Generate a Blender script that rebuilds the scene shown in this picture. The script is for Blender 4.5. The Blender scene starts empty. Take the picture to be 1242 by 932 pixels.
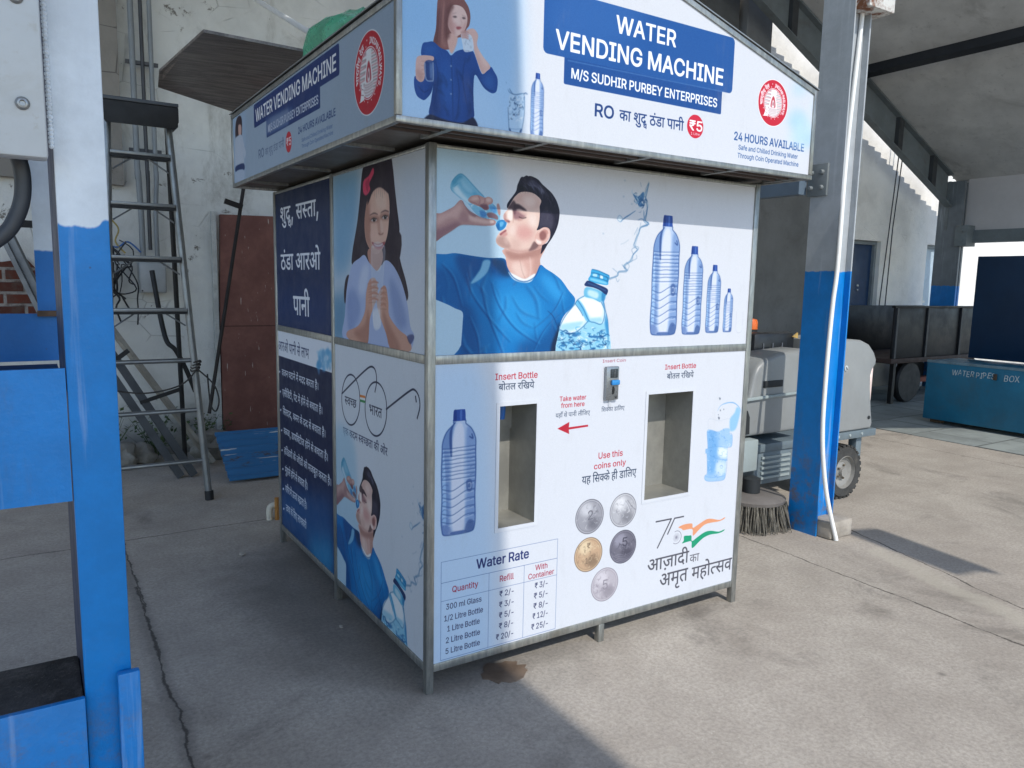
import bpy, bmesh, math, random
import numpy as np
from mathutils import Vector, Matrix
R = math.radians
S = bpy.context.scene
COL = S.collection
random.seed(11)
# ------------------------------------------------------------------ camera
cd = bpy.data.cameras.new('Camera'); cam = bpy.data.objects.new('Camera', cd); COL.objects.link(cam)
_p, _r, _y = -0.133648620, 0.0201281688, 0.569464521           # pitch, roll, yaw
cd.sensor_width = 36; cd.lens = 36*917.613/1242; cd.clip_start = .05; cd.clip_end = 500
_f0 = Vector((math.sin(_y), math.cos(_y), 0)); _r0 = Vector((math.cos(_y), -math.sin(_y), 0)); _u0 = Vector((0, 0, 1))
_f = _f0*math.cos(_p)+_u0*math.sin(_p); _u = -_f0*math.sin(_p)+_u0*math.cos(_p)
_rr = _r0*math.cos(_r)+_u*math.sin(_r); _uu = -_r0*math.sin(_r)+_u*math.cos(_r)
m = Matrix((_rr, _uu, -_f)).transposed().to_4x4(); m.translation = Vector((-1.0488817, -2.1291430, 1.3693942))
cam.matrix_world = m; S.camera = cam
# ------------------------------------------------------------------ daylight
to_sun = Vector((-.06, -1, .95)).normalized()
elev = math.asin(to_sun.z); azim = math.atan2(to_sun.x, to_sun.y)
w = bpy.data.worlds.new('World'); S.world = w; w.use_nodes = True
wn = w.node_tree; bg = wn.nodes['Background']; bg.inputs['Strength'].default_value = 0.15
sky = wn.nodes.new('ShaderNodeTexSky'); sky.sky_type = 'NISHITA'; sky.sun_disc = False
sky.sun_elevation = elev; sky.sun_rotation = azim; sky.air_density = 1.0; sky.dust_density = .5; sky.ozone_density = 2.2
wn.links.new(sky.outputs[0], bg.inputs['Color'])
sl = bpy.data.lights.new('Sun', 'SUN'); sl.energy = 2.05; sl.angle = R(.53); sl.color = (1, .955, .88)
so = bpy.data.objects.new('Sun', sl); COL.objects.link(so); so.rotation_euler = to_sun.to_track_quat('Z', 'Y').to_euler(); so.location = (0, -6, 12)
S.view_settings.view_transform = 'Standard'; S.view_settings.look = 'None'; S.view_settings.gamma = 1
S.view_settings.exposure = 0.69; S.view_settings.use_curve_mapping = False
S.cycles.max_bounces = 8; S.cycles.diffuse_bounces = 5; S.cycles.glossy_bounces = 3; S.cycles.use_denoising = True; S.cycles.sample_clamp_indirect = 6

# ------------------------------------------------------------------ materials
def srgb(h):
    c = [int(h[i:i+2], 16)/255 for i in (0, 2, 4)]
    return tuple(v/12.92 if v <= .04045 else ((v+.055)/1.055)**2.4 for v in c)
class NT:
    def __init__(s, name):
        s.m = bpy.data.materials.new(name); s.m.use_nodes = True; s.t = s.m.node_tree; s.n = s.t.nodes
        s.b = s.n['Principled BSDF']; s.tc = s.n.new('ShaderNodeTexCoord'); s.co = s.tc.outputs['Object']
    def put(s, v, sock):
        if isinstance(v, bpy.types.NodeSocket): s.t.links.new(v, sock)
        elif isinstance(v, tuple) and len(v) == 3 and sock.type == 'RGBA': sock.default_value = (*v, 1)
        else: sock.default_value = v
    def noise(s, sc, det=4, rough=.6, vec=None, dist=0):
        n = s.n.new('ShaderNodeTexNoise'); s.t.links.new(vec or s.co, n.inputs['Vector'])
        n.inputs['Scale'].default_value = sc; n.inputs['Detail'].default_value = det; n.inputs['Roughness'].default_value = rough; n.inputs['Distortion'].default_value = dist
        return n.outputs[0]
    def vor(s, sc, vec=None, feat='F1'):
        n = s.n.new('ShaderNodeTexVoronoi'); n.feature = feat; s.t.links.new(vec or s.co, n.inputs['Vector']); n.inputs['Scale'].default_value = sc; return n.outputs[0]
    def mth(s, op, a, b=0.0, c=0.0):
        n = s.n.new('ShaderNodeMath'); n.operation = op
        for v, k in ((a, 0), (b, 1), (c, 2)): s.put(v, n.inputs[k])
        return n.outputs[0]
    def rng(s, v, a, b, lo=0.0, hi=1.0):
        n = s.n.new('ShaderNodeMapRange'); n.interpolation_type = 'SMOOTHSTEP'
        for x, k in ((v, 0), (a, 1), (b, 2), (lo, 3), (hi, 4)): s.put(x, n.inputs[k])
        return n.outputs[0]
    def mix(s, f, a, b, mode='MIX'):
        n = s.n.new('ShaderNodeMix'); n.data_type = 'RGBA'; n.blend_type = mode
        s.put(f, n.inputs['Factor']); s.put(a, n.inputs[6]); s.put(b, n.inputs[7]); return n.outputs[2]
    def sep(s, v=None):
        n = s.n.new('ShaderNodeSeparateXYZ'); s.t.links.new(v or s.co, n.inputs[0]); return n.outputs
    def scl(s, v, vec=None):
        n = s.n.new('ShaderNodeVectorMath'); n.operation = 'MULTIPLY'; s.t.links.new(vec or s.co, n.inputs[0]); n.inputs[1].default_value = v; return n.outputs[0]
    def bump(s, h, st, d=.01):
        n = s.n.new('ShaderNodeBump'); n.inputs['Strength'].default_value = st; n.inputs['Distance'].default_value = d; s.put(h, n.inputs['Height']); s.t.links.new(n.outputs[0], s.b.inputs['Normal'])
    def out(s, col, rough=.6, metal=0.0, spec=.5):
        s.put(col, s.b.inputs['Base Color']); s.put(rough, s.b.inputs['Roughness']); s.put(metal, s.b.inputs['Metallic']); s.b.inputs['Specular IOR Level'].default_value = spec; return s.m
def mul(c, k): return tuple(min(1, v*k) for v in c)
MC = {}
def M(name, hexc, rough=.5, metal=0.0, v=.15, sc=5, bump=.08, bsc=45, dirt=None, da=.4, dsc=3, stretch=(1, 1, 1), spec=.5):
    """worn surface: two-scale mottling, dirt blotches, fine bump"""
    if name in MC: return MC[name]
    t = NT(name); c = srgb(hexc); vec = t.scl(stretch)
    f = t.rng(t.noise(sc, 6, .65, vec), .3, .7); col = t.mix(f, mul(c, 1-v), mul(c, 1+v))
    if dirt:
        d = t.rng(t.noise(dsc, 8, .7, vec, .6), .5, .72); d2 = t.rng(t.noise(dsc*9, 5, .7, vec), .56, .72)
        col = t.mix(t.mth('MULTIPLY', t.mth('MAXIMUM', d, t.mth('MULTIPLY', d2, .7)), da), col, srgb(dirt))
    t.bump(t.noise(bsc, 5, .6, vec), bump, .01)
    MC[name] = t.out(col, t.rng(t.noise(sc*2.3, 3, .6, vec), .2, .8, max(.05, rough-.1), min(1, rough+.1)), metal, spec); return MC[name]
def two_tone(name, low, high, z, rough=.45, wob=.012, drip=0.0, v=.1, shift=0.0):
    """painted steel: one colour below height z, another above, with a hand-brushed edge"""
    if name in MC: return MC[name]
    t = NT(name); x, y, zz = t.sep()
    d = t.noise(22, 3, .6, t.scl((1, 1, .15))); e = t.mth('ADD', zz, t.mth('MULTIPLY', t.mth('SUBTRACT', d, .5), wob*4))
    if drip: e = t.mth('ADD', e, t.mth('MULTIPLY', t.rng(t.noise(14, 2, .5, t.scl((1, 1, .04))), .5, .75), -drip))
    f = t.rng(e, z-.003, z+.003); n = t.rng(t.noise(7, 7, .7), .3, .7)
    a = t.mix(n, mul(srgb(low), 1-v), mul(srgb(low), 1+v)); b = t.mix(n, mul(srgb(high), 1-v), mul(srgb(high), 1+v))
    col = t.mix(f, a, b)
    ch = t.rng(t.noise(38, 6, .75), .66, .72); low_z = t.rng(zz, .0, .55, .9, .12)
    col = t.mix(t.mth('MULTIPLY', ch, low_z), col, srgb('6f665c')); col = t.mix(t.mth('MULTIPLY', t.rng(t.noise(3.3, 8, .75, t.scl((3, 3, .7))), .55, .8), .28), col, srgb('5b5a58'))
    gz = t.mth('ADD', zz, t.mth('MULTIPLY', t.noise(6, 6, .7), .5)); gm = t.mth('MULTIPLY', t.rng(gz, .35, .95, 1, 0), t.rng(t.noise(16, 7, .75), .46, .66)); col = t.mix(t.mth('MULTIPLY', gm, .75), col, srgb('6b5d4e'))
    st = t.rng(t.noise(30, 4, .6, t.scl((1, 1, .05))), .57, .72); col = t.mix(t.mth('MULTIPLY', st, .16), col, srgb('e4e8ea')); sp = t.rng(t.vor(17), .0, .055, .8, 0); col = t.mix(t.mth('MULTIPLY', sp, t.rng(t.noise(3, 4), .5, .62)), col, srgb('3d3a38'))
    t.bump(t.mth('ADD', t.noise(90, 4, .6), t.mth('MULTIPLY', t.noise(9, 3), .8)), .16, .006)
    MC[name] = t.out(col, rough, 0.0); return MC[name]

# ------------------------------------------------------------------ mesh helpers
class MB:
    def __init__(s): s.bm = bmesh.new()
    def quad(s, pts):
        s.bm.faces.new([s.bm.verts.new(p) for p in pts]); return s
    def box(s, x0, x1, y0, y1, z0, z1, bev=0):
        return s.obox(((x0+x1)/2, (y0+y1)/2, (z0+z1)/2), (1, 0, 0), (0, 1, 0), (0, 0, 1), (x1-x0)/2, (y1-y0)/2, (z1-z0)/2, bev)
    def obox(s, c, ax, ay, az, hx, hy, hz, bev=0):
        c, ax, ay, az = Vector(c), Vector(ax).normalized(), Vector(ay).normalized(), Vector(az).normalized()
        v = [s.bm.verts.new(c+ax*hx*i+ay*hy*j+az*hz*k) for i in (-1, 1) for j in (-1, 1) for k in (-1, 1)]
        fs = [s.bm.faces.new([v[i] for i in q]) for q in ((0, 1, 3, 2), (4, 6, 7, 5), (0, 4, 5, 1), (2, 3, 7, 6), (0, 2, 6, 4), (1, 5, 7, 3))]
        if bev:
            es = {e for f in fs for e in f.edges}; bmesh.ops.bevel(s.bm, geom=list(es), offset=bev, segments=2, affect='EDGES', profile=.5)
        return s
    def beam(s, a, b, w, h, up=(0, 0, 1), bev=0):
        a, b = Vector(a), Vector(b); d = (b-a).normalized(); u = Vector(up); sd = d.cross(u).normalized(); u = sd.cross(d)
        return s.obox((a+b)/2, d, sd, u, (b-a).length/2, w/2, h/2, bev)
    def prism(s, poly, axis, a, b, bev=0):
        """polygon extruded along an axis; poly gives the two other coordinates in xyz order"""
        def P(p, t):
            q = list(p); q.insert(axis, t); return q
        n = len(poly); A = [s.bm.verts.new(P(p, a)) for p in poly]; B = [s.bm.verts.new(P(p, b)) for p in poly]
        fs = [s.bm.faces.new(A), s.bm.faces.new(B[::-1])]+[s.bm.faces.new((A[i], B[i], B[(i+1) % n], A[(i+1) % n])) for i in range(n)]
        bmesh.ops.recalc_face_normals(s.bm, faces=fs)
        if bev:
            es = {e for f in fs[:2] for e in f.edges}; bmesh.ops.bevel(s.bm, geom=list(es), offset=bev, segments=3, affect='EDGES', profile=.5)
        return s
    def tube(s, path, r, n=10, cap=True):
        path = [Vector(p) for p in path]; rs = r if isinstance(r, (list, tuple)) else [r]*len(path); rings = []; u = None
        for i, p in enumerate(path):
            d = ((path[i+1] if i < len(path)-1 else p)-(path[i-1] if i else p)).normalized()
            if u is None: u = d.orthogonal().normalized()
            u = (u-d*u.dot(d)).normalized(); w_ = d.cross(u)
            rings.append([s.bm.verts.new(p+(u*math.cos(2*math.pi*k/n)+w_*math.sin(2*math.pi*k/n))*rs[i]) for k in range(n)])
        for a, b in zip(rings, rings[1:]):
            for k in range(n): s.bm.faces.new((a[k], a[(k+1) % n], b[(k+1) % n], b[k]))
        if cap: s.bm.faces.new(rings[0][::-1]); s.bm.faces.new(rings[-1])
        return s
    def lathe(s, prof, c, axis=(0, 0, 1), n=28, cap=True):
        """profile of (radius, height) turned about an axis through c"""
        c = Vector(c); q = Vector((0, 0, 1)).rotation_difference(Vector(axis)); rings = []
        for r, h in prof:
            rings.append([s.bm.verts.new(c+q @ Vector((max(r, 1e-4)*math.cos(2*math.pi*k/n), max(r, 1e-4)*math.sin(2*math.pi*k/n), h))) for k in range(n)])
        for a, b in zip(rings, rings[1:]):
            for k in range(n): s.bm.faces.new((a[k], a[(k+1) % n], b[(k+1) % n], b[k]))
        if cap: s.bm.faces.new(rings[0][::-1]); s.bm.faces.new(rings[-1])
        return s
    def bolt(s, c, axis, r=.008, h=.005):
        return s.lathe([(r, 0), (r, h*.6), (r*.7, h), (0, h)], c, axis, 10)
    def build(s, name, mat, parent=None, smooth=35, sub=0):
        bmesh.ops.recalc_face_normals(s.bm, faces=s.bm.faces[:])
        me = bpy.data.meshes.new(name); s.bm.to_mesh(me); s.bm.free(); me.materials.append(mat)
        if smooth: me.shade_smooth(); me.set_sharp_from_angle(angle=R(smooth))
        o = bpy.data.objects.new(name, me); COL.objects.link(o)
        if parent: put_under(o, parent)
        return o
def put_under(o, p):
    """meshes are written in world metres: keep them there under a parent that stands elsewhere"""
    o.parent = p; wp = world_of(p); o.matrix_parent_inverse = Matrix.Translation(-wp); return o
def world_of(o):
    v = o.location.copy()
    while o.parent: v = v+o.parent.location+o.matrix_parent_inverse.translation; o = o.parent
    return v
def thing(name, label, cat, loc=(0, 0, 0), group=None):
    o = bpy.data.objects.new(name, None); COL.objects.link(o); o.location = loc; o.empty_display_size = .1; return tag(o, label, cat, group)
def tag(o, label, cat, group=None):
    o['label'] = label; o['category'] = cat
    if group: o['group'] = group
    return o
def struct(o): o['kind'] = 'structure'; return o
def smooth_path(pts, n=6):
    P = [Vector(p) for p in pts]; out = []
    for i in range(len(P)-1):
        a, b, c, d = P[max(i-1, 0)], P[i], P[i+1], P[min(i+2, len(P)-1)]
        for k in range(n):
            t = k/n; out.append(.5*((2*b)+(c-a)*t+(2*a-5*b+4*c-d)*t*t+(3*b-a-3*c+d)*t**3))
    return out+[P[-1]]

# ------------------------------------------------------------------ print shop: draws the printed sheets of the kiosk in numpy
# letter outlines: code point: (advance, outline, outline, ...)
GLYPHS = {
 44:(187,(38,-119,68,71,137,71,84,-119),),
 45:(453,(337,244,337,188,114,188,114,244),),
 47:(249,(235,533,71,-76,14,-76,178,533),),
 48:(453,(227,-7,199,-5,174,1,151,11,111,41,95,62,80,86,60,144,49,214,48,254,49,294,60,364,69,395,95,447,130,484,151,498,174,508,227,516,254,514,279,508,302,498,342,467,358,447,384,395,393,364,404,294,405,254,404,214,393,144,373,86,359,62,342,41,302,11,279,1),(227,50,245,51,276,63,303,87,313,103,323,122,336,168,344,254,336,341,323,387,313,405,303,422,276,446,245,458,227,460,209,458,177,446,151,422,140,405,123,365,117,341,109,254,117,168,123,144,140,103,163,74,177,63,209,51),),
 49:(453,(76,0,76,55,391,55,391,0),(276,509,276,0,212,0,212,448,209,448,86,358,86,427,198,509),),
 50:(453,(64,0,64,47,282,282,311,327,320,360,317,397,301,428,273,449,237,459,196,457,162,441,145,424,134,402,127,362,66,362,67,384,77,424,98,459,126,486,162,505,182,511,225,516,268,511,306,497,323,486,350,461,370,428,380,392,378,345,365,304,322,241,153,57,389,57,389,0),),
 51:(453,(218,-7,152,2,114,19,98,30,70,57,60,74,46,111,44,132,109,132,115,107,126,87,134,78,165,59,204,50,262,56,297,74,321,104,329,145,326,172,316,196,288,226,260,240,223,247,157,248,157,299,288,448,288,452,70,452,70,509,372,509,372,461,211,278,211,289,239,290,287,284,327,265,359,239,381,205,392,166,392,123,387,103,370,66,358,50,327,23,288,4,243,-6),),
 52:(453,(40,105,40,158,247,509,311,509,109,166,109,163,413,163,413,105),(282,0,282,318,343,318,343,0),),
 53:(453,(221,-7,199,-6,159,3,140,11,108,32,94,45,73,76,66,93,60,130,122,130,127,108,145,80,173,60,196,52,221,50,250,53,276,64,298,82,307,92,320,117,327,146,327,178,314,221,297,244,262,269,233,276,205,276,156,264,128,246,67,253,96,509,366,509,366,452,151,452,134,301,155,315,178,325,216,333,247,333,294,321,334,296,364,260,379,231,390,181,390,139,379,95,357,57,343,41,309,15,289,6,268,-1),),
 56:(453,(226,-7,201,-6,156,3,117,21,101,33,86,47,64,78,57,96,52,135,59,181,81,220,113,249,153,265,119,282,105,293,83,324,76,342,70,380,75,417,82,434,101,464,114,477,146,498,184,511,226,516,269,511,306,498,337,477,361,450,370,434,377,417,382,380,376,342,369,324,347,293,318,273,300,265,339,249,372,220,393,181,401,135,395,96,388,78,352,33,317,11,296,3,251,-6),(226,49,272,55,307,74,329,102,337,139,329,177,305,208,270,228,226,235,182,228,147,208,123,177,115,139,123,102,145,74,180,55),(226,290,252,292,274,300,293,313,312,341,319,376,313,410,294,437,264,454,226,460,188,454,159,437,139,410,133,376,139,341,159,313,189,296),),
 65:(479,(16,0,201,509,276,509,463,0,395,0,287,302,241,447,232,478,245,478,228,419,191,302,85,0),(110,142,110,199,370,199,370,142),),
 66:(456,(60,0,60,509,266,508,310,499,329,491,359,469,381,442,394,410,398,374,395,344,387,320,365,293,347,280,315,267,315,262,327,261,351,252,374,237,394,216,409,189,417,155,417,117,408,83,390,52,377,39,344,18,301,4,247,0),(125,57,272,58,315,70,330,80,349,105,355,137,352,161,342,184,327,203,293,224,248,231,125,231),(125,285,238,285,277,291,299,302,316,317,333,348,336,372,330,403,313,429,299,439,283,446,240,452,125,452),),
 67:(510,(267,-7,235,-5,177,11,126,42,104,63,70,115,57,146,42,215,40,254,42,293,57,362,86,421,104,445,150,484,205,508,267,516,305,513,340,504,373,490,415,460,438,433,456,402,473,348,408,348,401,373,389,395,375,413,348,435,304,452,267,456,223,450,184,432,150,403,125,364,109,314,103,254,109,194,125,145,137,123,166,89,203,66,245,54,280,53,327,64,348,74,366,88,389,114,401,136,408,160,473,160,457,107,438,76,416,49,388,28,357,11,305,-4),),
 68:(502,(219,0,96,0,96,57,244,58,296,70,318,81,354,110,379,149,394,198,399,255,398,285,388,337,379,361,354,399,320,428,299,438,275,446,221,452,93,452,93,509,261,507,325,492,353,478,377,461,418,418,446,361,455,329,462,255,455,181,446,149,433,119,398,68,351,31,322,17,256,2),(125,509,125,0,60,0,60,509),),
 69:(418,(60,0,60,509,372,509,372,452,125,452,125,286,355,286,355,229,125,229,125,57,375,57,375,0),),
 71:(520,(269,-7,236,-5,176,11,149,25,104,64,85,88,69,116,57,146,47,179,40,254,47,329,69,393,85,421,103,445,149,484,175,498,203,508,265,516,304,513,340,504,374,489,403,469,429,445,458,401,474,349,408,349,387,393,365,420,337,439,291,454,243,454,202,443,183,432,150,404,125,364,109,314,103,254,109,194,125,145,137,124,166,90,203,66,246,54,309,57,345,71,374,93,386,107,404,141,414,180,415,202,434,199,283,199,283,256,478,256,478,200,471,141,463,115,451,91,419,50,377,19,352,8,326,0),),
 72:(517,(60,0,60,509,125,509,125,289,392,289,392,509,457,509,457,0,392,0,392,232,125,232,125,0),),
 73:(300,(31,0,31,57,118,57,118,452,31,452,31,509,269,509,269,452,183,452,183,57,269,57,269,0),),
 76:(393,(60,0,60,509,125,509,125,57,361,57,361,0),),
 77:(628,(60,0,60,509,152,509,277,187,322,49,307,49,342,158,476,509,568,509,568,0,504,0,507,457,513,457,482,363,342,0,286,0,170,291,112,457,119,457,122,328,122,0),),
 78:(523,(60,0,60,509,136,509,369,141,414,55,405,54,400,121,399,509,463,509,463,0,387,0,202,290,108,452,119,454,122,384,125,291,125,0),),
 79:(533,(267,-7,235,-5,177,11,126,42,105,63,70,115,57,146,42,215,40,254,42,293,57,362,86,421,105,445,150,484,177,498,205,508,267,516,299,514,357,498,384,484,429,445,448,421,477,362,486,329,493,254,486,179,477,146,464,115,429,63,408,42,357,11,329,1),(267,53,289,54,330,66,367,89,383,105,408,144,418,168,425,194,430,254,429,286,418,341,408,365,383,404,367,420,330,443,310,450,267,456,223,450,203,443,184,433,151,404,125,364,116,340,109,314,103,254,109,194,116,168,125,144,151,105,184,76,203,66,245,54),),
 80:(444,(60,0,60,509,263,507,312,497,332,487,366,462,390,430,398,411,404,391,409,348,404,304,390,265,366,233,332,207,289,191,235,186,109,186,109,242,233,242,284,250,308,264,327,282,342,319,344,362,338,389,333,402,318,423,297,439,268,449,251,451,125,452,125,0),),
 81:(533,(245,159,313,159,468,-48,401,-48),(267,-7,235,-5,177,11,126,42,105,63,70,115,57,146,42,215,40,254,42,293,57,362,86,421,105,445,150,484,177,498,205,508,267,516,299,514,357,498,384,484,429,445,448,421,477,362,486,329,493,254,486,179,477,146,464,115,429,63,408,42,357,11,329,1),(267,53,289,54,330,66,367,89,383,105,408,144,418,168,425,194,430,254,429,286,418,341,408,365,383,404,367,420,330,443,310,450,267,456,223,450,203,443,184,433,151,404,125,364,116,340,109,314,103,254,109,194,116,168,125,144,151,105,184,76,203,66,245,54),),
 82:(449,(60,0,60,509,264,507,290,504,333,489,367,465,380,450,399,415,408,374,408,330,399,290,380,255,367,240,333,217,289,203,236,198,96,198,96,255,234,255,284,262,309,273,327,290,339,312,344,338,344,367,334,405,319,425,298,440,252,451,125,452,125,0),(353,0,230,229,303,229,428,0),),
 83:(446,(224,-9,197,-8,149,1,108,19,91,31,76,45,54,77,46,96,38,137,104,137,110,110,116,98,142,71,166,59,194,52,241,50,286,60,321,82,336,102,345,126,345,151,338,171,325,186,296,205,154,249,105,274,86,289,60,326,54,348,53,393,65,431,75,448,87,463,119,488,158,506,180,511,227,516,275,511,316,498,351,476,365,463,387,433,399,397,401,378,337,378,334,396,326,412,316,426,302,437,286,447,267,453,225,459,209,458,167,448,136,427,118,398,115,376,119,352,131,334,158,313,202,296,312,264,359,238,379,220,401,185,407,155,407,118,403,99,386,64,374,48,343,21,302,2,252,-8),),
 84:(448,(32,452,32,509,417,509,417,452,257,452,257,0,193,0,193,452),),
 85:(517,(259,-8,230,-7,177,5,154,15,114,43,98,60,74,101,66,124,60,173,60,509,124,509,124,178,128,144,133,128,150,99,173,77,187,68,220,56,259,52,298,56,331,68,368,99,384,128,392,160,393,178,393,509,457,509,457,173,456,148,443,101,419,60,403,43,363,15,315,-2),),
 86:(479,(204,0,16,509,84,509,209,158,248,31,235,31,279,176,395,509,463,509,278,0),),
 87:(686,(155,0,16,509,82,509,170,171,197,40,189,40,208,133,306,509,380,509,462,196,497,40,488,40,504,120,603,509,670,509,530,0,455,0,363,339,336,475,350,475,323,341,230,0),),
 88:(474,(18,0,217,284,217,236,29,509,104,509,204,361,243,292,232,292,261,345,374,509,446,509,259,239,259,287,456,0,382,0,268,165,230,231,244,231,221,189,91,0),),
 89:(472,(203,0,203,208,16,509,91,509,229,279,250,230,224,230,237,265,258,306,381,509,455,509,268,208,268,0),),
 97:(389,(160,-9,110,-1,80,12,68,22,57,32,40,58,31,90,30,108,34,138,43,161,67,187,89,199,125,211,244,228,265,235,273,243,276,257,271,288,262,304,248,317,220,329,196,331,159,326,124,307,107,288,100,274,41,291,48,308,67,335,104,364,118,370,163,382,204,384,227,382,275,367,296,353,315,333,322,320,333,290,337,251,337,0,277,0,277,52,272,52,252,25,226,6,190,-6),(170,45,216,53,239,66,257,83,269,104,276,138,276,190,253,180,175,168,134,159,110,145,98,132,92,105,94,87,107,66,130,52),),
 99:(395,(207,-8,182,-7,137,6,117,16,82,46,68,64,46,108,36,159,34,187,36,216,46,268,68,312,98,346,117,360,137,371,159,378,182,383,234,383,284,368,315,349,332,332,347,312,362,277,303,262,286,295,270,311,242,325,207,330,173,325,145,310,124,287,108,258,99,224,96,187,99,151,115,102,134,76,158,57,173,51,207,46,234,49,271,66,296,95,304,117,363,102,354,78,334,46,306,21,261,-1),),
 100:(424,(195,-8,172,-7,130,5,94,29,79,45,55,84,39,133,35,160,35,218,39,245,55,293,79,332,112,361,131,371,173,383,213,384,241,378,272,360,287,346,306,319,311,319,311,509,372,509,372,0,313,0,313,59,307,59,287,31,263,10,227,-5),(205,47,236,51,250,57,263,65,284,86,293,100,305,132,312,189,305,247,293,278,284,291,275,302,251,320,221,329,205,330,187,329,157,319,133,301,124,290,115,276,103,245,96,189,103,133,115,101,124,88,158,57,172,51),),
 101:(404,(212,-8,161,-2,117,16,98,30,68,64,46,108,35,159,35,215,39,242,55,290,67,311,97,346,115,359,135,370,180,383,221,384,251,379,294,361,319,341,341,315,357,282,368,242,371,169,75,169,75,221,338,221,310,202,307,237,298,269,283,294,263,314,237,326,222,329,189,329,159,321,125,294,109,270,99,241,96,178,104,122,118,92,151,61,195,47,234,48,263,56,278,66,292,80,306,105,365,91,345,51,311,19,283,4,266,-1),),
 102:(253,(228,379,228,327,6,327,6,379),(81,0,81,432,84,461,104,496,135,519,161,527,187,530,229,525,243,521,227,468,200,474,171,470,154,460,142,431,142,0),),
 103:(425,(207,-151,150,-144,105,-127,73,-101,51,-69,101,-41,128,-72,165,-92,192,-97,229,-96,267,-85,295,-62,310,-28,311,68,306,68,280,34,263,21,241,11,212,5,173,6,152,10,113,27,80,53,55,90,39,136,35,163,35,220,46,271,66,314,80,332,112,361,152,378,196,384,228,382,264,367,288,346,308,319,313,319,313,379,372,379,372,-9,367,-54,350,-90,324,-117,308,-127,291,-136,251,-147),(205,59,237,63,264,75,275,84,300,121,312,172,309,231,300,264,285,291,275,303,251,320,222,329,205,330,188,329,158,320,145,312,124,290,115,277,103,246,96,193,103,138,124,96,158,68,172,63),),
 104:(410,(114,227,114,0,53,0,53,509,114,509,114,287,102,287,124,332,152,362,187,379,227,384,280,376,309,360,332,336,341,321,353,285,357,240,357,0,296,0,295,256,283,291,273,304,246,323,229,328,184,326,161,317,141,303,126,283,117,257),),
 105:(166,(53,0,53,379,114,379,114,0),(84,443,60,449,44,468,41,483,44,499,54,512,67,521,84,524,100,521,114,512,126,491,126,475,114,455,100,446),),
 107:(380,(110,137,110,212,121,212,284,379,360,379,184,199,177,199),(53,0,53,509,114,509,114,0),(294,0,148,186,191,229,372,0),),
 108:(189,(139,-2,101,3,74,20,58,47,53,84,53,509,114,509,115,77,120,62,130,54,170,54,181,3),),
 109:(609,(53,0,53,379,112,379,112,295,108,295,118,323,141,355,172,376,207,386,239,385,257,380,287,361,309,331,321,295,312,295,322,321,337,343,368,369,407,383,437,386,468,383,510,364,532,342,548,313,556,276,557,0,496,0,494,273,490,289,473,313,447,326,419,330,395,328,365,314,345,290,338,270,335,247,335,0,274,0,273,275,262,301,242,320,229,326,199,330,168,325,148,314,132,299,117,266,114,253,114,0),),
 110:(409,(114,227,114,0,53,0,53,379,112,379,112,287,102,287,124,332,152,362,187,379,227,384,280,376,309,360,332,336,341,321,353,285,357,240,357,0,296,0,295,256,283,291,273,304,246,323,229,328,184,326,161,317,141,303,126,283,117,257),),
 111:(415,(207,-8,182,-7,137,6,117,16,82,46,68,64,46,108,36,159,34,187,36,216,46,268,68,312,82,330,98,346,137,371,182,383,207,384,233,383,278,371,299,360,333,330,347,312,369,268,376,243,381,187,380,159,369,108,347,64,333,46,299,16,278,6,233,-7),(207,46,242,51,257,57,282,76,307,117,316,151,319,187,316,224,307,258,282,300,257,319,226,329,207,330,189,329,158,319,134,300,115,274,108,258,99,224,96,187,99,151,108,117,134,76,158,57,173,51),),
 112:(424,(53,-143,53,379,112,379,112,319,118,319,137,346,152,360,183,378,212,384,252,383,294,371,313,361,330,347,359,313,379,270,389,218,389,160,379,108,370,84,346,45,330,29,294,5,252,-7,213,-7,184,-1,153,17,138,31,118,59,114,59,114,-143),(220,47,253,51,267,57,301,88,321,133,328,189,321,245,301,290,280,311,267,319,237,329,220,330,203,329,174,320,161,312,140,291,125,263,113,210,116,150,125,115,140,86,174,57,188,51),),
 114:(259,(53,0,53,379,112,379,112,321,115,321,140,358,166,375,196,384,243,384,243,322,224,325,194,325,159,315,140,301,126,284,114,250,114,0),),
 115:(365,(182,-8,128,-2,84,18,72,27,53,50,45,63,36,94,94,107,105,79,124,60,150,49,181,45,200,46,232,55,255,71,262,81,267,91,267,112,265,121,254,136,237,147,125,177,104,186,72,208,53,237,48,255,51,305,65,332,75,343,100,363,131,377,167,384,187,384,239,378,279,358,307,328,324,290,268,277,251,307,232,323,205,331,171,332,143,324,121,308,110,289,112,258,124,243,144,232,254,202,275,194,292,183,317,158,330,125,331,107,330,90,321,61,290,24,260,6,242,0,223,-5),),
 116:(227,(204,379,204,327,6,327,6,379),(65,471,126,471,128,76,136,61,150,53,170,50,202,54,213,2,203,-1,168,-4,125,2,92,21,80,35,72,52,65,93),),
 117:(410,(182,-5,146,-1,130,4,101,20,78,44,62,76,57,95,53,139,53,379,114,379,114,144,119,105,137,75,150,64,164,56,181,52,213,51,238,57,259,69,276,86,293,122,296,153,296,379,357,379,357,0,298,0,298,92,307,92,297,67,286,47,257,17,222,0),),
 119:(567,(138,0,23,379,87,379,149,157,175,41,165,41,180,113,252,379,316,379,362,214,397,67,402,41,391,41,402,90,480,379,545,379,429,0,368,0,297,252,277,338,291,338,263,225,199,0),),
 121:(389,(47,-139,61,-86,96,-90,111,-87,124,-80,136,-67,146,-48,163,-1,17,379,84,379,177,121,206,21,184,21,193,53,212,121,305,379,371,379,198,-72,177,-107,159,-124,139,-136,104,-145,77,-145),),
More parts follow.
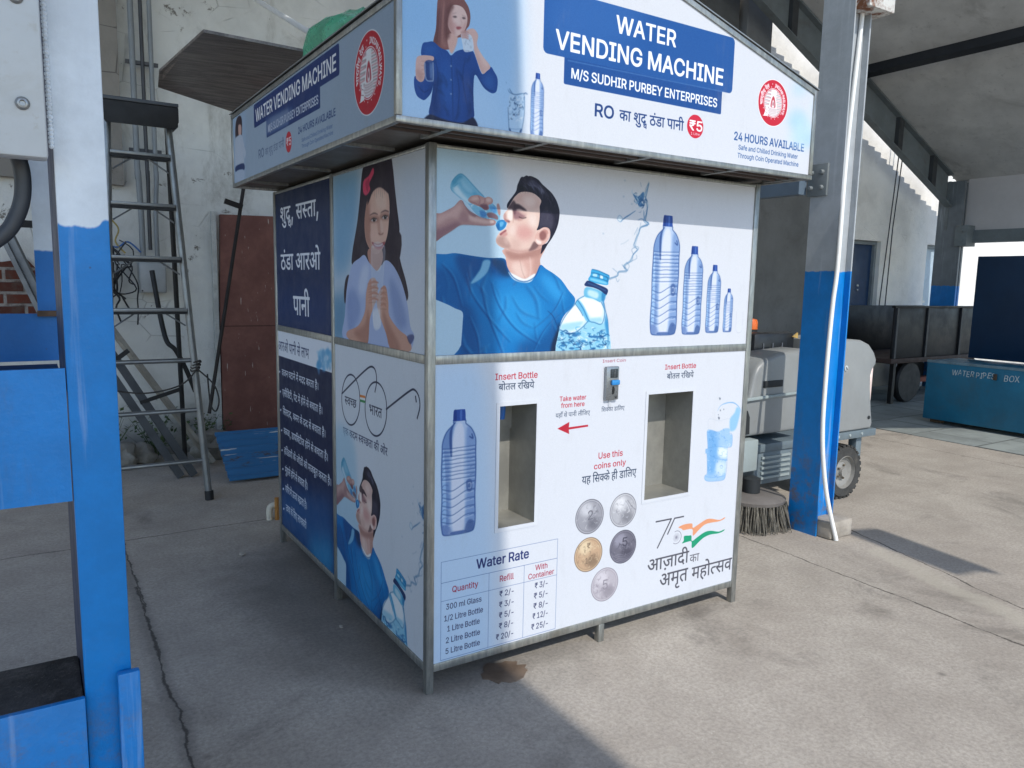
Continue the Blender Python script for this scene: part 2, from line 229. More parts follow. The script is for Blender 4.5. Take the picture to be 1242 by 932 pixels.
 2305:(0,(-108,487,-106,498,-100,507,-91,513,-80,515,-59,507,-53,498,-51,487,-53,475,-59,466,-74,458,-85,458,-100,466,-106,475),(40,496,22,447,10,428,-4,414,-38,397,-58,392,-99,392,-118,397,-152,416,-180,449,-192,470,-202,496,-163,509,-138,460,-128,449,-106,434,-78,429,-62,430,-37,441,-14,476,-3,511),),
 2306:(0,(-106,443,-104,456,-97,467,-87,474,-75,477,-62,474,-52,467,-45,456,-43,443,-45,431,-52,420,-62,413,-75,410,-87,413,-97,420,-104,431),),
 2309:(438,(270,125,263,90,244,65,215,51,179,46,155,48,133,55,111,67,72,104,53,132,17,204,57,219,97,142,111,123,141,97,158,90,195,90,211,98,221,111,225,130,218,160,207,176,183,199,149,196,146,236,180,240,202,250,209,257,217,274,215,302,205,314,190,321,153,321,98,302,84,341,132,359,157,363,192,362,211,357,240,341,258,315,264,284,261,263,254,245,242,229,225,215,237,204,297,201,341,209,341,316,299,316,299,357,447,357,447,316,388,316,388,0,341,0,341,167,293,160,261,162,268,144),),
 2310:(587,(270,125,263,90,244,65,215,51,198,47,155,48,133,55,111,67,91,83,72,104,53,132,17,204,57,219,97,142,111,123,141,97,158,90,195,90,217,104,224,120,222,150,207,176,183,199,149,196,146,236,180,240,202,250,209,257,217,274,215,302,205,314,190,321,173,323,135,317,98,302,84,341,132,359,157,363,192,362,211,357,240,341,258,315,264,284,261,263,254,245,242,229,225,215,237,204,297,201,341,209,341,316,299,316,299,357,596,357,596,316,536,316,536,0,490,0,490,316,388,316,388,0,341,0,341,167,293,160,261,162,268,144),),
 2314:(439,(0,357,448,357,448,316,260,316,274,293,277,280,279,267,276,242,267,221,253,203,233,188,256,165,274,177,310,190,347,190,363,186,378,179,401,156,413,125,414,106,406,53,377,0,335,24,349,41,366,82,368,104,362,134,343,149,325,152,290,140,278,130,286,99,286,74,279,49,267,30,249,15,215,2,172,1,156,4,126,18,97,41,69,75,42,121,17,180,57,194,83,133,103,99,124,72,146,53,158,47,184,43,205,45,223,53,234,68,237,79,237,103,231,125,218,145,189,173,152,169,149,209,186,213,212,224,221,232,231,253,232,274,219,302,202,316,0,316),),
 2319:(317,(326,316,272,316,272,204,265,163,258,148,241,129,226,120,186,110,176,153,206,162,216,171,223,185,226,207,226,316,92,316,92,179,96,144,101,132,118,112,140,97,243,36,271,7,279,-30,274,-63,252,-106,211,-82,230,-44,231,-26,224,-8,191,18,96,74,71,96,55,122,46,163,45,316,0,316,0,357,326,357),),
 2323:(587,(270,125,263,90,244,65,215,51,198,47,155,48,133,55,111,67,91,83,72,104,53,132,17,204,57,219,97,142,111,123,141,97,158,90,195,90,217,104,224,120,222,150,207,176,183,199,149,196,146,236,180,240,202,250,209,257,217,274,215,302,205,314,190,321,173,323,135,317,98,302,84,341,132,359,157,363,192,362,211,357,240,341,258,315,264,284,261,263,254,245,242,229,225,215,237,204,297,201,341,209,341,316,299,316,299,357,596,357,596,316,536,316,536,0,490,0,490,316,388,316,388,0,341,0,341,167,293,160,261,162,268,144),(491,353,467,425,441,462,425,470,407,473,366,465,353,507,364,510,420,514,447,506,470,491,490,466,508,431,534,353),),
 2325:(437,(446,316,260,316,260,200,274,213,290,222,308,227,345,228,375,216,388,205,405,176,410,158,409,110,398,66,374,22,333,46,346,66,360,100,365,124,365,149,363,160,354,176,332,189,307,187,291,179,260,148,260,0,213,0,213,100,179,78,144,68,117,68,79,79,58,92,34,123,26,167,34,208,58,240,94,260,140,267,195,261,191,219,143,225,127,224,101,216,83,201,74,180,73,168,77,141,83,131,90,123,109,112,131,108,155,111,186,126,213,149,213,316,0,316,0,357,446,357),),
 2326:(469,(419,316,419,0,372,0,372,26,328,9,280,4,220,12,190,21,162,35,133,53,105,76,77,104,31,163,23,194,25,206,37,220,51,225,73,224,90,216,104,201,110,207,118,221,124,246,124,285,120,304,115,316,0,316,0,357,478,357,478,316),(307,133,335,138,372,161,372,316,161,316,169,293,171,263,170,241,160,203,140,175,95,145,158,86,180,71,228,52,281,45,306,47,340,54,362,64,372,70,372,114,331,97,299,94,262,100,231,119,224,127,211,147,205,170,206,203,220,236,247,259,264,266,305,272,354,266,350,226,321,232,286,229,267,219,255,204,252,170,260,152,275,140),),
 2328:(339,(348,316,288,316,288,0,242,0,242,95,191,72,149,68,109,74,77,91,56,118,49,153,51,169,58,191,74,210,53,223,37,241,27,262,25,274,24,294,30,316,0,316,0,357,348,357),(96,155,100,134,112,119,130,111,153,108,181,111,205,120,242,149,242,316,83,316,71,293,74,265,83,251,106,239,177,240,173,199,143,199,112,188,100,174),),
 2330:(364,(373,316,313,316,313,0,267,0,267,95,231,76,196,68,161,69,142,74,109,92,88,121,81,158,88,189,106,213,22,212,22,253,211,253,223,253,219,213,185,212,158,205,138,191,132,181,127,157,131,136,136,127,152,115,182,108,209,111,231,120,267,149,267,316,0,316,0,357,373,357),),
 2331:(402,(170,40,192,41,232,50,268,68,296,93,318,123,328,159,329,191,322,213,309,231,291,240,263,238,248,225,244,213,244,197,252,180,268,166,307,150,288,114,267,121,233,140,211,163,199,204,203,230,215,252,235,268,261,276,261,316,0,316,0,357,411,357,411,316,307,316,307,274,321,269,346,253,364,229,374,197,374,160,361,112,332,68,306,43,255,15,235,8,193,1,144,1,102,13,86,24,65,51,58,91,62,109,76,133,54,146,32,173,25,206,31,237,51,259,80,273,118,277,165,272,162,232,133,238,100,236,84,229,74,217,71,201,78,180,98,167,116,161,153,167,177,165,173,125,135,123,118,115,108,103,105,85,109,65,122,51,143,43),),
 2332:(426,(375,316,375,0,329,0,329,213,217,214,236,196,250,174,260,150,263,125,260,101,251,81,238,65,210,51,178,46,148,50,134,56,106,74,67,121,42,169,18,230,59,245,86,177,100,150,128,110,159,90,185,88,200,93,211,103,218,130,217,143,208,167,181,199,157,217,173,253,329,253,329,316,0,316,0,357,435,357,435,316),),
 2335:(289,(298,316,213,316,213,200,145,198,118,190,90,171,80,157,74,141,73,110,79,87,92,69,108,56,128,47,151,43,191,44,238,58,261,70,277,27,264,21,209,4,179,0,145,1,110,8,93,15,65,33,54,45,36,73,28,107,28,144,37,176,56,201,82,221,130,238,167,241,167,316,0,316,0,357,298,357),),
 2336:(336,(345,316,213,316,213,238,254,217,270,203,284,188,303,153,310,114,308,95,305,77,291,49,269,27,255,18,207,3,171,0,112,8,87,18,66,32,49,50,36,72,29,96,26,124,28,143,37,175,56,201,69,212,82,221,114,234,167,241,167,316,0,316,0,357,345,357),(168,41,206,46,236,59,248,69,256,82,263,115,254,153,226,185,197,200,157,199,122,191,93,173,78,151,72,121,79,86,100,61,130,46),),
 2337:(331,(206,128,189,127,142,113,107,141,89,162,80,188,79,210,84,230,91,240,114,257,151,266,230,267,230,316,0,316,0,357,340,357,340,316,277,316,277,226,142,224,127,211,127,187,137,171,150,159,192,168,228,168,264,157,279,147,300,122,305,106,307,88,300,53,279,25,263,14,243,6,194,0,140,6,116,14,71,39,51,54,14,91,49,119,82,85,116,61,134,53,153,47,194,43,223,45,244,54,256,68,260,87,257,105,238,122),),
 2338:(323,(176,0,115,9,68,35,45,61,37,77,31,94,26,133,32,170,38,186,58,213,71,224,86,234,119,248,175,256,175,316,0,316,0,357,331,357,331,316,221,316,221,215,153,213,124,204,108,196,93,183,82,168,75,149,72,127,77,97,83,84,91,72,113,54,142,43,134,78,136,109,143,127,155,143,171,155,205,165,244,163,265,155,286,135,298,109,300,90,298,71,282,38,249,14,228,6),(176,80,178,60,186,40,214,44,237,54,252,69,257,90,255,106,247,117,236,124,221,127,203,124,188,115,183,108),),
 2340:(327,(276,316,276,0,230,0,230,188,136,188,115,185,99,180,80,165,73,148,72,136,84,95,105,68,156,23,125,-7,65,51,39,87,29,112,26,149,30,167,42,190,62,208,94,223,138,229,230,229,230,316,0,316,0,357,335,357,335,316),),
 2342:(298,(237,-33,196,42,165,39,129,42,82,58,62,72,45,90,33,113,27,140,26,156,31,190,52,224,69,238,92,250,119,258,169,262,169,316,0,316,0,357,307,357,307,316,216,316,216,221,145,219,115,212,99,204,88,194,74,168,72,150,78,123,95,100,124,85,179,81,176,101,183,125,200,136,214,138,245,130,262,109,265,93,260,70,252,60,235,49,276,-14),),
 2343:(353,(362,316,302,316,302,0,256,0,256,86,217,67,193,61,141,61,106,72,91,82,71,109,65,126,65,159,72,181,85,200,50,221,28,254,24,283,30,315,37,328,60,350,90,362,122,362,135,359,158,347,174,328,177,317,179,305,173,279,156,254,121,277,130,289,132,302,131,311,123,322,113,326,91,323,73,307,67,290,67,272,72,257,80,246,99,235,128,228,165,233,191,231,187,191,158,191,135,185,119,173,111,156,111,135,119,117,145,102,168,99,208,106,230,118,256,141,256,316,220,316,220,357,362,357),),
 2344:(318,(0,357,327,357,327,316,268,316,268,0,221,0,221,171,117,171,117,133,109,116,100,110,88,108,74,111,59,120,44,133,24,166,21,183,23,195,29,204,40,210,56,212,221,212,221,316,0,316),),
 2346:(326,(275,316,275,0,229,0,229,110,192,91,159,84,124,86,95,96,74,111,61,128,49,159,45,206,45,316,0,316,0,357,335,357,335,316),(229,316,92,316,92,191,97,157,106,141,126,128,162,125,184,131,204,141,229,161),),
 2348:(328,(336,316,277,316,277,0,230,0,230,95,193,76,154,68,108,71,81,80,58,94,34,125,27,150,29,188,35,208,46,225,61,240,80,252,101,260,152,267,212,261,209,221,161,227,132,225,210,129,230,147,230,316,0,316,0,357,336,357),(73,165,78,139,92,120,114,109,144,106,177,112,96,213,79,193),),
 2349:(403,(100,363,120,362,146,353,167,337,177,324,189,283,191,184,306,184,306,316,231,316,231,357,412,357,412,316,353,316,353,0,306,0,306,144,191,144,191,122,186,100,178,91,157,87,128,102,112,118,98,142,95,165,102,177,113,183,145,184,145,269,139,299,127,317,109,325,83,324,67,310,66,292,73,279,97,268,125,264,121,223,82,230,52,244,33,267,26,299,32,328,48,348,72,359),),
 2350:(343,(292,316,292,0,246,0,246,144,119,144,117,106,111,95,97,87,86,87,68,94,41,118,26,142,22,160,30,177,41,183,72,184,72,316,0,316,0,357,352,357,352,316),(246,316,119,316,119,184,246,184),),
 2351:(333,(342,357,342,316,282,316,282,0,235,0,235,103,197,84,160,76,121,78,99,85,79,95,47,129,27,175,22,203,65,217,82,231,91,251,90,278,82,299,71,316,0,316,0,357),(74,173,95,139,123,120,163,117,188,123,209,135,235,157,235,316,121,316,137,271,134,227,122,204,102,186),),
 2352:(235,(227,24,196,-7,91,91,50,138,29,170,23,195,25,206,37,220,51,225,73,224,85,219,104,200,123,213,137,229,147,269,143,301,137,316,0,316,0,357,244,357,244,316,184,316,191,293,192,248,186,221,173,199,135,165,96,146,173,68),),
 2354:(389,(0,316,0,357,398,357,398,316,338,316,338,0,292,0,292,204,263,201,242,188,228,173,204,119,160,133,179,180,158,193,136,201,120,203,100,199,85,190,79,182,72,156,75,134,92,104,133,61,177,23,146,-7,61,74,42,101,30,128,26,158,29,186,47,217,65,231,86,240,117,245,141,243,174,232,203,213,221,227,241,237,263,243,292,245,292,316),),
 2357:(319,(328,316,268,316,268,0,222,0,222,95,196,80,174,72,148,68,105,71,79,80,57,94,40,113,30,137,26,164,28,188,45,225,59,240,77,252,121,265,146,267,203,261,200,219,169,224,132,224,104,216,84,200,74,178,77,139,91,122,111,111,135,108,175,115,206,134,222,149,222,316,0,316,0,357,328,357),),
 2358:(390,(70,109,44,114,26,131,23,146,29,167,39,176,65,180,94,170,110,159,123,164,157,192,171,220,175,254,174,270,166,295,158,306,139,320,106,325,93,321,81,308,79,296,82,283,93,268,116,258,140,254,155,253,145,213,98,221,80,229,53,252,40,281,39,311,49,335,70,353,99,362,117,363,156,356,168,351,189,335,206,314,212,301,221,253,216,215,201,179,190,164,162,137,146,127,184,91,238,25,201,-1,160,53,114,102,103,111),(339,316,339,0,293,0,293,316,242,316,242,357,399,357,399,316),),
 2360:(388,(337,316,337,0,291,0,291,153,249,145,206,144,167,148,122,159,96,145,167,68,218,24,187,-7,113,64,42,147,26,175,23,190,25,206,37,220,60,226,85,219,104,201,118,221,124,246,121,301,115,316,0,316,0,357,397,357,397,316),(212,185,253,187,291,195,291,316,161,316,170,287,171,251,168,230,163,213,150,191),),
 2361:(305,(184,40,211,51,228,69,231,76,230,95,222,112,205,125,178,131,142,131,112,122,100,115,85,96,79,71,83,45,90,28,113,0,173,-51,142,-82,96,-42,62,-5,49,13,40,33,33,75,38,105,47,122,66,142,44,175,40,210,45,230,61,249,91,263,120,267,207,267,207,316,0,316,0,357,314,357,314,316,254,316,254,226,117,226,97,221,88,211,87,188,105,163,148,172,182,172,214,166,239,154,265,129,276,99,275,72,271,57,257,33,233,14,200,1),),
 2364:(0,(-194,-77,-192,-64,-185,-53,-169,-44,-156,-44,-140,-53,-133,-64,-131,-77,-136,-96,-145,-105,-156,-110,-169,-110,-185,-101,-192,-90),),
 2366:(148,(98,316,98,0,51,0,51,316,0,316,0,357,157,357,157,316),),
 2367:(148,(51,316,0,316,0,357,46,357,35,384,30,416,39,456,49,473,64,488,103,508,126,513,153,515,192,512,229,504,264,490,296,471,327,447,381,388,404,353,356,353,311,406,264,443,214,466,163,473,144,472,112,464,90,447,78,424,77,402,82,380,91,362,95,357,157,357,157,316,98,316,98,0,51,0),),
 2368:(148,(-106,353,-121,392,-126,420,-125,447,-113,478,-102,491,-73,509,-35,515,-19,514,-3,511,22,498,44,477,70,429,94,357,157,357,157,316,98,316,98,0,51,0,51,316,0,316,0,357,50,357,34,409,16,445,7,458,-5,467,-33,474,-53,470,-68,460,-73,452,-80,421,-77,394,-60,353),),
 2369:(0,(-142,-7,-111,3,-58,5,-24,-6,-11,-16,7,-41,13,-74,6,-106,-14,-132,-46,-148,-67,-153,-117,-152,-165,-139,-186,-128,-225,-97,-261,-57,-226,-33,-204,-58,-163,-94,-129,-108,-90,-113,-64,-110,-45,-102,-33,-89,-29,-70,-37,-47,-51,-38,-67,-33,-103,-36,-128,-45),),
 2370:(0,(-36,-141,-75,-152,-120,-153,-153,-141,-178,-119,-190,-90,-190,-57,-185,-42,-165,-17,-134,1,-115,5,-72,5,-18,-10,-2,-18,26,-40,51,-65,73,-94,83,-109,48,-131,1,-72,-32,-47,-69,-34,-103,-33,-125,-39,-140,-50,-148,-65,-148,-84,-141,-99,-127,-108,-102,-113,-81,-111,-51,-101),),
 2371:(0,(16,-134,-18,-148,-38,-152,-81,-153,-115,-141,-139,-119,-147,-105,-153,-72,-146,-42,-127,-16,-95,2,-75,8,-51,10,-47,-28,-87,-38,-102,-51,-109,-67,-107,-93,-96,-104,-72,-113,-39,-111,1,-94),),
 2375:(0,(-97,353,-121,425,-133,447,-147,462,-163,470,-181,473,-221,465,-235,507,-211,513,-168,514,-141,506,-118,491,-107,480,-79,431,-54,353),),
 2376:(0,(-103,353,-131,387,-150,399,-190,404,-231,392,-246,431,-218,441,-195,444,-163,441,-141,432,-115,408,-107,397,-105,399,-116,425,-133,452,-145,464,-173,475,-200,474,-222,467,-235,507,-211,513,-168,514,-129,500,-107,480,-79,431,-54,353),),
 2379:(148,(98,316,98,0,51,0,51,316,0,316,0,357,157,357,157,316),(52,353,28,425,2,462,-14,470,-32,473,-72,465,-86,507,-62,513,-19,514,8,506,31,491,51,466,70,431,95,353),),
 2404:(217,(111,357,158,357,158,0,111,0),),
 8377:(376,(358,388,341,329,18,329,36,388),(206,0,25,221,24,264,114,264,160,270,195,287,216,315,224,355,217,395,209,411,182,436,140,449,18,451,36,509,143,507,169,504,214,489,248,465,272,434,286,397,289,377,291,355,281,299,264,266,251,252,237,239,199,219,176,213,119,208,286,4,286,0),(358,509,341,450,86,452,103,509),),
}
# sheet sizes in metres and the 3x3 matrices that square up a slanted tracing of each sheet
SHEETS = {
 'fu': (1.4460, 0.6360, (0.0020520256, 1.3435026e-05, -1.0903684, -7.2068175e-05, -0.0018489898, 0.836515, -0.00046412399, -0.00010638966, 1)),
 'fl': (1.4460, 1.0060, (0.0020520256, 1.3435026e-05, -1.0903684, -0.0005524365, -0.0019591031, 1.871515, -0.00046412399, -0.00010638966, 1)),
 'hf': (1.7560, 0.5830, (0.0018103659, -7.539256e-07, -0.87006206, 0.00022815763, -0.0016149231, 0.12821748, -0.00046412399, -0.00010638966, 1)),
 'hs': (1.9120, 0.3330, (-0.47100016, 0.013444713, 129.78661, 0.042801223, 0.10496532, -36.034671, -0.10717959, 0.0069738011, 1)),
 'su': (0.8450, 0.6360, (-0.39320879, 0.0045287639, 157.1572, -0.027780893, 0.13370126, -43.360877, -0.10717959, 0.0069738011, 1)),
 'sl': (0.8450, 1.0060, (-0.39320879, 0.0045287639, 157.1572, -0.13871177, 0.14091914, -42.325877, -0.10717959, 0.0069738011, 1)),
 'bu': (0.8080, 0.6360, (-0.48270375, 0.010351888, 157.9922, -0.027780893, 0.13370126, -43.360877, -0.10717959, 0.0069738011, 1)),
 'bl': (0.8080, 1.0060, (-0.48270375, 0.010351888, 157.9922, -0.13871177, 0.14091914, -42.325877, -0.10717959, 0.0069738011, 1)),
}
ART = {}
U = 4000
class Pn:
    """collects the drawing steps of one printed sheet"""
    def __init__(s, name, bg):
        w_, h_, s.H = SHEETS[name]; s.ops = []; ART[name] = {'w': w_, 'h': h_, 'bg': bg, 'ops': s.ops}; s.z = (0, 0, 1); s.fn = None
    def zoom(s, x, y, sc): s.z = (x, y, sc); s.fn = None; return s
    def m(s, X, Y):
        if s.fn: return s.fn(X, Y)
        u, v = s.z[0]+X/s.z[2], s.z[1]+Y/s.z[2]; H = s.H; d = H[6]*u+H[7]*v+H[8]; return (H[0]*u+H[1]*v+H[2])/d, (H[3]*u+H[4]*v+H[5])/d
    def q(s,pts): 
        o=[]
        for X,Y in pts:
            a,b=s.m(X,Y); o+=[round(a*U),round(b*U)]
        return o
    def P(s,col,pts,soft=0,al=1,sm=1,clip=-1): s.ops.append(['p',col,al,soft,sm,clip]+[s.q(pts)]); return len(s.ops)-1
    def L(s,col,pts,w,soft=0,al=1,taper=0,clip=-1,sm=1): s.ops.append(['l',col,al,soft,sm,clip,w,taper,s.q(pts)])
    def B(s,col,X,Y,rx,ry,soft,al=.5,rot=0,clip=-1):
        c,n=math.cos(rot),math.sin(rot)
        s.P(col,[(X+rx*math.cos(t)*c-ry*math.sin(t)*n,Y+rx*math.cos(t)*n+ry*math.sin(t)*c) for t in np.linspace(0,2*math.pi,12,endpoint=False)],soft,al,1,clip)
    def T(s,txt,col,l,r,cap,bold=0,al=1,fx=0):
        """l,r baseline px points; cap px height at the left"""
        a=s.m(*l); b=s.m(*r); c=s.m(l[0],l[1]-cap); d=s.m(r[0],r[1]-cap)
        base=(a[1]+b[1])/2; h=((c[1]-a[1])+(d[1]-b[1]))/2
        s.ops.append(['t',col,al,shape(txt),round(a[0]*U),round(base*U),round(h*U),round((b[0]-a[0])*U),bold])
    def C(s,col,c,r,al=1,soft=0,w=0,clip=-1):
        """circle, centre in px, radius in mm; w = ring width"""
        x,y=s.m(*c); pts=[]
        for t in np.linspace(0,2*math.pi,20,endpoint=False): pts+=[round((x+r*math.cos(t)/1000)*U),round((y+r*math.sin(t)/1000)*U)]
        if w: s.ops.append(['l',col,al,soft,1,clip,w,0,pts+pts[:2]])
        else: s.ops.append(['p',col,al,soft,1,clip,pts])
        return len(s.ops)-1
    def mm(s,x,y):
        """switch to local mm coordinates about a px centre"""
        cx,cy=s.m(x,y); s.fn=lambda X,Y:(cx+X/1000,cy-Y/1000)
CONS=set(chr(i) for i in range(0x915,0x93a)); VIR='्'; I='ि'
COMP={}
def shape(t):
    """tiny Devanagari shaper: returns list of glyph tokens"""
    if not any('ऀ'<=c<='ॿ' for c in t): return list(t)
    out=[];i=0
    while i<len(t):
        c=t[i]
        if c in CONS:
            cl=[];j=i
            while True:
                k=t[j]; j+=1
                if j<len(t) and t[j]=='़': k+='~'; j+=1
                if j+1<len(t) and t[j]==VIR and t[j+1] in CONS:
                    if k=='द' and t[j+1]=='ध': cl.append('#'); j+=2; break
                    cl.append('h'+k); j+=1; continue
                cl.append(k); break
            post=[]
            while j<len(t) and ('ा'<=t[j]<='ौ' or t[j] in 'ंँ'): post.append(t[j]); j+=1
            if I in post: post.remove(I); cl=[I]+cl
            out+=cl+post; i=j
        else: out.append(c); i+=1
    return out
def draw_prints():
    W='ffffff'; NAVY='1d3f7d'; RED='c0283c'; INK='39475f'
    random.seed(4)
    def bottle(p,bl,br,top,seedless=0):
        """plastic bottle print; bl, br bottom px corners, top px centre of cap"""
        f=p.fn; p_bl=p.m(*bl); p_br=p.m(*br); p_t=p.m(*top); w=p_br[0]-p_bl[0]; h=p_t[1]-(p_bl[1]+p_br[1])/2; x0=p_bl[0]; z0=(p_bl[1]+p_br[1])/2
        p.fn=lambda X,Y:(x0+X*w,z0+Y*h)
        body=[(.04,.02),(.12,0),(.5,-.005),(.88,0),(.97,.03),(1,.12),(.98,.3),(1,.5),(.985,.66),(.98,.76),(.86,.84),(.69,.885),(.67,.91),(.35,.91),(.33,.885),(.14,.83),(.03,.75),(.015,.66),(0,.5),(.02,.3),(0,.12)]
        c=p.P('b9cdea',body); t=w*1000*.018+.25
        p.P('5f84bd',[(0,0),(.22,0),(.26,.3),(.25,.7),(.36,.9),(.1,.84),(-.02,.7),(-.02,.2)],w*40,.75,1,c)
        p.P('6f92c8',[(.72,.02),(1.02,0),(1.02,.75),(.8,.86),(.7,.8),(.73,.4)],w*40,.7,1,c)
        p.P('dfe4f3',[(.33,.05),(.66,.05),(.64,.5),(.62,.86),(.38,.86),(.3,.6)],w*22,.9,1,c)
        p.P('a9cdf2',[(.03,.12),(.14,.1),(.12,.45),(.05,.7),(.02,.4)],w*10,.8,1,c)
        p.P('2f4f8e',[(.24,.66),(.3,.64),(.3,.84),(.4,.9),(.34,.9),(.22,.82)],w*9,.85,1,c)
        for k in range(9):
            y=.70-k*.031; p.L('33558f',[(.0,y),(.25,y-.004),(.5,y+(.004 if k%2 else -.003)),(.78,y),(1,y+.002)],t*.9,t*.25,.75,0,c); p.L('eef4ff',[(.02,y-.012),(.3,y-.016),(.7,y-.013),(.98,y-.011)],t*.8,t*.3,.6,0,c)
        for k in range(5):
            y=.40-k*.066; p.L('35568f',[(.0,y-.02),(.28,y-.045),(.45,y-.03),(.72,y+.01),(1,y+.015)],t*1.0,t*.3,.8,0,c); p.L('f2f6ff',[(.05,y-.04),(.28,y-.065),(.6,y-.02),(.95,y-.003)],t*.9,t*.3,.55,0,c)
        for k in range(10):
            y=.06+k*.066; p.L('4a6ca8',[(.02,y),(.08,y+.02),(.2,y+.012)],t*1.1,t*.4,.7,0,c); p.L('4a6ca8',[(.82,y+.01),(.94,y+.02),(.99,y)],t*1.1,t*.4,.7,0,c)
        p.P('2c4a86',[(.72,.42),(.86,.43),(.9,.36),(.84,.33),(.74,.345)],w*12,.55,1,c); p.L('d7e2f6',[(.76,.40),(.85,.4),(.85,.36),(.77,.36)],t,t*.3,.8,0,c)
        p.P('7089bd',[(.05,0),(.3,.0),(.28,.05),(.12,.09),(.03,.08)],w*14,.6,1,c); p.P('2f4c86',[(.7,.0),(.95,.0),(.95,.08),(.82,.1),(.72,.06)],w*16,.6,1,c)
        p.P('3c5c9b',[(.3,0),(.72,0),(.7,.018),(.32,.02)],w*6,.8,1,c)
        p.L('294d8d',[(x,y) for x,y in body]+[body[0]],t*1.3,t*.4,.9)
        p.L('1f3f80',[(.79,.78),(.9,.76),(.86,.8)],t*1.6,t*.4,.8)
        p.P('2a4fa0',[(.34,.91),(.32,.93),(.335,.99),(.38,1.0),(.62,1.0),(.665,.99),(.68,.93),(.66,.91)],0); p.P('16347c',[(.34,.91),(.42,.91),(.41,.995),(.345,.99)],w*5,.7); p.P('5b82cd',[(.52,.92),(.57,.92),(.57,.99),(.52,.99)],w*7,.7)
        p.L('cfdcf0',[(.35,.905),(.65,.905)],t*1.2,t*.2,.9)
        p.fn=f
    def man(p):
        # sheet coordinates of the man print; F, G_, Hq bring in closer tracings of the face, hand and open bottle
        F=lambda pts:[(276.2+.4262*x,120.8+.4262*y) for x,y in pts]
        G_=lambda pts:[(51.8+.3704*x,103.6+.3704*y) for x,y in pts]
        Hq=lambda pts:[(552.3+.4073*x,517.8+.4073*y) for x,y in pts]
        r=random.Random(17)
        p.P('a9cfe6',[(30,30),(300,30),(345,300),(370,560),(330,920),(30,920)],26,.75,1)
        # bottle in the hand
        b=p.P('7db9d6',G_([(208,245),(222,190),(268,130),(325,98),(378,130),(440,200),(520,290),(590,360),(640,400),(700,450),(742,500),(768,560),(770,620),(720,645),(640,612),(560,596),(480,535),(410,445),(330,385),(270,335),(225,295)]))
        p.P('3c93b8',G_([(225,200),(270,140),(325,110),(350,140),(300,170),(260,240),(235,280)]),3,.8,1,b); p.P('4a9cc4',G_([(300,190),(380,210),(480,300),(560,370),(480,350),(380,300)]),5,.7,1,b); p.P('cfe6f2',G_([(240,250),(290,240),(330,300),(400,380),(460,470),(420,450),(330,380),(260,320)]),5,.85,1,b); p.P('b9dcec',G_([(330,180),(400,220),(470,300),(430,320),(350,260)]),5,.55,1,b)
        p.L('2a7da6',G_([(228,195),(270,135),(325,102),(376,132),(440,202),(525,295),(590,362)]),2.4,.8,.75); p.L('2a86b0',G_([(248,250),(300,205)]),2,.6,.7); p.L('327fae',G_([(212,250),(230,295),(330,385)]),1.6,.8,.6)
        for k in range(26):
            x,y=r.uniform(430,760),r.uniform(430,620); a=r.uniform(0,6.3); q=r.uniform(12,50); p.L(r.choice(['2f74b4','e9f3fb','5f9fd4','1f5f9c','ffffff']),G_([(x,y),(x+q*math.cos(a),y+q*math.sin(a)*.6),(x+1.6*q*math.cos(a+.6),y+q*math.sin(a+.6))]),r.uniform(1.2,3),.6,.75,1,b)
        p.P('2f6fb6',G_([(540,520),(600,530),(620,585),(560,590)]),2,.7,1,b); p.P('3a7fc2',G_([(650,470),(720,480),(735,540),(680,540)]),2,.6,1,b)
        fa=p.P('b08a88',G_([(20,575),(100,548),(180,508),(250,468),(305,408),(342,402),(372,455),(425,520),(500,566),(565,602),(640,612),(702,622),(724,650),(700,684),(620,690),(520,686),(400,678),(318,684),(230,742),(130,805),(20,862)]))
        p.P('d2aea6',G_([(60,580),(190,530),(290,450),(330,440),(340,520),(300,600),(200,600),(60,680)]),6,.7,1,fa); p.P('85606a',G_([(20,760),(150,700),(260,650),(330,660),(300,700),(150,800),(20,880)]),6,.75,1,fa); p.P('dcbdb4',G_([(420,570),(520,600),(640,630),(690,640),(640,670),(500,650),(420,620)]),4,.7,1,fa); p.P('7a5860',G_([(380,480),(440,540),(500,575),(480,590),(420,550)]),2.4,.7,1,fa); p.L('6d4c55',G_([(345,410),(385,480),(440,530),(520,580),(620,612)]),1.8,.7,.7); p.P('e6cfc6',G_([(655,630),(695,632),(700,655),(665,660)]),1.5,.85); p.L('7d5a5e',G_([(20,862),(130,806),(230,744),(320,686),(420,682),(620,692)]),1.6,.8,.6); p.P('9a7478',G_([(300,600),(340,520),(420,600),(380,660)]),6,.5,1,fa)
        fg=p.P('b78d88',G_([(408,395),(448,352),(520,343),(560,356),(600,372),(640,362),(682,384),(690,420),(668,446),(640,455),(645,500),(600,514),(550,478),(490,455),(432,428)]))
        p.P('d8b8ae',G_([(440,385),(480,360),(530,365),(520,400),(460,405)]),3,.75,1,fg); p.P('dfc2b8',G_([(610,385),(650,372),(676,396),(655,425),(620,420)]),3,.75,1,fg); p.P('6a4653',G_([(540,455),(580,440),(625,455),(640,500),(600,512),(555,480)]),2.5,.85,1,fg); p.P('c8a49c',G_([(540,390),(590,395),(600,440),(550,440)]),3,.6,1,fg)
        for a in ([(520,350),(545,400),(530,450)],[(600,374),(598,420),(575,450)],[(430,420),(480,430),(540,465)]): p.L('7d5660',G_(a),2,.8,.7)
        p.P('b08884',G_([(734,450),(756,440),(774,500),(772,570),(752,560),(738,505)]),.6); p.P('7f5a62',G_([(622,550),(680,540),(742,578),(744,622),(690,606),(640,596)]),1.5,.9)
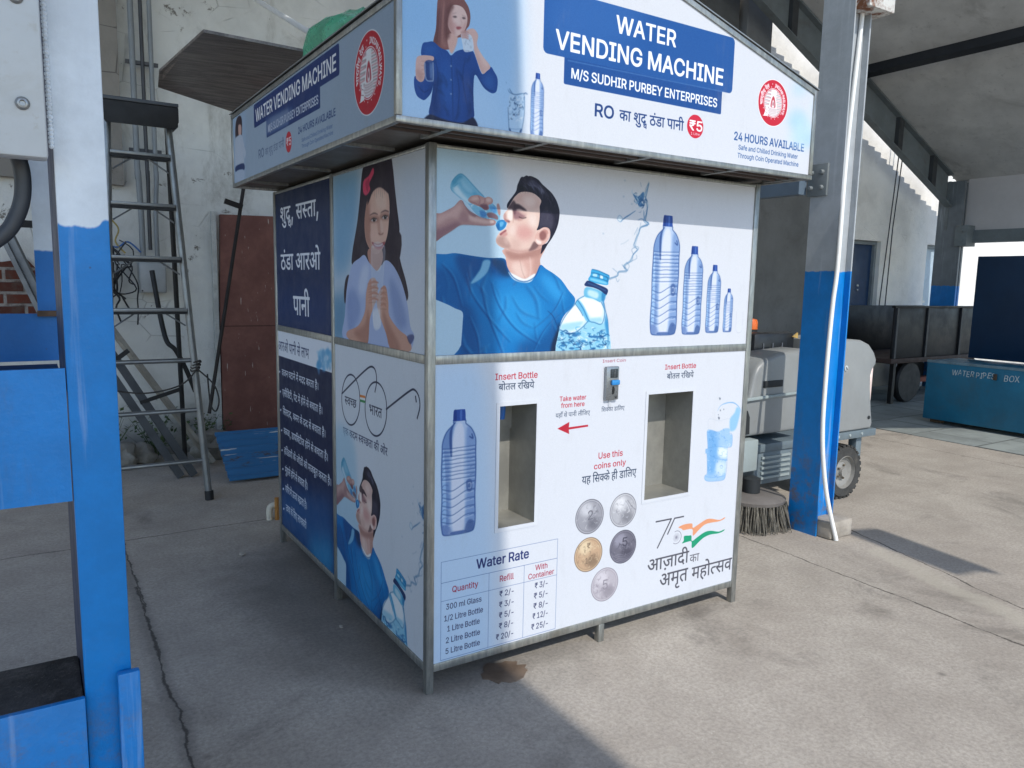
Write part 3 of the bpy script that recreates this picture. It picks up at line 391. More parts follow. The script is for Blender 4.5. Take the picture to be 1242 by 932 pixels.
        p.P('2b85c4',G_([(722,684),(742,640),(790,622),(842,640),(838,692),(802,734),(758,744)])); p.P('79c2ea',G_([(770,650),(810,650),(800,690),(770,700)]),1.6,.8); p.P('145a98',G_([(730,690),(760,660),(765,735),(745,738)]),1.6,.7)
        # neck and face
        nk=p.P('dcb0a4',[(356,455),(520,440),(505,500),(508,545),(485,580),(440,598),(385,580),(352,540),(362,495)])
        p.P('a87a70',[(358,462),(420,474),(470,462),(512,440),(505,482),(450,498),(380,500)],6,.8,1,nk); p.P('f0d4c8',[(385,520),(430,515),(450,570),(405,572)],7,.75,1,nk); p.P('b98a7e',[(480,480),(512,470),(508,560),(478,575)],7,.6,1,nk); p.L('b08378',[(420,500),(430,550),(445,585)],2.4,1.5,.5); p.L('efd6cc',[(462,490),(466,540),(458,585)],4,2,.5)
        fc=p.P('e9c9bc',F([(330,228),(410,216),(470,238),(548,300),(540,380),(530,520),(510,600),(545,590),(600,600),(575,740),(525,790),(430,812),(330,828),(260,814),(200,788),(150,768),(112,738),(101,702),(113,662),(134,630),(150,612),(170,600),(196,588),(210,560),(216,532),(198,520),(180,492),(174,462),(188,432),(214,404),(218,376),(245,340),(290,270)]))
        p.P('c99f95',F([(300,250),(420,225),(520,290),(530,380),(420,400),(330,340),(260,340)]),9,.55,1,fc); p.P('f4ded4',F([(380,270),(470,270),(500,340),(440,380),(380,340)]),9,.6,1,fc)
        p.P('d69a94',F([(300,580),(380,550),(460,590),(470,660),(400,700),(320,680)]),13,.75,1,fc); p.P('f6e3da',F([(420,450),(500,450),(500,560),(440,560)]),9,.7,1,fc); p.P('f3dcd2',F([(250,560),(300,560),(290,640),(240,640)]),7,.7,1,fc)
        p.P('a8847c',F([(105,690),(160,655),(215,700),(250,770),(190,785),(120,745)]),5,.75,1,fc); p.P('d4b4aa',F([(180,690),(215,690),(225,740),(195,735)]),3,.7,1,fc); p.P('b9877e',F([(230,780),(330,800),(440,790),(540,740),(540,800),(400,835),(240,820)]),6,.75,1,fc); p.P('cfa69b',F([(260,690),(340,720),(330,790),(260,780)]),7,.5,1,fc)
        p.P('3a2a34',F([(218,384),(245,345),(275,310),(300,345),(285,380),(272,430),(262,400),(235,396)]),2,.85,1,fc); p.P('3a2b35',F([(272,398),(285,350),(320,345),(360,368),(408,412),(372,408),(335,396),(306,402),(296,445),(278,450)]),1.8,.95,1,fc)
        p.P('8a6068',F([(272,420),(305,405),(345,425),(395,462),(370,484),(318,498),(278,488)]),3.4,.8,1,fc); p.P('d9b3ab',F([(330,415),(390,425),(405,455),(370,455)]),2.6,.7,1,fc); p.L('2a1a20',F([(328,470),(362,486),(402,478)]),2.2,.7,.9); p.P('c59089',F([(320,492),(370,495),(350,512),(315,508)]),2.2,.6,1,fc)
        p.P('f8ece4',F([(222,415),(258,400),(268,440),(262,500),(236,505),(215,470)]),2.4,.9,1,fc); p.P('a06a6c',F([(178,480),(205,495),(240,516),(225,530),(198,520)]),1.8,.85,1,fc); p.P('7a4a50',F([(212,508),(240,515),(232,526)]),1,.8,1,fc); p.P('b08484',F([(176,445),(196,430),(206,470),(196,492),(180,482)]),2,.6,1,fc); p.L('b98880',F([(268,410),(276,470),(270,530)]),2.4,1,.6)
        p.P('8a3f4c',F([(140,640),(165,620),(200,598),(205,612),(175,636),(150,655)]),1.4,.85,1,fc); p.P('c98c86',F([(160,640),(205,620),(215,650),(175,668)]),2.4,.7,1,fc); p.P('e6c4b8',F([(200,560),(235,560),(225,600),(205,595)]),2,.6,1,fc)
        # hair with ragged edges and strands
        hr=p.P('1f1d30',F([(345,88),(362,76),(372,80),(405,64),(420,72),(444,70),(482,84),(522,108),(558,150),(602,190),(652,238),(692,300),(716,360),(729,420),(725,482),(714,545),(690,612),(652,684),(612,742),(580,795),(544,838),(550,790),(562,744),(602,730),(632,680),(636,622),(615,584),(580,574),(545,590),(505,602),(520,560),(530,500),(535,430),(533,370),(548,312),(505,262),(462,236),(410,225),(362,226),(332,236),(300,262),(275,292),(240,348),(214,386),(212,350),(235,310),(274,260),(302,215),(314,160),(330,122)]),0,1,1)
        p.P('4d4a5c',F([(540,440),(600,420),(660,450),(670,540),(640,600),(610,575),(560,570),(525,590)]),6,.75,1,hr); p.P('5a5a72',F([(420,130),(470,110),(520,160),(580,210),(560,240),(500,190),(440,160)]),5,.75,1,hr); p.P('0f0e1a',F([(330,150),(400,190),(470,215),(540,270),(480,240),(400,220),(330,220)]),4,.8,1,hr)
        for k in range(46):
            t=r.random(); x0,y0=350+300*t,100+170*t*t+r.uniform(-10,60); a=.55+.7*t+r.gauss(0,.2); q=r.uniform(35,85); p.L(r.choice(['0b0a14','6c6c86','34334a','8587a0','12111d']),F([(x0,y0),(x0+q*math.cos(a),y0+q*math.sin(a)),(x0+1.7*q*math.cos(a+.25),y0+1.7*q*math.sin(a+.25))]),r.uniform(.8,1.8),.4,.6,1,hr)
        for k in range(44): x,y=r.uniform(530,720),r.uniform(320,640); q=r.uniform(15,40); p.L(r.choice(['17151f','77788c','8f90a2','2b2a38']),F([(x,y),(x+r.uniform(-6,8),y+q)]),r.uniform(.8,1.5),.4,.6,1,hr)
        for k in range(9): x=335+k*26; y=225-k*2+(k>4)*(k-4)*14; p.L('1f1d30',F([(x,y-20),(x+6,y+r.uniform(8,24))]),2,.5,.8,1)
        p.P('7a5c5c',F([(424,806),(445,770),(470,722),(492,716),(522,748),(500,782),(460,802)]),1.8,.95)
        er=p.P('e3b6aa',F([(498,640),(528,600),(575,574),(620,584),(637,620),(630,672),(600,722),(560,748),(520,748),(490,720),(484,670)])); p.P('8a5654',F([(530,640),(560,608),(596,616),(598,668),(572,702),(540,694)]),2.6,.85,1,er); p.P('c48c82',F([(560,590),(605,592),(622,630),(600,640)]),2.2,.7,1,er); p.L('f6e0d6',F([(520,625),(560,590),(600,592),(624,625),(615,680)]),2.6,1,.8); p.P('faece4',F([(495,690),(520,700),(550,715),(545,738),(505,730)]),2.4,.85,1,er); p.L('6a4242',F([(488,720),(520,752),(556,750)]),1.6,.7,.7)
        # shirt
        sh=p.P('1377bd',[(30,480),(65,477),(110,478),(150,474),(220,485),(290,494),(355,497),(368,535),(392,575),(440,592),(482,572),(505,524),(530,540),(565,562),(595,588),(625,630),(652,666),(640,700),(610,730),(590,770),(584,830),(585,930),(172,930),(174,860),(180,770),(180,722),(150,706),(118,690),(65,668),(30,660)],0,1,1)
        p.P('0a4c8c',[(150,480),(290,492),(355,500),(375,560),(340,580),(300,560),(260,560),(200,610)],10,.85,1,sh); p.P('0b5294',[(30,560),(130,540),(190,620),(185,720),(120,700),(30,670)],12,.7,1,sh); p.P('10243f',[(300,500),(355,500),(370,540),(385,575),(340,560)],7,.55,1,sh)
        p.P('2f9ee0',[(330,640),(420,620),(500,660),(520,760),(450,830),(360,800),(310,720)],34,.7,1,sh); p.P('35a2e4',[(500,560),(560,580),(610,640),(590,680),(540,640)],16,.8,1,sh); p.P('0a4684',[(172,700),(230,720),(250,930),(160,930)],16,.7,1,sh); p.P('09417c',[(420,850),(520,820),(585,740),(590,930),(430,930)],18,.6,1,sh)
        for k in range(24):
            x=r.uniform(60,600); y=r.uniform(520,880); a=r.choice([.9,1.1,1.3,2.2,2.5])+r.gauss(0,.15); q=r.uniform(25,80); c=r.uniform(-.35,.35); pts=[(x,y),(x+q*math.cos(a),y+q*math.sin(a)),(x+2*q*math.cos(a+c),y+2*q*math.sin(a+c))]; w=r.uniform(1.5,6)
            p.L('083c78',pts,w*1.5,r.uniform(3,6),.5,1,sh); p.L('4fb2ec',[(u+w*1.6,v-w*1.3) for u,v in pts],w*1.2,r.uniform(3,6),.4,1,sh)
        for a in ([(190,560),(220,650),(300,760),(380,850)],[(300,600),(330,690),(400,790),(500,860)],[(255,600),(280,720),(330,850),(360,930)],[(90,520),(140,580),(175,700)],[(600,640),(560,720),(480,790)],[(640,690),(580,740),(520,800),(470,900)],[(205,740),(240,830),(250,930)]):
            p.L('08407f',a,4.5,2,.7,1,sh); p.L('55b4ee',[(x+8,y-6) for x,y in a],3,2.2,.45,1,sh)
        p.P('8fc7e6',[(296,505),(292,535),(278,562),(245,590),(214,602),(235,570),(255,540),(268,505)],2,.85); p.P('eef1f3',[(372,552),(400,565),(440,582),(470,566),(486,560),(470,590),(440,598),(395,585)],1.5,1); p.L('0a4a90',[(355,500),(368,538),(395,578),(440,594),(482,574),(506,526)],3.4,.8,.85)
        p.P('15243f',[(586,770),(575,800),(552,860),(550,930),(590,930)],5,.85,1,sh); p.L('0b3f78',[(585,800),(560,740),(535,715)],4,1.5,.7,1,sh)
        # open bottle with swirling water
        bb=p.P('d7ecf6',Hq([(340,325),(270,370),(230,430),(150,530),(95,630),(78,690),(78,1000),(575,1000),(586,620),(576,560),(556,480),(541,400),(552,325)]))
        p.P('8fd0ec',Hq([(80,690),(200,725),(300,675),(390,590),(520,620),(580,600),(580,1000),(80,1000)]),4,.85,1,bb); p.P('f6fafc',Hq([(280,378),(340,352),(430,372),(508,402),(528,500),(500,550),(425,556),(362,500),(322,440)]),3,.95,1,bb); p.P('f4f9fc',Hq([(150,540),(238,436),(305,510),(345,580),(280,600),(180,610),(115,620)]),4,.95,1,bb); p.P('a5daf0',Hq([(110,630),(200,610),(320,600),(280,650),(180,690),(100,670)]),4,.85,1,bb); p.P('9fd6ee',Hq([(390,570),(500,555),(525,600),(420,600)]),3,.8,1,bb)
        p.P('1f7fc0',Hq([(520,330),(552,330),(556,480),(584,620),(578,760),(548,600),(556,500),(524,400)]),3,.75,1,bb); p.P('49aee0',Hq([(245,395),(290,380),(350,470),(395,590),(360,590),(310,500)]),2.4,.75,1,bb)
        for k in range(120):
            x=r.uniform(90,575); y=r.triangular(660,930,800); q=r.uniform(14,55); a=r.uniform(0,6.3); p.L(r.choice(['0c4b86','15609e','1f78ba','0d3f74','eaf6fc','ffffff','bfe4f7','5cb8e4']),Hq([(x,y),(x+q*math.cos(a),y+.7*q*math.sin(a)),(x+1.5*q*math.cos(a+.8),y+q*math.sin(a+.8))]),r.uniform(1.4,4.6),.6,.85,1,bb)
        for k in range(26): x=r.uniform(100,570); y=r.uniform(700,900); q=r.uniform(14,34); p.P(r.choice(['0f5496','1a6cae','0b4480']),Hq([(x-q,y),(x-q*.2,y-q*.5),(x+q,y-q*.1),(x+q*.2,y+q*.4)]),1.2,.7,1,bb)
        for a in ([(270,375),(330,470),(385,585),(440,605),(520,620),(548,490),(512,395)],[(240,405),(300,490),(325,540)],[(84,680),(200,722),(300,672),(380,590)],[(78,700),(95,630),(150,530),(232,430),(272,372),(345,330)],[(541,400),(556,480),(584,620),(580,900)],[(345,330),(430,355),(505,395)]): p.L('145c98',Hq(a),2.6,.6,.85)
        p.P('63b9de',Hq([(340,335),(365,240),(560,305),(545,345),(505,395),(430,362)]),1,.9); p.P('d4eef8',Hq([(385,270),(480,300),(470,360),(380,325)]),3,.85); p.P('1f78b4',Hq([(520,300),(560,310),(550,350),(520,390)]),2,.7)
        p.P('3ba6da',Hq([(403,115),(416,58),(470,68),(540,94),(597,126),(588,182),(566,222),(388,178)])); p.P('bfe8f6',Hq([(430,105),(470,110),(465,140),(428,132)]),1,.9); p.P('eefafd',Hq([(500,120),(530,130),(526,160),(498,150)]),1,.9); p.P('8ad4f0',Hq([(420,150),(560,190),(555,210),(410,172)]),1.4,.8)
        for a in ([(410,95),(480,105),(590,150)],[(402,128),(490,150),(585,185)],[(416,60),(480,72),(597,126)],[(480,105),(500,130),(490,155)],[(560,130),(580,150),(570,190)]): p.L('12588c',Hq(a),2.4,.5,.85)
        p.P('1c3568',Hq([(358,186),(372,176),(400,180),(480,214),(578,262),(570,318),(545,310),(500,276),(430,246),(342,226)])); p.L('5a8ec0',Hq([(375,200),(470,235),(560,280)]),2,.6,.7)
    def splash(p):
        r=random.Random(3); T_=lambda pts:[(121.6+.6087*x,40.5+.6087*y) for x,y in pts]
        stem=[(60,860),(130,832),(150,800),(215,790),(182,752),(240,715),(265,660),(302,620),(272,590),(290,550),(310,480),(330,440),(385,410),(352,385),(362,330),(376,280),(366,210),(356,180),(376,130),(388,80)]
        for k in range(5):
            p.L(r.choice(['3d6f9c','6d9cc2','2a5a88','9cc4e0']),T_([(x+r.gauss(0,6),y+r.gauss(0,6)) for x,y in stem]),r.uniform(.9,1.8),.4,.75)
        for a in ([(95,770),(130,800),(135,815)],[(120,840),(135,880),(150,860)],[(170,740),(200,770),(195,745)],[(215,790),(230,750),(205,720)],[(240,715),(290,690),(285,660)],[(265,660),(250,620),(275,600)],[(310,470),(320,420),(325,400)],[(270,500),(300,440)]): p.L(r.choice(['3d6f9c','2a5a88']),T_(a),1.3,.4,.8)
        m=p.P('2f6ca4',T_([(258,168),(300,190),(345,152),(348,205),(322,240),(355,262),(312,272),(294,235)]),.6,.85)
        for k in range(34):
            x=r.gauss(330,24); y=r.gauss(225,38); a=r.uniform(0,6.3); q=r.uniform(8,34); p.L(r.choice(['1b4f88','2d6aa6','0f3f74','9cc6e4','d4e8f4']),T_([(x,y),(x+q*math.cos(a),y+q*math.sin(a)),(x+1.5*q*math.cos(a+.6),y+1.5*q*math.sin(a+.6))]),r.uniform(1.2,3.2),.5,.8,1)
        for a in ([(388,70),(378,140),(350,260)],[(345,300),(350,350),(352,385)],[(375,270),(372,330),(358,390)],[(300,380),(330,370),(352,385)],[(320,75),(328,112)],[(352,385),(388,412),(330,440)]): p.L('1f5a94',T_(a),2.6,.6,.8,1)
        p.L('2a679f',T_([(160,392),(195,362),(230,340),(282,304)]),4,.7,.85,1); p.L('5b92bd',T_([(132,372),(150,342),(176,368),(160,396),(132,374)]),1.8,.5,.85); p.P('d4e8f4',T_([(140,368),(155,352),(168,370),(156,385)]),1,.9); p.L('8fa9be',T_([(160,576),(190,565),(228,538)]),1.6,.5,.7)
        for x,y in ((185,190),(250,250),(20,490),(195,60)): p.P('9fb6cc',T_([(x-9,y),(x,y-9),(x+9,y),(x,y+9)]),1.5,.5)
    def emblem(p,c,r,dim=0):
        f=p.fn; p.mm(*c); k=r/100.
        Lp=lambda pts:[(x*k,y*k) for x,y in pts]
        p.C(W,(0,0),r*1.03,.9); R='cf2439'
        p.C(R,(0,0),r); p.C(R,(0,0),r*.98); p.C(W,(0,0),r*.64); p.C(R,(0,0),r*.615); cl=p.C(W,(0,0),r*.595)
        for i in range(14):
            y=-54+i*7.4; p.L('b4303f' if i%2 else '4a3038',Lp([(-60,y),(-16,y+(-1)**i*2)]),r*.022,.4,.75,0,cl,0); p.L('b4303f' if i%2 else '4a3038',Lp([(18,y+3),(60,y+4)]),r*.022,.4,.75,0,cl,0)
        # locomotive front
        p.P('ffffff',Lp([(-26,50),(-26,10),(-16,-18),(0,-34),(16,-18),(26,10),(26,50)]),0,1,1,cl)
        p.P('c23344',Lp([(-17,14),(-13,-10),(-6,-26),(0,-30),(6,-26),(13,-10),(17,14),(10,20),(-10,20)]),.8,.95,1,cl); p.P('f7eef0',Lp([(-8,18),(-7,-4),(0,-14),(7,-4),(8,18)]),.5,1,1,cl); p.P('8d2735',Lp([(-3,0),(0,-6),(3,0),(3,10),(-3,10)]),.4,.9,1,cl)
        for y in (24,30,36,43,50): p.L('8a4450',Lp([(-28,y),(-5,y+3),(28,y+1)]),r*.02,.4,.7,0,cl)
        p.P(W,Lp([(-58,58),(-44,18),(-36,18),(-30,60),(-52,62),(-68,62)]),0,1,0); p.L('9a3a48',Lp([(-48,30),(-36,34)]),r*.02,.3,.7); p.L('9a3a48',Lp([(-52,44),(-34,48)]),r*.02,.3,.7)
        for i in range(18):
            a=math.pi*2*i/18+.1
            x,y=70*math.sin(a),-70*math.cos(a); p.P(W,Lp([(x-2.6,y),(x,y-3),(x+2.6,y),(x,y+3)]),.2,.95,0)
        cx,cy=p.m(0,0)
        p.ops.append(['a',W,1,list('INDIAN RAILWAYS'),round(cx*U),round(cy*U),round(r*.785/1000*U),round(r*.14/1000*U),5,122,1])
        p.ops.append(['a',W,1,shape('भारतीय रेल'),round(cx*U),round(cy*U),round(r*.785/1000*U),round(r*.16/1000*U),-102,-25,1])
        p.P(W,Lp([(-14,-82),(-11,-85),(-8,-82),(-11,-79)]),.2,1,0)
        p.fn=f
    # ---------------------------------------------------------------- header front
    h=Pn('hf','dde0e7'); h.zoom(480,0,4.6615)
    h.P('a4cdf4',[(-140,-900),(690,-700),(720,300),(700,800),(-40,680)],32,1,0); h.P('86bdf0',[(-40,-260),(300,-260),(300,300),(-40,300)],60,.45,0); h.P('bfdcf7',[(0,400),(600,460),(640,760),(-10,700)],45,.5,0)
    hair=h.P('8a5a55',[(248,-20),(300,-70),(360,-60),(395,0),(418,40),(428,90),(422,140),(405,165),(395,205),(352,215),(322,270),(282,279),(236,266),(217,240),(233,160),(238,60)]); 
    h.P('5f3a3c',[(240,60),(262,60),(258,200),(240,260),(218,240)],8,.8,1,hair); h.P('b98a80',[(268,20),(290,20),(280,190),(300,260),(262,240)],7,.6,1,hair)
    for q in range(14): h.L(random.choice(['4e2f31','a8766c','6f4644']),[(262+q*4,0),(250+q*5,110),(240+q*6,250)],1.4,.6,.55,1,hair)
    h.P('dcb3a8',[(300,195),(350,190),(352,240),(325,300),(305,270)],1)
    f=h.P('e8c8c0',[(318,42),(345,26),(385,42),(408,85),(410,125),(398,165),(375,190),(345,202),(318,180),(300,130)]); h.P('cfa299',[(300,110),(320,120),(335,185),(310,170)],7,.7,1,f); h.P('d49d98',[(355,150),(378,152),(372,165),(352,163)],2,.9,1,f); h.L('6a4a48',[(325,76),(350,70)],2,.6,.8,1); h.L('6a4a48',[(380,84),(402,92)],2,.6,.8,1); h.P('3c2c30',[(327,92),(342,88),(352,94),(340,99)],1.2,.9,1,f); h.P('3c2c30',[(380,98),(392,96),(402,102),(390,106)],1.2,.9,1,f); h.L('c79a90',[(372,100),(380,135),(366,140)],1.6,.7,.7); h.P('f6e2db',[(340,105),(360,110),(352,140),(330,132)],7,.6,1,f)
    h.P('b98a82',[(300,60),(322,60),(330,150),(345,200),(318,185),(300,130)],6,.7,1,f); h.P('c98f8a',[(330,125),(352,130),(348,160),(328,155)],6,.6,1,f); h.P('c79088',[(385,150),(408,110),(402,160),(380,190)],5,.6,1,f); h.P('9c4a50',[(348,152),(362,148),(378,154),(364,164),(352,163)],1.2,.85,1,f)
    h.P('6b4340',[(296,40),(322,20),(335,40),(308,80),(300,150),(312,200),(290,220),(284,120)],3,.8)
    sh=h.P('1f4a94',[(158,245),(185,236),(218,234),(258,268),(296,285),(318,312),(345,290),(385,278),(425,285),(445,292),(462,335),(488,408),(505,415),(540,376),(560,400),(582,445),(578,508),(560,526),(535,520),(500,490),(455,420),(445,500),(447,600),(446,665),(390,690),(330,688),(260,668),(195,648),(205,570),(217,480),(205,525),(172,562),(150,560),(122,535),(109,480),(114,428),(145,455),(166,400),(160,330),(148,300)])
    h.P('12306a',[(200,520),(240,400),(260,640),(195,650)],12,.7,1,sh); h.P('356fc0',[(260,320),(310,340),(320,600),(270,560)],20,.6,1,sh); h.P('10306c',[(440,420),(470,430),(450,660),(410,680)],12,.6,1,sh); h.P('3a72bd',[(500,440),(550,420),(560,490),(530,505)],10,.5,1,sh); h.P('2f68b4',[(160,260),(215,245),(250,290),(180,330)],12,.6,1,sh)
    for q in range(18): x=random.uniform(200,440); y=random.uniform(300,620); z=random.uniform(20,60); an=1.3+random.gauss(0,.4); h.L('0c2856',[(x,y),(x+z*math.cos(an),y+z*math.sin(an)),(x+1.8*z*math.cos(an+.2),y+1.8*z*math.sin(an+.2))],random.uniform(3,7),3,.45,1,sh); h.L('3f78c4',[(x+10,y-4),(x+10+z*math.cos(an),y-4+z*math.sin(an))],4,3,.4,1,sh)
    for a in ([(318,312),(325,450),(330,688)],[(230,330),(245,450),(220,600)],[(400,320),(385,450),(420,640)],[(350,400),(365,520),(350,680)],[(470,440),(520,500),(560,515)],[(130,480),(165,520),(200,500)]): h.L('0d2a60',a,2.2,1.2,.7,1,sh)
    for y in (372,450,530): h.P('c9d4e8',[(318,y-4),(323,y),(319,y+4),(314,y)],.5,.9)
    fa=h.P('dfb9b0',[(405,175),(430,160),(452,165),(472,200),(466,255),(500,318),(541,374),(520,402),(497,416),(478,375),(450,290),(435,215)]); h.P('b98f88',[(450,290),(470,340),(500,414),(482,390)],6,.7,1,fa); h.P('f3dad2',[(470,260),(500,320),(530,372),(515,370),(480,310)],5,.6,1,fa)
    g=h.P('dbe6f2',[(374,192),(402,184),(436,205),(447,275),(420,292),(392,288),(384,250)],0,.85); 
    for k in range(16):
        x=random.uniform(382,440); y=random.uniform(205,285); h.L(random.choice(['33506e','ffffff','5b7a98','22364f']),[(x,y),(x+random.uniform(-10,10),y+random.uniform(6,20))],1.6,.4,.8,1,g)
    for q in range(4): h.L('c99a92',[(372+q*2,182+q*10),(398,176+q*11),(420,184+q*12)],5.5,1,.95,1); h.L('efd3ca',[(374+q*2,180+q*10),(396,175+q*11)],2.5,1,.6,1)
    hd=h.P('d9b2aa',[(122,330),(150,312),(190,312),(218,318),(220,338),(195,350),(172,352),(168,440),(150,462),(128,452),(118,425)]); h.P('b48880',[(120,400),(140,390),(165,440),(140,465)],6,.6,1,hd)
    for q in range(4): h.L('b98d86',[(150,345+q*24),(185,342+q*24)],1.6,.6,.8)
    g=h.P('27407a',[(168,350),(217,348),(218,448),(205,457),(182,452),(172,440)],0,.8); h.L('e8f0fa',[(170,352),(176,445),(208,456),(218,445),(216,350)],2,.5,.9); h.P('8fb0dc',[(200,360),(212,360),(212,440),(202,440)],3,.7,1,g)
    h.P('1c2240',[(195,646),(260,667),(330,687),(390,690),(446,664),(452,740),(180,700)],1)
    # glass and bottle
    h.zoom(605,85,10.97)
    g=h.P('b5d4f0',[(135,490),(150,480),(160,320),(350,310),(356,560),(330,740),(300,835),(170,825),(150,740)],0,.8); r=random.Random(5)
    for k in range(60):
        x=r.uniform(150,350); y=r.triangular(310,700,360); a=r.uniform(0,6.3); s=r.uniform(10,40); h.L(r.choice(['274a78','3a6296','1b3a63','eef5fc','ffffff']),[(x,y),(x+s*math.cos(a),y+s*math.sin(a)),(x+1.5*s*math.cos(a+.8),y+1.5*s*math.sin(a+.8))],r.uniform(.8,2.6),.4,.75,1,g)
    h.L('33507c',[(138,490),(148,740),(172,828),(300,838),(330,745),(356,560),(352,330)],1.6,.4,.85); h.P('31507e',[(150,775),(170,780),(178,828),(160,812)],1,.9); h.P('31507e',[(300,790),(322,785),(305,835),(290,830)],1,.9); h.L('5a7fae',[(152,770),(240,785),(325,775)],1.4,.5,.7)
    for a in ([(135,250),(150,285),(190,310),(240,325),(300,315),(345,310),(400,322)],[(155,240),(175,280),(205,320)],[(110,150),(120,178)],[(340,330),(370,300),(400,320)]): h.L('2f5484',a,2.2,.5,.85,1)
    bottle(h,(432,876),(600,888),(545,40))
    # title boxes
    h.zoom(0,0,1)
    def box(p,a,b,rad=9,col='2b60ae'):
        (x0,z0),(x1,z1)=p.m(*a),p.m(*b); z0,z1=min(z0,z1),max(z0,z1); r=rad/1000; pts=[]
        for cx,cy,s in ((x1-r,z1-r,0),(x0+r,z1-r,1),(x0+r,z0+r,2),(x1-r,z0+r,3)):
            for k in range(4):
                t=(s+k/3)*math.pi/2; pts+=[round((cx+r*math.cos(t))*U),round((cy+r*math.sin(t))*U)]
        p.ops.append(['p',col,1,0,0,-1,pts]); return len(p.ops)-1
    def boxm(p,x0,z0,x1,z1,rad,col):
        f=p.fn; p.fn=lambda X,Y:(X,Y); i=box(p,(x0,z0),(x1,z1),rad,col); p.fn=f; return i
    TL=h.m(661,-16); TR=h.m(892.8,44.5); BL=h.m(661,66); BR=h.m(890,112)
    zt=(TL[1]+TR[1])/2; zb=(BL[1]+BR[1])/2; x0=(TL[0]+BL[0])/2; x1=(TR[0]+BR[0])/2

    c0=h.m(685,103.5); c1=h.m(876,137); zc=(c0[1]+c1[1])/2
    boxm(h,c0[0],zc,c1[0],zb+.03,5,'1d4f95'); 
    b1=boxm(h,x0,zb,x1,zt,16,'22589f'); h.B('3a6eb4',720,20,60,40,40,.5,0,b1)
    h.fn=None; h.zoom(0,0,1)
    h.L('7ea4da',[(690,73),(880,111.5)],1.6,.3,.7,0,-1,0)
    h.T('WATER',W,(749,39),(821,56.5),20.3,1); h.T('VENDING MACHINE',W,(675.5,59.5),(878,102),21,1); h.T('M/S SUDHIR PURBEY ENTERPRISES',W,(694.5,96.5),(871,128.3),11.2,1)
    h.T('RO',NAVY,(723,140.5),(745.5,144.3),15,1); h.T('का शुद्ध ठंडा पानी',NAVY,(752.5,145.8),(830.5,158),11.6,.6)
    h.C('d4263f',(844.8,153.4),39); h.T('₹5',W,(837.5,157),(853,160),12,1); h.T('1 Litre',W,(839.5,163),(850,164.7),3,0)
    h.T('24 HOURS AVAILABLE','2a5a9c',(891.9,170),(976.3,183.4),9.6,1); h.T('Safe and Chilled Drinking Water','2a5a9c',(897,182.2),(969,191.9),5.6,.5); h.T('Through Coin Operated Machine','2a5a9c',(896,192),(969.8,201.4),5.6,.5)
    for k in range(12): h.B(random.choice(['a8d4f2','c3e2f7','b5dcf5']),random.uniform(965,992),random.uniform(95,178),random.uniform(5,12),random.uniform(6,16),22,.5)
    emblem(h,(939.3,125),81)
    # ---------------------------------------------------------------- header side (seen at a slant)
    s=Pn('hs','a6b9cb'); s.zoom(270,20,4.235)
    s.P('a9c0d8',[(40,500),(110,440),(110,860),(40,880)],25,.8,0)
    q=[s.m(152,455),s.m(590,135),s.m(590,310),s.m(155,567)]
    w=[s.m(215,535),s.m(492,370),s.m(492,480),s.m(220,615)]
    s.fn=lambda X,Y:(X,Y)
    zt=(q[0][1]+q[1][1])/2; zb=(q[2][1]+q[3][1])/2; zc=(w[2][1]+w[3][1])/2
    boxm(s,(w[0][0]+w[3][0])/2,zc,(w[1][0]+w[2][0])/2,zb+.02,5,'173a78'); boxm(s,(q[0][0]+q[3][0])/2,zb,(q[1][0]+q[2][0])/2,zt,10,'173876')
    s.fn=None
    s.P('7f93b4',[(215,530),(330,468),(330,556),(218,612)],8,.65,0)
    s.T('WATER VENDING MACHINE',W,(163,533),(573,287),73,1); s.T('M/S SUDHIR PURBEY ENTERPRISES','e4eaf3',(226,588),(482,455),41,1)
    s.P('8fa0bd',[(235,525),(350,465),(352,520),(240,580)],10,.45,0)
    s.T('RO','5b6f92',(178,730),(205,717),44,1); s.T('का शुद्ध ठंडा पानी','6c7d9c',(212,714),(308,668),34,.4); s.C('d4303f',(331,645),38); s.T('₹5','f3e6e8',(320,668),(344,655),40,1)
    s.T('24 HOURS AVAILABLE','27477f',(380,600),(570,512),36,1); s.T('Safe and Chilled Drinking Water','3a5c96',(398,642),(556,574),20,.5); s.T('Through Coin Operated Machine','3a5c96',(398,676),(558,606),20,.5)
    emblem(s,(740,291),113)
    s.P('3a2a33',[(62,540),(75,512),(90,520),(93,580),(88,640),(66,650),(58,600)],1); s.P('d9b0a4',[(74,560),(88,560),(88,605),(76,612)],1); s.P('c3cedd',[(58,640),(74,612),(92,610),(103,660),(112,700),(106,730),(100,700),(100,775),(62,780)],1); s.P('1c376c',[(62,770),(101,755),(103,790),(62,800)],1); s.P('b6c6da',[(62,798),(102,788),(100,845),(66,850)],1)
    # ---------------------------------------------------------------- front upper
    u=Pn('fu','dde0e7'); u.zoom(510,170,3.452); man(u)
    M_front=u
    u.zoom(700,200,4.052); splash(u)
    for bl,br,tp in (((361,832),(490,838),(455,250)),((517,830),(608,834),(586,401)),((634,823),(699,826),(686,493)),((720,820),(763,823),(756,609))): bottle(u,bl,br,tp)
    u.L('b9bccb',[(790,722),(787,815),(814,817),(821,724)],1.2,.4,.8); u.L('c9ccd8',[(790,790),(818,792)],1,.5,.7); u.P('dfe3ee',[(790,785),(818,787),(814,817),(787,815)],1,.6)
    # ---------------------------------------------------------------- front lower
    l=Pn('fl','dde0e7'); l.zoom(520,430,4.05)
    l.P('c3dcf5',[(-10,20),(250,20),(300,200),(320,600),(330,1000),(330,1700),(-10,1700)],38,.95,0)
    bottle(l,(64,892),(232,872),(160,272))
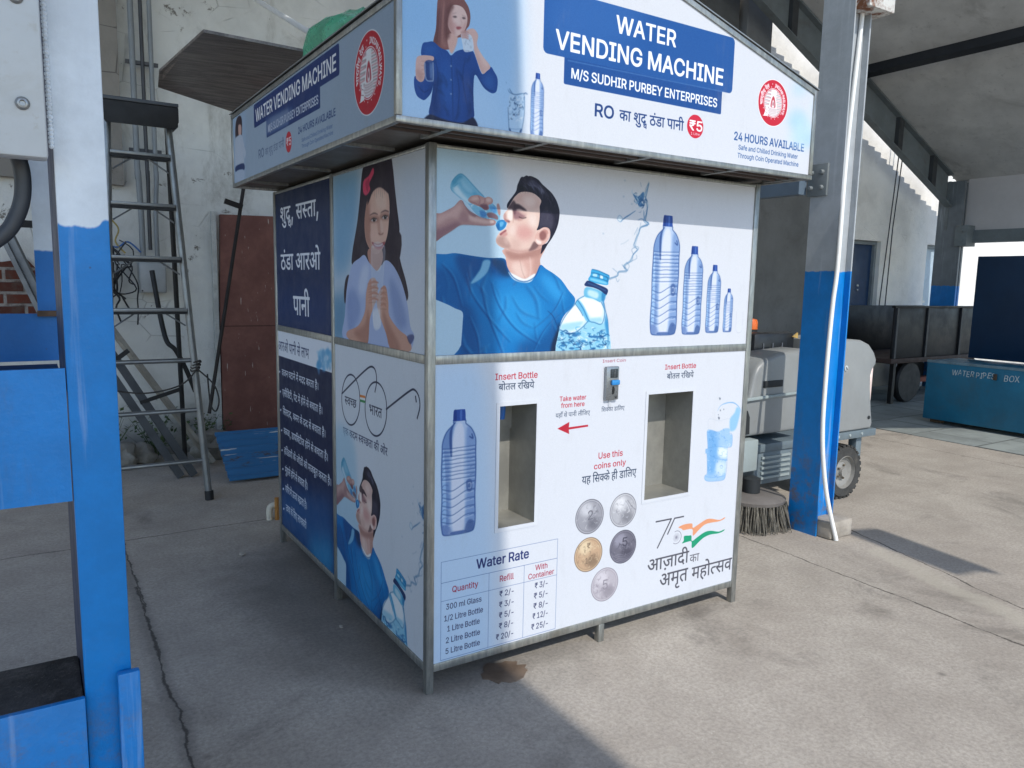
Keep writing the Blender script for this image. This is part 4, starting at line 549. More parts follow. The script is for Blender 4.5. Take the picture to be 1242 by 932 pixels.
    l.T('Insert Bottle',RED,(332,128),(539,115),31,.6); l.T('बोतल रखिये',INK,(348,178),(523,167),30,.4)
    l.T('Take water',RED,(648,232),(778,222),23,.5); l.T('from here',RED,(655,264),(770,255),23,.5); l.T('यहाँ से पानी लीजिए',INK,(628,312),(797,299),20,.3)
    l.P(RED,[(637,367),(696,333),(693,360),(787,347),(788,356),(693,371),(695,393)],0,1,0)
    l.zoom(660,420,4.6615)
    l.T('Insert Coin','a8455a',(337,95),(467,88),17,.3); l.T('सिक्का डालिए',INK,(330,373),(460,361),21,.3); l.T('Insert Bottle',RED,(690,132),(864,125),27,.6); l.T('बोतल रखिये',INK,(700,185),(851,179),28,.4)
    l.T('Use this',RED,(313,639),(449,622),34,.5); l.T('coins only',RED,(288,695),(467,677),32,.5); l.T('यह सिक्के ही डालिए',INK,(219,781),(526,737),40,.5)
    # glass of water
    l.zoom(845,480,8.467); r=random.Random(11)
    g=l.P('9cc6ee',[(118,370),(160,355),(230,372),(300,340),(350,345),(350,400),(378,410),(370,520),(330,535),(325,650),(310,700),(302,850),(260,875),(150,885),(95,870),(98,820),(118,800),(115,610),(100,600),(104,550),(125,540)],1,.85)
    l.P('5b9fdd',[(130,370),(220,380),(225,660),(190,800),(125,800),(122,600)],12,.6,1,g); l.P('eef5fc',[(235,540),(325,545),(320,640),(240,625)],7,.9,1,g); l.P('e6f1fb',[(215,690),(305,690),(295,800),(215,800)],8,.7,1,g)
    for k in range(80):
        x=r.uniform(110,360); y=r.uniform(350,870); a=r.uniform(0,6.3); q=r.uniform(8,32); l.L(r.choice(['3f86cf','2b6fbf','ffffff','d9ecfb','5fa4e4']),[(x,y),(x+q*math.cos(a),y+q*math.sin(a)),(x+1.4*q*math.cos(a+.8),y+1.4*q*math.sin(a+.8))],r.uniform(.7,2),.4,.75,1,g)
    for a in ([(118,370),(125,540),(104,560),(118,620),(118,800),(92,830),(110,878),(200,882),(300,850),(325,650)],[(130,540),(230,525),(330,535),(372,515),(375,405),(345,395)],[(120,600),(220,650),(330,665)],[(98,835),(200,845),(300,825)]): l.L('5a94d2',a,1.5,.5,.8)
    l.L('a9b6c8',[(130,360),(132,252),(180,245),(240,262),(355,240),(352,330)],1,.4,.7); l.P('8cc4f0',[(355,240),(400,180),(425,120),(460,150),(440,260),(410,350),(360,370),(350,330)],4,.85); l.L('4a9ae0',[(225,160),(260,105),(330,75),(400,82),(450,125),(465,170)],2.4,.8,.85,1); l.L('5fa9e8',[(280,95),(380,70),(440,110)],2,.8,.7,1)
    for x,y,q in ((250,35,9),(240,235,10),(255,155,6),(290,145,5),(235,200,4)): l.P('4a5566',[(x-q,y-q*1.4),(x+q,y-q*.6),(x,y+q*1.6)],.5,.75)
    # coins
    l.zoom(690,590,6.43)
    def coin(c,col,dk,lt,num,seed,rad=67):
        f=l.fn; l.mm(*c); k=rad/100; r=random.Random(seed)
        l.C(dk,(0,0),rad,.9); i=l.C(col,(0,0),rad*.95)
        l.B(lt,-25*k,-45*k,45*k,40*k,9,.8,0,i); l.B(dk,30*k,45*k,45*k,35*k,9,.7,0,i); l.C(dk,(0,0),rad*.86,.5,.8,2.2); l.C(lt,(0,0),rad*.92,.6,.8,2)
        for q in range(46):
            a=r.uniform(0,6.3); d=r.uniform(.15,.8)*rad; x,y=d*math.cos(a),d*math.sin(a); b=r.uniform(0,6.3); z=r.uniform(4,14); l.L(r.choice([dk,lt,dk,lt,col]),[(x,y),(x+z*math.cos(b),y+z*math.sin(b)),(x+1.6*z*math.cos(b+.9),y+1.6*z*math.sin(b+.9))],r.uniform(1.4,3.6),.8,.6,1,i)
        for t,x0,x1,y,cap in num: l.T(t,lt,(x0*k-.6,y*k-.6),(x1*k-.6,y*k-.6),cap*k,.3,.7); l.T(t,dk,(x0*k,y*k),(x1*k,y*k),cap*k,.5,.9)
        l.fn=f; return i
    coin((170,240),'a2a2aa','6a6a74','d8d8de',[('2',-12,22,18,52)],1); coin((432,190),'b9b9bf','77777f','efeff2',[],2); coin((160,537),'c9a98a','7f6a58','f0dcb8',[('10',-20,22,52,34),('₹',-12,14,-38,30)],3); i=coin((430,475),'74727f','4a4856','a5a3b2',[('5',-6,32,-2,52)],4)
    for q in range(4): l.L('a9a7b6',[(345,560+q*16),(400,535+q*16),(450,540+q*12),(520,500+q*14)],1.6,.5,.8,1,i)
    coin((287,770),'bdb7bf','8f8993','ddd8df',[('5',-14,22,30,58)],5)
    l.L('8a8a94',[(450,115),(475,160),(495,200)],2.5,.6,.8); l.L('6a6a72',[(465,110),(500,160),(530,185)],2.2,.6,.8); l.L('ececf0',[(455,130),(480,190),(460,210)],2.5,.8,.8)
    # table
    l.zoom(520,620,4.66); 
    def ln(a,b,w=1.5,c='5a74a8'): l.L(c,[a,b],w,.2,.9,0,-1,0)
    A=l.m(75,293);Bm=l.m(740,160);Cc=l.m(72,850);R1=l.m(343,560);R2=l.m(541,520)
    z1=(A[1]+Bm[1])/2; z2=(l.m(75,412)[1]+l.m(735,270)[1])/2; z3=(l.m(75,513)[1]+l.m(735,366)[1])/2; z4=Cc[1]
    l.fn=lambda X,Y:(X,Y); xs=(A[0]+Cc[0])/2; xe=Bm[0]-.004
    for z in (z1,z2,z3,z4): ln((xs,z),(xe,z))
    for x in (xs,xe): ln((x,z4),(x,z1))
    for x in (R1[0],R2[0]): ln((x,z4),(x,z2))
    l.fn=None
    l.T('Water Rate','27346e',(275,328),(570,270),52,1); l.T('Quantity','a8324a',(138,463),(284,431),33,.6); l.T('Refill','a8324a',(407,402),(485,388),33,.5); l.T('With','a8324a',(608,339),(676,324),30,.5); l.T('Container','a8324a',(568,390),(713,359),30,.5)
    for t,a,b in (('300 ml Glass',(103,560),(303,517)),('1/2 Litre Bottle',(93,627),(311,577)),('1 Litre Bottle',(110,685),(292,641)),('2 Litre Bottle',(102,752),(294,702)),('5 Litre Bottle',(100,812),(293,762)),
     ('₹ 2/-',(405,490),(485,468)),('₹ 3/-',(403,552),(485,528)),('₹ 5/-',(402,612),(484,588)),('₹ 8/-',(402,672),(482,648)),('₹ 20/-',(385,735),(482,708)),
     ('₹ 3/-',(605,444),(677,423)),('₹ 5/-',(600,502),(677,480)),('₹ 8/-',(597,560),(677,536)),('₹ 12/-',(592,617),(677,592)),('₹ 25/-',(585,677),(678,652))): l.T(t,'3c4266',a,b,31,.4)
    # 75 emblem
    l.zoom(785,620,9.318); G='55555f'
    l.L(G,[(108,128),(290,92)],6,0,1,0,-1,0); l.L(G,[(285,92),(125,428)],6,0,1,0,-1,0); l.L(G,[(428,65),(318,88)],6,0,1,0,-1,0); l.L(G,[(322,88),(240,272)],6,0,1,0,-1,0)
    f=l.fn; l.mm(342,303); l.L('8a8a98',[(27*math.cos(t),27*math.sin(t)) for t in np.linspace(-2,2.2,18)],3,.2,.9); l.C('8a8a98',(0,0),5,1,1.5)
    for k in range(24): a=k*math.pi/12; l.L('9494a2',[(0,0),(19*math.cos(a),19*math.sin(a))],1.1,.1,.8)
    l.fn=f
    l.P('eba077',[(365,190),(420,160),(480,147),(522,150),(530,195),(600,150),(680,100),(740,92),(830,105),(890,75),(880,95),(820,122),(740,135),(660,160),(590,225),(530,285),(525,215),(480,210),(420,222),(400,205)],0,1,1)
    l.P('1f9d74',[(430,290),(480,283),(512,285),(518,345),(580,300),(660,245),(730,228),(820,238),(885,212),(870,235),(810,258),(730,270),(660,300),(600,350),(540,412),(515,418),(512,350),(470,352),(405,372),(425,340)],0,1,1)
    l.T('आज़ादी',G,(15,668),(478,612),128,.4); l.T('का',G,(490,584),(597,572),84,.15); l.T('अमृत',G,(152,848),(466,808),138,.4); l.T('महोत्सव',G,(512,762),(962,680),130,.4)
    # ---------------------------------------------------------------- side upper near (girl)
    g=Pn('su','dbe2eb'); g.zoom(320,190,3.729); g.P('7fb0d2',[(300,60),(430,40),(420,300),(380,520),(310,560)],45,.95,0); g.P('4f8ab2',[(300,620),(380,600),(370,850),(300,850)],40,.8,0); g.P('cfdcec',[(600,20),(740,0),(740,400),(620,500)],40,.7,0)
    hr=g.P('2c1f30',[(436,80),(452,20),(500,-10),(560,-10),(575,40),(585,140),(596,240),(606,330),(598,400),(612,480),(634,560),(646,630),(632,655),(612,600),(585,540),(560,480),(535,470),(545,380),(560,220),(500,200),(462,260),(450,360),(452,440),(425,462),(392,488),(395,420),(415,300),(428,180)]); g.P('2c1f30',[(375,535),(385,560),(372,630),(360,665),(356,620),(362,560)],1.5)
    for q in range(12): g.L(random.choice(['4a3648','1a1220']),[(450+q*2,60),(432-q*2+q*1.5,250),(402+q*3,460)],2.2,1,.6,1,hr); g.L(random.choice(['4a3648','1a1220']),[(560+q*1.5,60),(578+q,250),(585+q*3,430),(615+q*2,600)],2,1,.6,1,hr)
    g.P('2c1f30',[(440,330),(600,330),(604,470),(560,490),(440,470)],1); nk=g.P('c58f7f',[(465,420),(520,410),(530,470),(500,520),(470,480)]); fc=g.P('ecc0ac',[(470,165),(505,135),(545,140),(560,200),(558,290),(550,360),(530,415),(505,440),(480,428),(455,380),(448,300),(456,220)]); g.P('c48f80',[(450,240),(475,200),(470,380),(452,360)],9,.6,1,fc); g.P('fadccb',[(500,160),(540,165),(545,230),(505,230)],10,.6,1,fc); g.P('f5cbb8',[(490,330),(520,335),(515,375),(485,370)],8,.7,1,fc)
    hp=g.P('2c1f30',[(462,170),(500,130),(555,130),(562,170),(520,138),(485,160),(462,220)],1); g.P('e8486e',[(444,110),(468,85),(486,50),(490,75),(470,120),(474,150),(456,175),(442,160)],1); g.P('b02a50',[(452,120),(470,100),(462,160)],2,.7)
    g.P('b5806f',[(448,230),(462,200),(474,300),(478,400),(500,436),(478,426),(455,380),(446,300)],7,.75,1,fc); g.P('c28d7c',[(505,290),(520,270),(528,340),(512,352)],6,.55,1,fc); g.P('c99384',[(470,425),(505,415),(545,400),(535,425),(505,442)],5,.7,1,fc)
    for x,y in ((491,286),(541,274)):
        g.P('a87466',[(x-22,y-10),(x,y-22),(x+20,y-14),(x+18,y+10),(x-18,y+12)],4,.7,1,fc); g.P('f4eeee',[(x-13,y+1),(x-3,y-6),(x+12,y-3),(x+8,y+6),(x-6,y+7)],.8,.9); g.P('1c1014',[(x-5,y-7),(x+6,y-6),(x+6,y+6),(x-4,y+7)],.8,1); g.L('1c1014',[(x-15,y+1),(x-3,y-8),(x+14,y-4)],2.6,.5,.95); g.L('3a2026',[(x-20,y-20),(x,y-30),(x+18,y-24)],4,1.2,.85,1); g.P('ffffff',[(x-1,y-4),(x+2,y-4),(x+2,y-1)],.3,.9)
    g.P('f6d3c2',[(518,290),(527,290),(532,335),(522,340)],3,.7,1,fc); g.P('8f5a50',[(510,344),(522,350),(534,344),(530,352),(516,354)],1.5,.8); g.P('f3c4b2',[(480,330),(505,336),(500,372),(474,365)],6,.6,1,fc); g.P('f3c4b2',[(538,325),(555,322),(550,360),(536,362)],5,.6,1,fc)
    g.P('a8434c',[(482,388),(508,398),(540,386),(532,406),(512,414),(492,406)],1,.95); g.P('f6ecea',[(490,394),(510,400),(532,392),(526,401),(510,406),(496,402)],.6,1); g.L('7a3038',[(480,387),(510,397),(542,384)],1.6,.5,.85); g.L('9a6456',[(472,372),(478,395),(484,405)],2,1,.6); g.L('c0505a',[(492,410),(512,418),(532,408)],3,.8,.85)
    for q in range(10): g.L('2c1f30',[(462+q*8,150-q*2),(458+q*9,172+q%3*8)],3,1,.7,1)
    sh=g.P('b3c4ea',[(448,445),(425,460),(395,485),(378,540),(366,620),(360,720),(350,815),(420,850),(470,850),(560,875),(650,880),(672,812),(655,770),(640,660),(612,560),(575,490),(540,470),(510,520),(470,480)]); g.P('7f97cc',[(370,640),(400,600),(430,700),(380,800)],14,.6,1,sh); g.P('7d94c8',[(560,560),(600,600),(640,760),(590,760)],14,.6,1,sh); g.P('dbe5fa',[(440,500),(470,500),(450,620),(420,600)],12,.7,1,sh)
    a1=g.P('d9a590',[(372,790),(420,765),(450,700),(455,620),(470,560),(495,550),(508,590),(505,640),(490,680),(472,740),(462,850),(420,850),(372,820)]); a2=g.P('d9a590',[(505,640),(528,590),(545,590),(556,660),(560,720),(600,780),(645,820),(656,880),(570,875),(545,800),(510,700)]); g.P('a87060',[(400,800),(450,760),(465,690),(470,850)],9,.6,1,a1); g.P('a87060',[(530,700),(560,760),(610,870),(560,870)],9,.6,1,a2)
    gl=g.P('dfe9f4',[(479,408),(540,405),(534,540),(520,700),(522,770),(490,778),(482,640)],0,.35); g.L('ffffff',[(481,410),(484,600),(492,775)],1.5,.5,.8); g.L('ffffff',[(538,408),(530,600),(522,768)],1.5,.5,.8); g.L('cfe0f2',[(480,408),(540,405)],1.5,.4,.8); g.P('ffffff',[(486,700),(520,695),(520,770),(492,776)],5,.6,1,gl)
    for q in range(4): g.L('c98f7c',[(462+q*2,578+q*24),(490,566+q*25),(512,572+q*26)],8.5,1,.95,1); g.L('efc9b6',[(466,574+q*24),(490,563+q*25)],3.5,1,.6,1); g.L('8f5c50',[(466,590+q*24),(506,580+q*26)],1.5,.7,.7); g.L('c98f7c',[(520,600+q*25),(536,592+q*25),(548,604+q*26)],8,1,.95,1); g.L('8f5c50',[(520,614+q*25),(548,614+q*26)],1.5,.7,.7)
    g.P('3a3f70',[(640,815),(665,805),(672,822),(655,850)],2,.7)
    # ---------------------------------------------------------------- side upper far
    b=Pn('bu','142c58'); b.zoom(320,190,3.729); b.P('0e1f44',[(30,150),(300,60),(300,220),(30,260)],40,.7,0); b.P('143c78',[(30,600),(300,600),(300,810),(30,760)],60,.5,0)
    b.T('शुद्ध, सस्ता,','eef2fa',(70,290),(240,272),68,.7); b.T('ठंडा आरओ','eef2fa',(72,510),(250,512),72,.7); b.T('पानी','eef2fa',(128,712),(202,726),84,.7)
    # ---------------------------------------------------------------- side lower near: spectacles emblem and man
    n=Pn('sl','dde4ec'); n.zoom(320,400,3.729)
    K='222a48'
    for cx,cy,rx,ry in ((387,318,41,114),(500,360,49,122)): n.L(K,[(cx+rx*math.cos(t),cy+ry*math.sin(t)+(rx*math.cos(t))*.12) for t in np.linspace(0,2*math.pi,17)],6.5,.3,1)
    n.L(K,[(345,292),(395,240),(448,188),(478,168),(497,185),(503,235),(495,285)],7,.3,1); n.L(K,[(545,362),(600,318),(650,280),(672,272),(692,300),(698,350),(685,405)],7,.3,1); n.L(K,[(678,300),(682,330)],8,.3,1,0,-1,0)
    n.L('e8883a',[(428,300),(452,306)],9,.2,1,0,-1,0); n.L('f4f4f4',[(428,311),(452,317)],8,.2,1,0,-1,0); n.L('2f8f4a',[(428,321),(452,328)],9,.2,1,0,-1,0)
    n.T('स्वच्छ',K,(360,340),(412,354),36,.5); n.T('भारत',K,(470,384),(527,398),42,.5); n.T('एक कदम स्वच्छता की ओर','2a3358',(352,482),(552,562),33,.5)
    ax,az=(.98924,.00725),(1.04164,-.04408)
    n.fn=lambda X,Y:((lambda q:(q[0]*ax[0]+ax[1],q[1]*az[0]+az[1]))(Pn.m(u,X,Y)))
    u.zoom(510,170,3.452); man(n)
    def fn2(X,Y):
        u.zoom(700,200,4.052); q=Pn.m(u,X,Y); return q[0]*ax[0]+ax[1],q[1]*az[0]+az[1]
    n.fn=fn2; splash(n); n.fn=None
    # ---------------------------------------------------------------- side lower far
    k=Pn('bl','0d2048'); k.zoom(320,400,3.729); k.P('1f66a4',[(60,700),(310,760),(310,1250),(60,1000)],70,.7,0); k.P('3aa0d0',[(200,950),(310,950),(310,1250),(200,1150)],60,.7,0); k.P('0c1c44',[(40,120),(300,180),(300,420),(40,380)],50,.6,0)
    z0=(k.m(55,118)[1]+k.m(300,193)[1])/2
    k.fn=lambda X,Y:(X,Y); k.P('e9eff8',[(-.05,z0),(.9,z0),(.9,1.2),(-.05,1.2)],0,1,0); k.fn=None; r=random.Random(9)
    for q in range(40): k.B(r.choice(['5fb0e0','8cc8ea','3f98d0']),r.uniform(240,300),r.uniform(95,185),r.uniform(4,14),r.uniform(6,22),5,.5)
    k.T('आरओ पानी से लाभ','2a3a66',(62,92),(198,134),42,.4)
    rows=['वजन घटाने में मदद करता है।','एसीडिटी, पेट में होने से बचाता है।','सिरदर्द, कमर के दर्द से बचाता है।','कब्ज, डायबिटीज होने से बचाता है।','हड्डियों के जोड़ों को मजबूत करता है।','मुंहासे होने से बचाता है।','शरीर में ऊर्जा बढ़ाता है।','त्वचा के लिए लाभकारी']
    ys=[(205,272,240),(295,382,258),(378,490,272),(470,595,283),(560,705,298),(645,725,192),(735,808,188),(825,895,187)]
    for t,(ya,yb,xb),xa in zip(rows,ys,(76,79,81,85,87,91,93,95)):
        k.T(t.replace('ज़','ज').replace('ड़','ड'),'e8eef8',(xa,ya+2),(xb,yb+2),30,.5); k.fn=None
        k.B('e8eef8',xa-10,ya-14,3,5,.5,1)

GLY = {chr(k): v for k, v in ((k, (v[0], v[1:])) for k, v in GLYPHS.items())}
Q = 4000.0
MARKS = 'ुूृेैंँ़'
def crom(p, closed):
    p = np.asarray(p, float); n = len(p)
    if n < 3: return p
    if closed: P0, P1, P2, P3 = np.roll(p, 1, 0), p, np.roll(p, -1, 0), np.roll(p, -2, 0)
    else: P1, P2 = p[:-1], p[1:]; P0 = np.vstack([p[:1], p[:-2]]); P3 = np.vstack([p[2:], p[-1:]])
    o = []
    for t in (0, .25, .5, .75): o.append(.5*(2*P1+(P2-P0)*t+(2*P0-5*P1+4*P2-P3)*t*t+(3*P1-P0-3*P2+P3)*t**3))
    o = np.stack(o, 1).reshape(-1, 2)
    return o if closed else np.vstack([o, p[-1:]])
class Sheet:
    SS = 3
    def __init__(s, w_, h_, bgc, res):
        s.W, s.H, s.res = int(round(w_*res)), int(round(h_*res)), res
        s.img = np.empty((s.H, s.W, 3), np.float32); s.img[:] = [int(bgc[i:i+2], 16)/255 for i in (0, 2, 4)]; s.clips = {}
    def mask(s, rings, grow=0.0, soft=0.0):
        SS = s.SS; k = s.res*SS; pad = int(grow*k+soft*s.res*SS*2.4)+SS*2
        al = np.vstack(rings)*k; x0, y0 = np.floor(al.min(0)).astype(int)-pad; x1, y1 = np.ceil(al.max(0)).astype(int)+pad
        x0 = max(x0//SS, -40)*SS; y0 = max(y0//SS, -40)*SS; x1 = min(-(-x1//SS), s.W+40)*SS; y1 = min(-(-y1//SS), s.H+40)*SS
        w_, h_ = x1-x0, y1-y0
        if w_ <= 0 or h_ <= 0: return None
        acc = np.zeros((h_, w_+1), np.int16)
        for r in rings:
            a = r*k-(x0, y0); b = np.roll(a, -1, 0); ya, yb = a[:, 1], b[:, 1]; lo = np.minimum(ya, yb); hi = np.maximum(ya, yb)
            r0 = np.clip(np.ceil(lo-.5), 0, h_).astype(int); r1 = np.clip(np.ceil(hi-.5), 0, h_).astype(int); cnt = r1-r0; e = np.repeat(np.arange(len(a)), cnt)
            if not len(e): continue
            row = np.arange(cnt.sum())-np.repeat(np.cumsum(cnt)-cnt, cnt)+r0[e]
            x = a[e, 0]+(row+.5-ya[e])/(yb-ya)[e]*(b[e, 0]-a[e, 0]); c = np.clip(np.ceil(x-.5), 0, w_).astype(int)
            np.add.at(acc, (row, c), np.where(yb > ya, 1, -1)[e].astype(np.int16))
        mk = (np.cumsum(acc[:, :w_], 1) != 0)
        g = grow*k
        if g >= .5:
            base = mk.copy(); n = int(math.ceil(g))
            for dy in range(-n, n+1):
                for dx in range(-n, n+1):
                    if (dx or dy) and dx*dx+dy*dy <= (g+.3)**2: mk |= np.roll(base, (dy, dx), (0, 1))
        mk = mk.reshape(h_//SS, SS, w_//SS, SS).mean((1, 3)).astype(np.float32)
        sg = soft*s.res
        if sg > .3:
            n = max(1, int(round(sg*.75)))
            for axs in (0, 1):
                for _ in range(3):
                    p = np.pad(mk, [(n+1, n) if i == axs else (0, 0) for i in (0, 1)]); c = np.cumsum(p, axs)
                    mk = (c[2*n+1:]-c[:-2*n-1] if axs == 0 else c[:, 2*n+1:]-c[:, :-2*n-1])/(2*n+1)
        X, Y = x0//SS, y0//SS; a0, b0 = max(0, -X), max(0, -Y); a1 = min(mk.shape[1], s.W-X); b1 = min(mk.shape[0], s.H-Y)
        if a1 <= a0 or b1 <= b0: return None
        return X+a0, Y+b0, mk[b0:b1, a0:a1]
    def paint(s, rings, col, al=1, soft=0, clip=-1, grow=0, key=None):
        r = s.mask(rings, grow, soft)
        if r is None: return
        x, y, mk = r
        if clip in s.clips: mk = mk*s.clips[clip][y:y+mk.shape[0], x:x+mk.shape[1]]
        if key is not None: f = np.zeros((s.H, s.W), np.float16); f[y:y+mk.shape[0], x:x+mk.shape[1]] = mk; s.clips[key] = f
        c = np.array([int(col[i:i+2], 16)/255 for i in (0, 2, 4)], np.float32); v = s.img[y:y+mk.shape[0], x:x+mk.shape[1]]; a = (mk*al)[..., None]; v += (c-v)*a
    def stroke(s, p, w_, taper):
        p = np.asarray(p, float); n = len(p); d = np.gradient(p, axis=0); ln = np.hypot(d[:, 0], d[:, 1])+1e-9; nx = np.stack([-d[:, 1]/ln, d[:, 0]/ln], 1)
        t = np.linspace(0, 1, n); ww = (w_/2)*((.25+.75*np.sin(np.pi*np.clip(t*.9+.05, 0, 1))) if taper else np.ones(n)); L, Rr = p+nx*ww[:, None], p-nx*ww[:, None]; rings = []
        for i in range(n-1):
            q = np.array([L[i], L[i+1], Rr[i+1], Rr[i]]); A = np.sum(q[:, 0]*np.roll(q[:, 1], -1)-np.roll(q[:, 0], -1)*q[:, 1]); rings.append(q if A > 0 else q[::-1])
        if n > 2:
            for i in range(1, n-1): rings.append(p[i]+ww[i]*np.array([(math.cos(a), math.sin(a)) for a in np.linspace(0, 2*math.pi, 9)[:-1]]))
        return rings
    def glyph(s, tk):
        if tk == ' ': return 150, []
        if tk[0] == 'h' and len(tk) > 1: a, rg = s.glyph(tk[1:]); cut = a*.70 if tk[1] in 'कफ' else a-100; return cut, [np.minimum(r, [cut, 9999]) for r in rg]
        if tk.endswith('~'): a, rg = s.glyph(tk[:-1]); return a, rg+[r+(a*.45+75, 45) for r in s.glyph('़')[1]]
        if tk == '#': a, rg = s.glyph('द'); return a+30, rg+[np.minimum(r, [9999, 300])*(.62, .62)+(a*.42, -165) for r in s.glyph('ध')[1]]
        a, rg = GLY[tk]; return a, [np.array(r, float).reshape(-1, 2) for r in rg]
    def text(s, toks):
        x = 0; rings = []; deva = any(t == '#' or 'ऀ' <= t[-1] <= 'ॿ' for t in toks)
        for t in toks:
            a, rg = s.glyph(t)
            if t == ' ' and not deva: a = 170
            rings += [r+(x, 0) for r in rg]; x += a
        return rings, deva
    def run(s, ops):
        for i, o in enumerate(ops):
            if o[0] == 'p':
                p = np.array(o[6]).reshape(-1, 2)/Q
                if o[4]: p = crom(p, True)
                s.paint([p], o[1], o[2], o[3]/1000, o[5], key=i if i in s.need else None)
            elif o[0] == 'l':
                p = np.array(o[8]).reshape(-1, 2)/Q
                if o[4]: p = crom(p, False)
                s.paint(s.stroke(p, o[6]/1000, o[7]), o[1], o[2], o[3]/1000, o[5])
            elif o[0] == 't':
                rg, dv = s.text(o[3]); al = np.vstack(rg); mn, mx = al[:, 0].min(), al[:, 0].max(); sy = o[6]/Q/(357 if dv else 509); sx = o[7]/Q/(mx-mn)
                s.paint([np.stack([(r[:, 0]-mn)*sx+o[4]/Q, r[:, 1]*sy+o[5]/Q], 1) for r in rg], o[1], o[2], .0001, grow=o[8]*o[6]/Q*.032)
            elif o[0] == 'a':
                toks = o[3]; dv = any('ऀ' <= t[-1] <= 'ॿ' for t in toks); cs = []; x = 0
                for t in toks:
                    a, rg = s.glyph(t); cs.append((x, a, rg)); x += a
                rad = o[6]/Q; sc = o[7]/Q/(357 if dv else 509); a0, a1 = R(o[8]), R(o[9]); rings = []
                for x_, a, rg in cs:
                    th = a0+(a1-a0)*(x_+a/2)/x; k = (a1-a0)*rad/(x*1.0)
                    for r in rg:
                        lx = (r[:, 0]-a/2)*k; ly = rad+r[:, 1]*sc-o[7]/Q*.5; rings.append(np.stack([o[4]/Q+lx*math.cos(th)+ly*math.sin(th), o[5]/Q-lx*math.sin(th)+ly*math.cos(th)], 1))
                s.paint(rings, o[1], o[2], .0003, grow=.0008)
def print_sheet(key, res, ink=1.0):
    a = ART[key] if isinstance(key, str) else key; sh = Sheet(a['w'], a['h'], a['bg'], res); sh.need = {o[5] for o in a['ops'] if o[0] in 'pl' and o[5] >= 0}; sh.run(a['ops'])
    g = np.random.default_rng(5).normal(0, 1, (sh.H//2+1, sh.W//2+1, 1)).repeat(2, 0).repeat(2, 1)[:sh.H, :sh.W]; sh.img = sh.img*ink+(g*.009).astype(np.float32); return sh
def print_material(name, sh, rough=.34, bumpy=.03):
    im = bpy.data.images.new(name, sh.W, sh.H, alpha=False); px = np.ones((sh.H, sh.W, 4), np.float32); px[..., :3] = np.clip(sh.img, 0, 1); im.pixels.foreach_set(px.ravel()); im.update(); im.pack()
    t = NT(name); n = t.n.new('ShaderNodeTexImage'); n.image = im; n.extension = 'EXTEND'; n.interpolation = 'Cubic'; t.t.links.new(t.tc.outputs['UV'], n.inputs[0])
    d = t.mth('MULTIPLY', t.rng(t.noise(5, 7, .7, t.scl((3, 3, 1))), .52, .8), .13); col = t.mix(d, n.outputs[0], srgb('8f8c86'))
    t.bump(t.noise(3.2, 2, .5), bumpy, .05); return t.out(col, t.rng(t.noise(8, 4), .3, .7, rough+.02, rough+.16), 0.0, .22)
draw_prints()
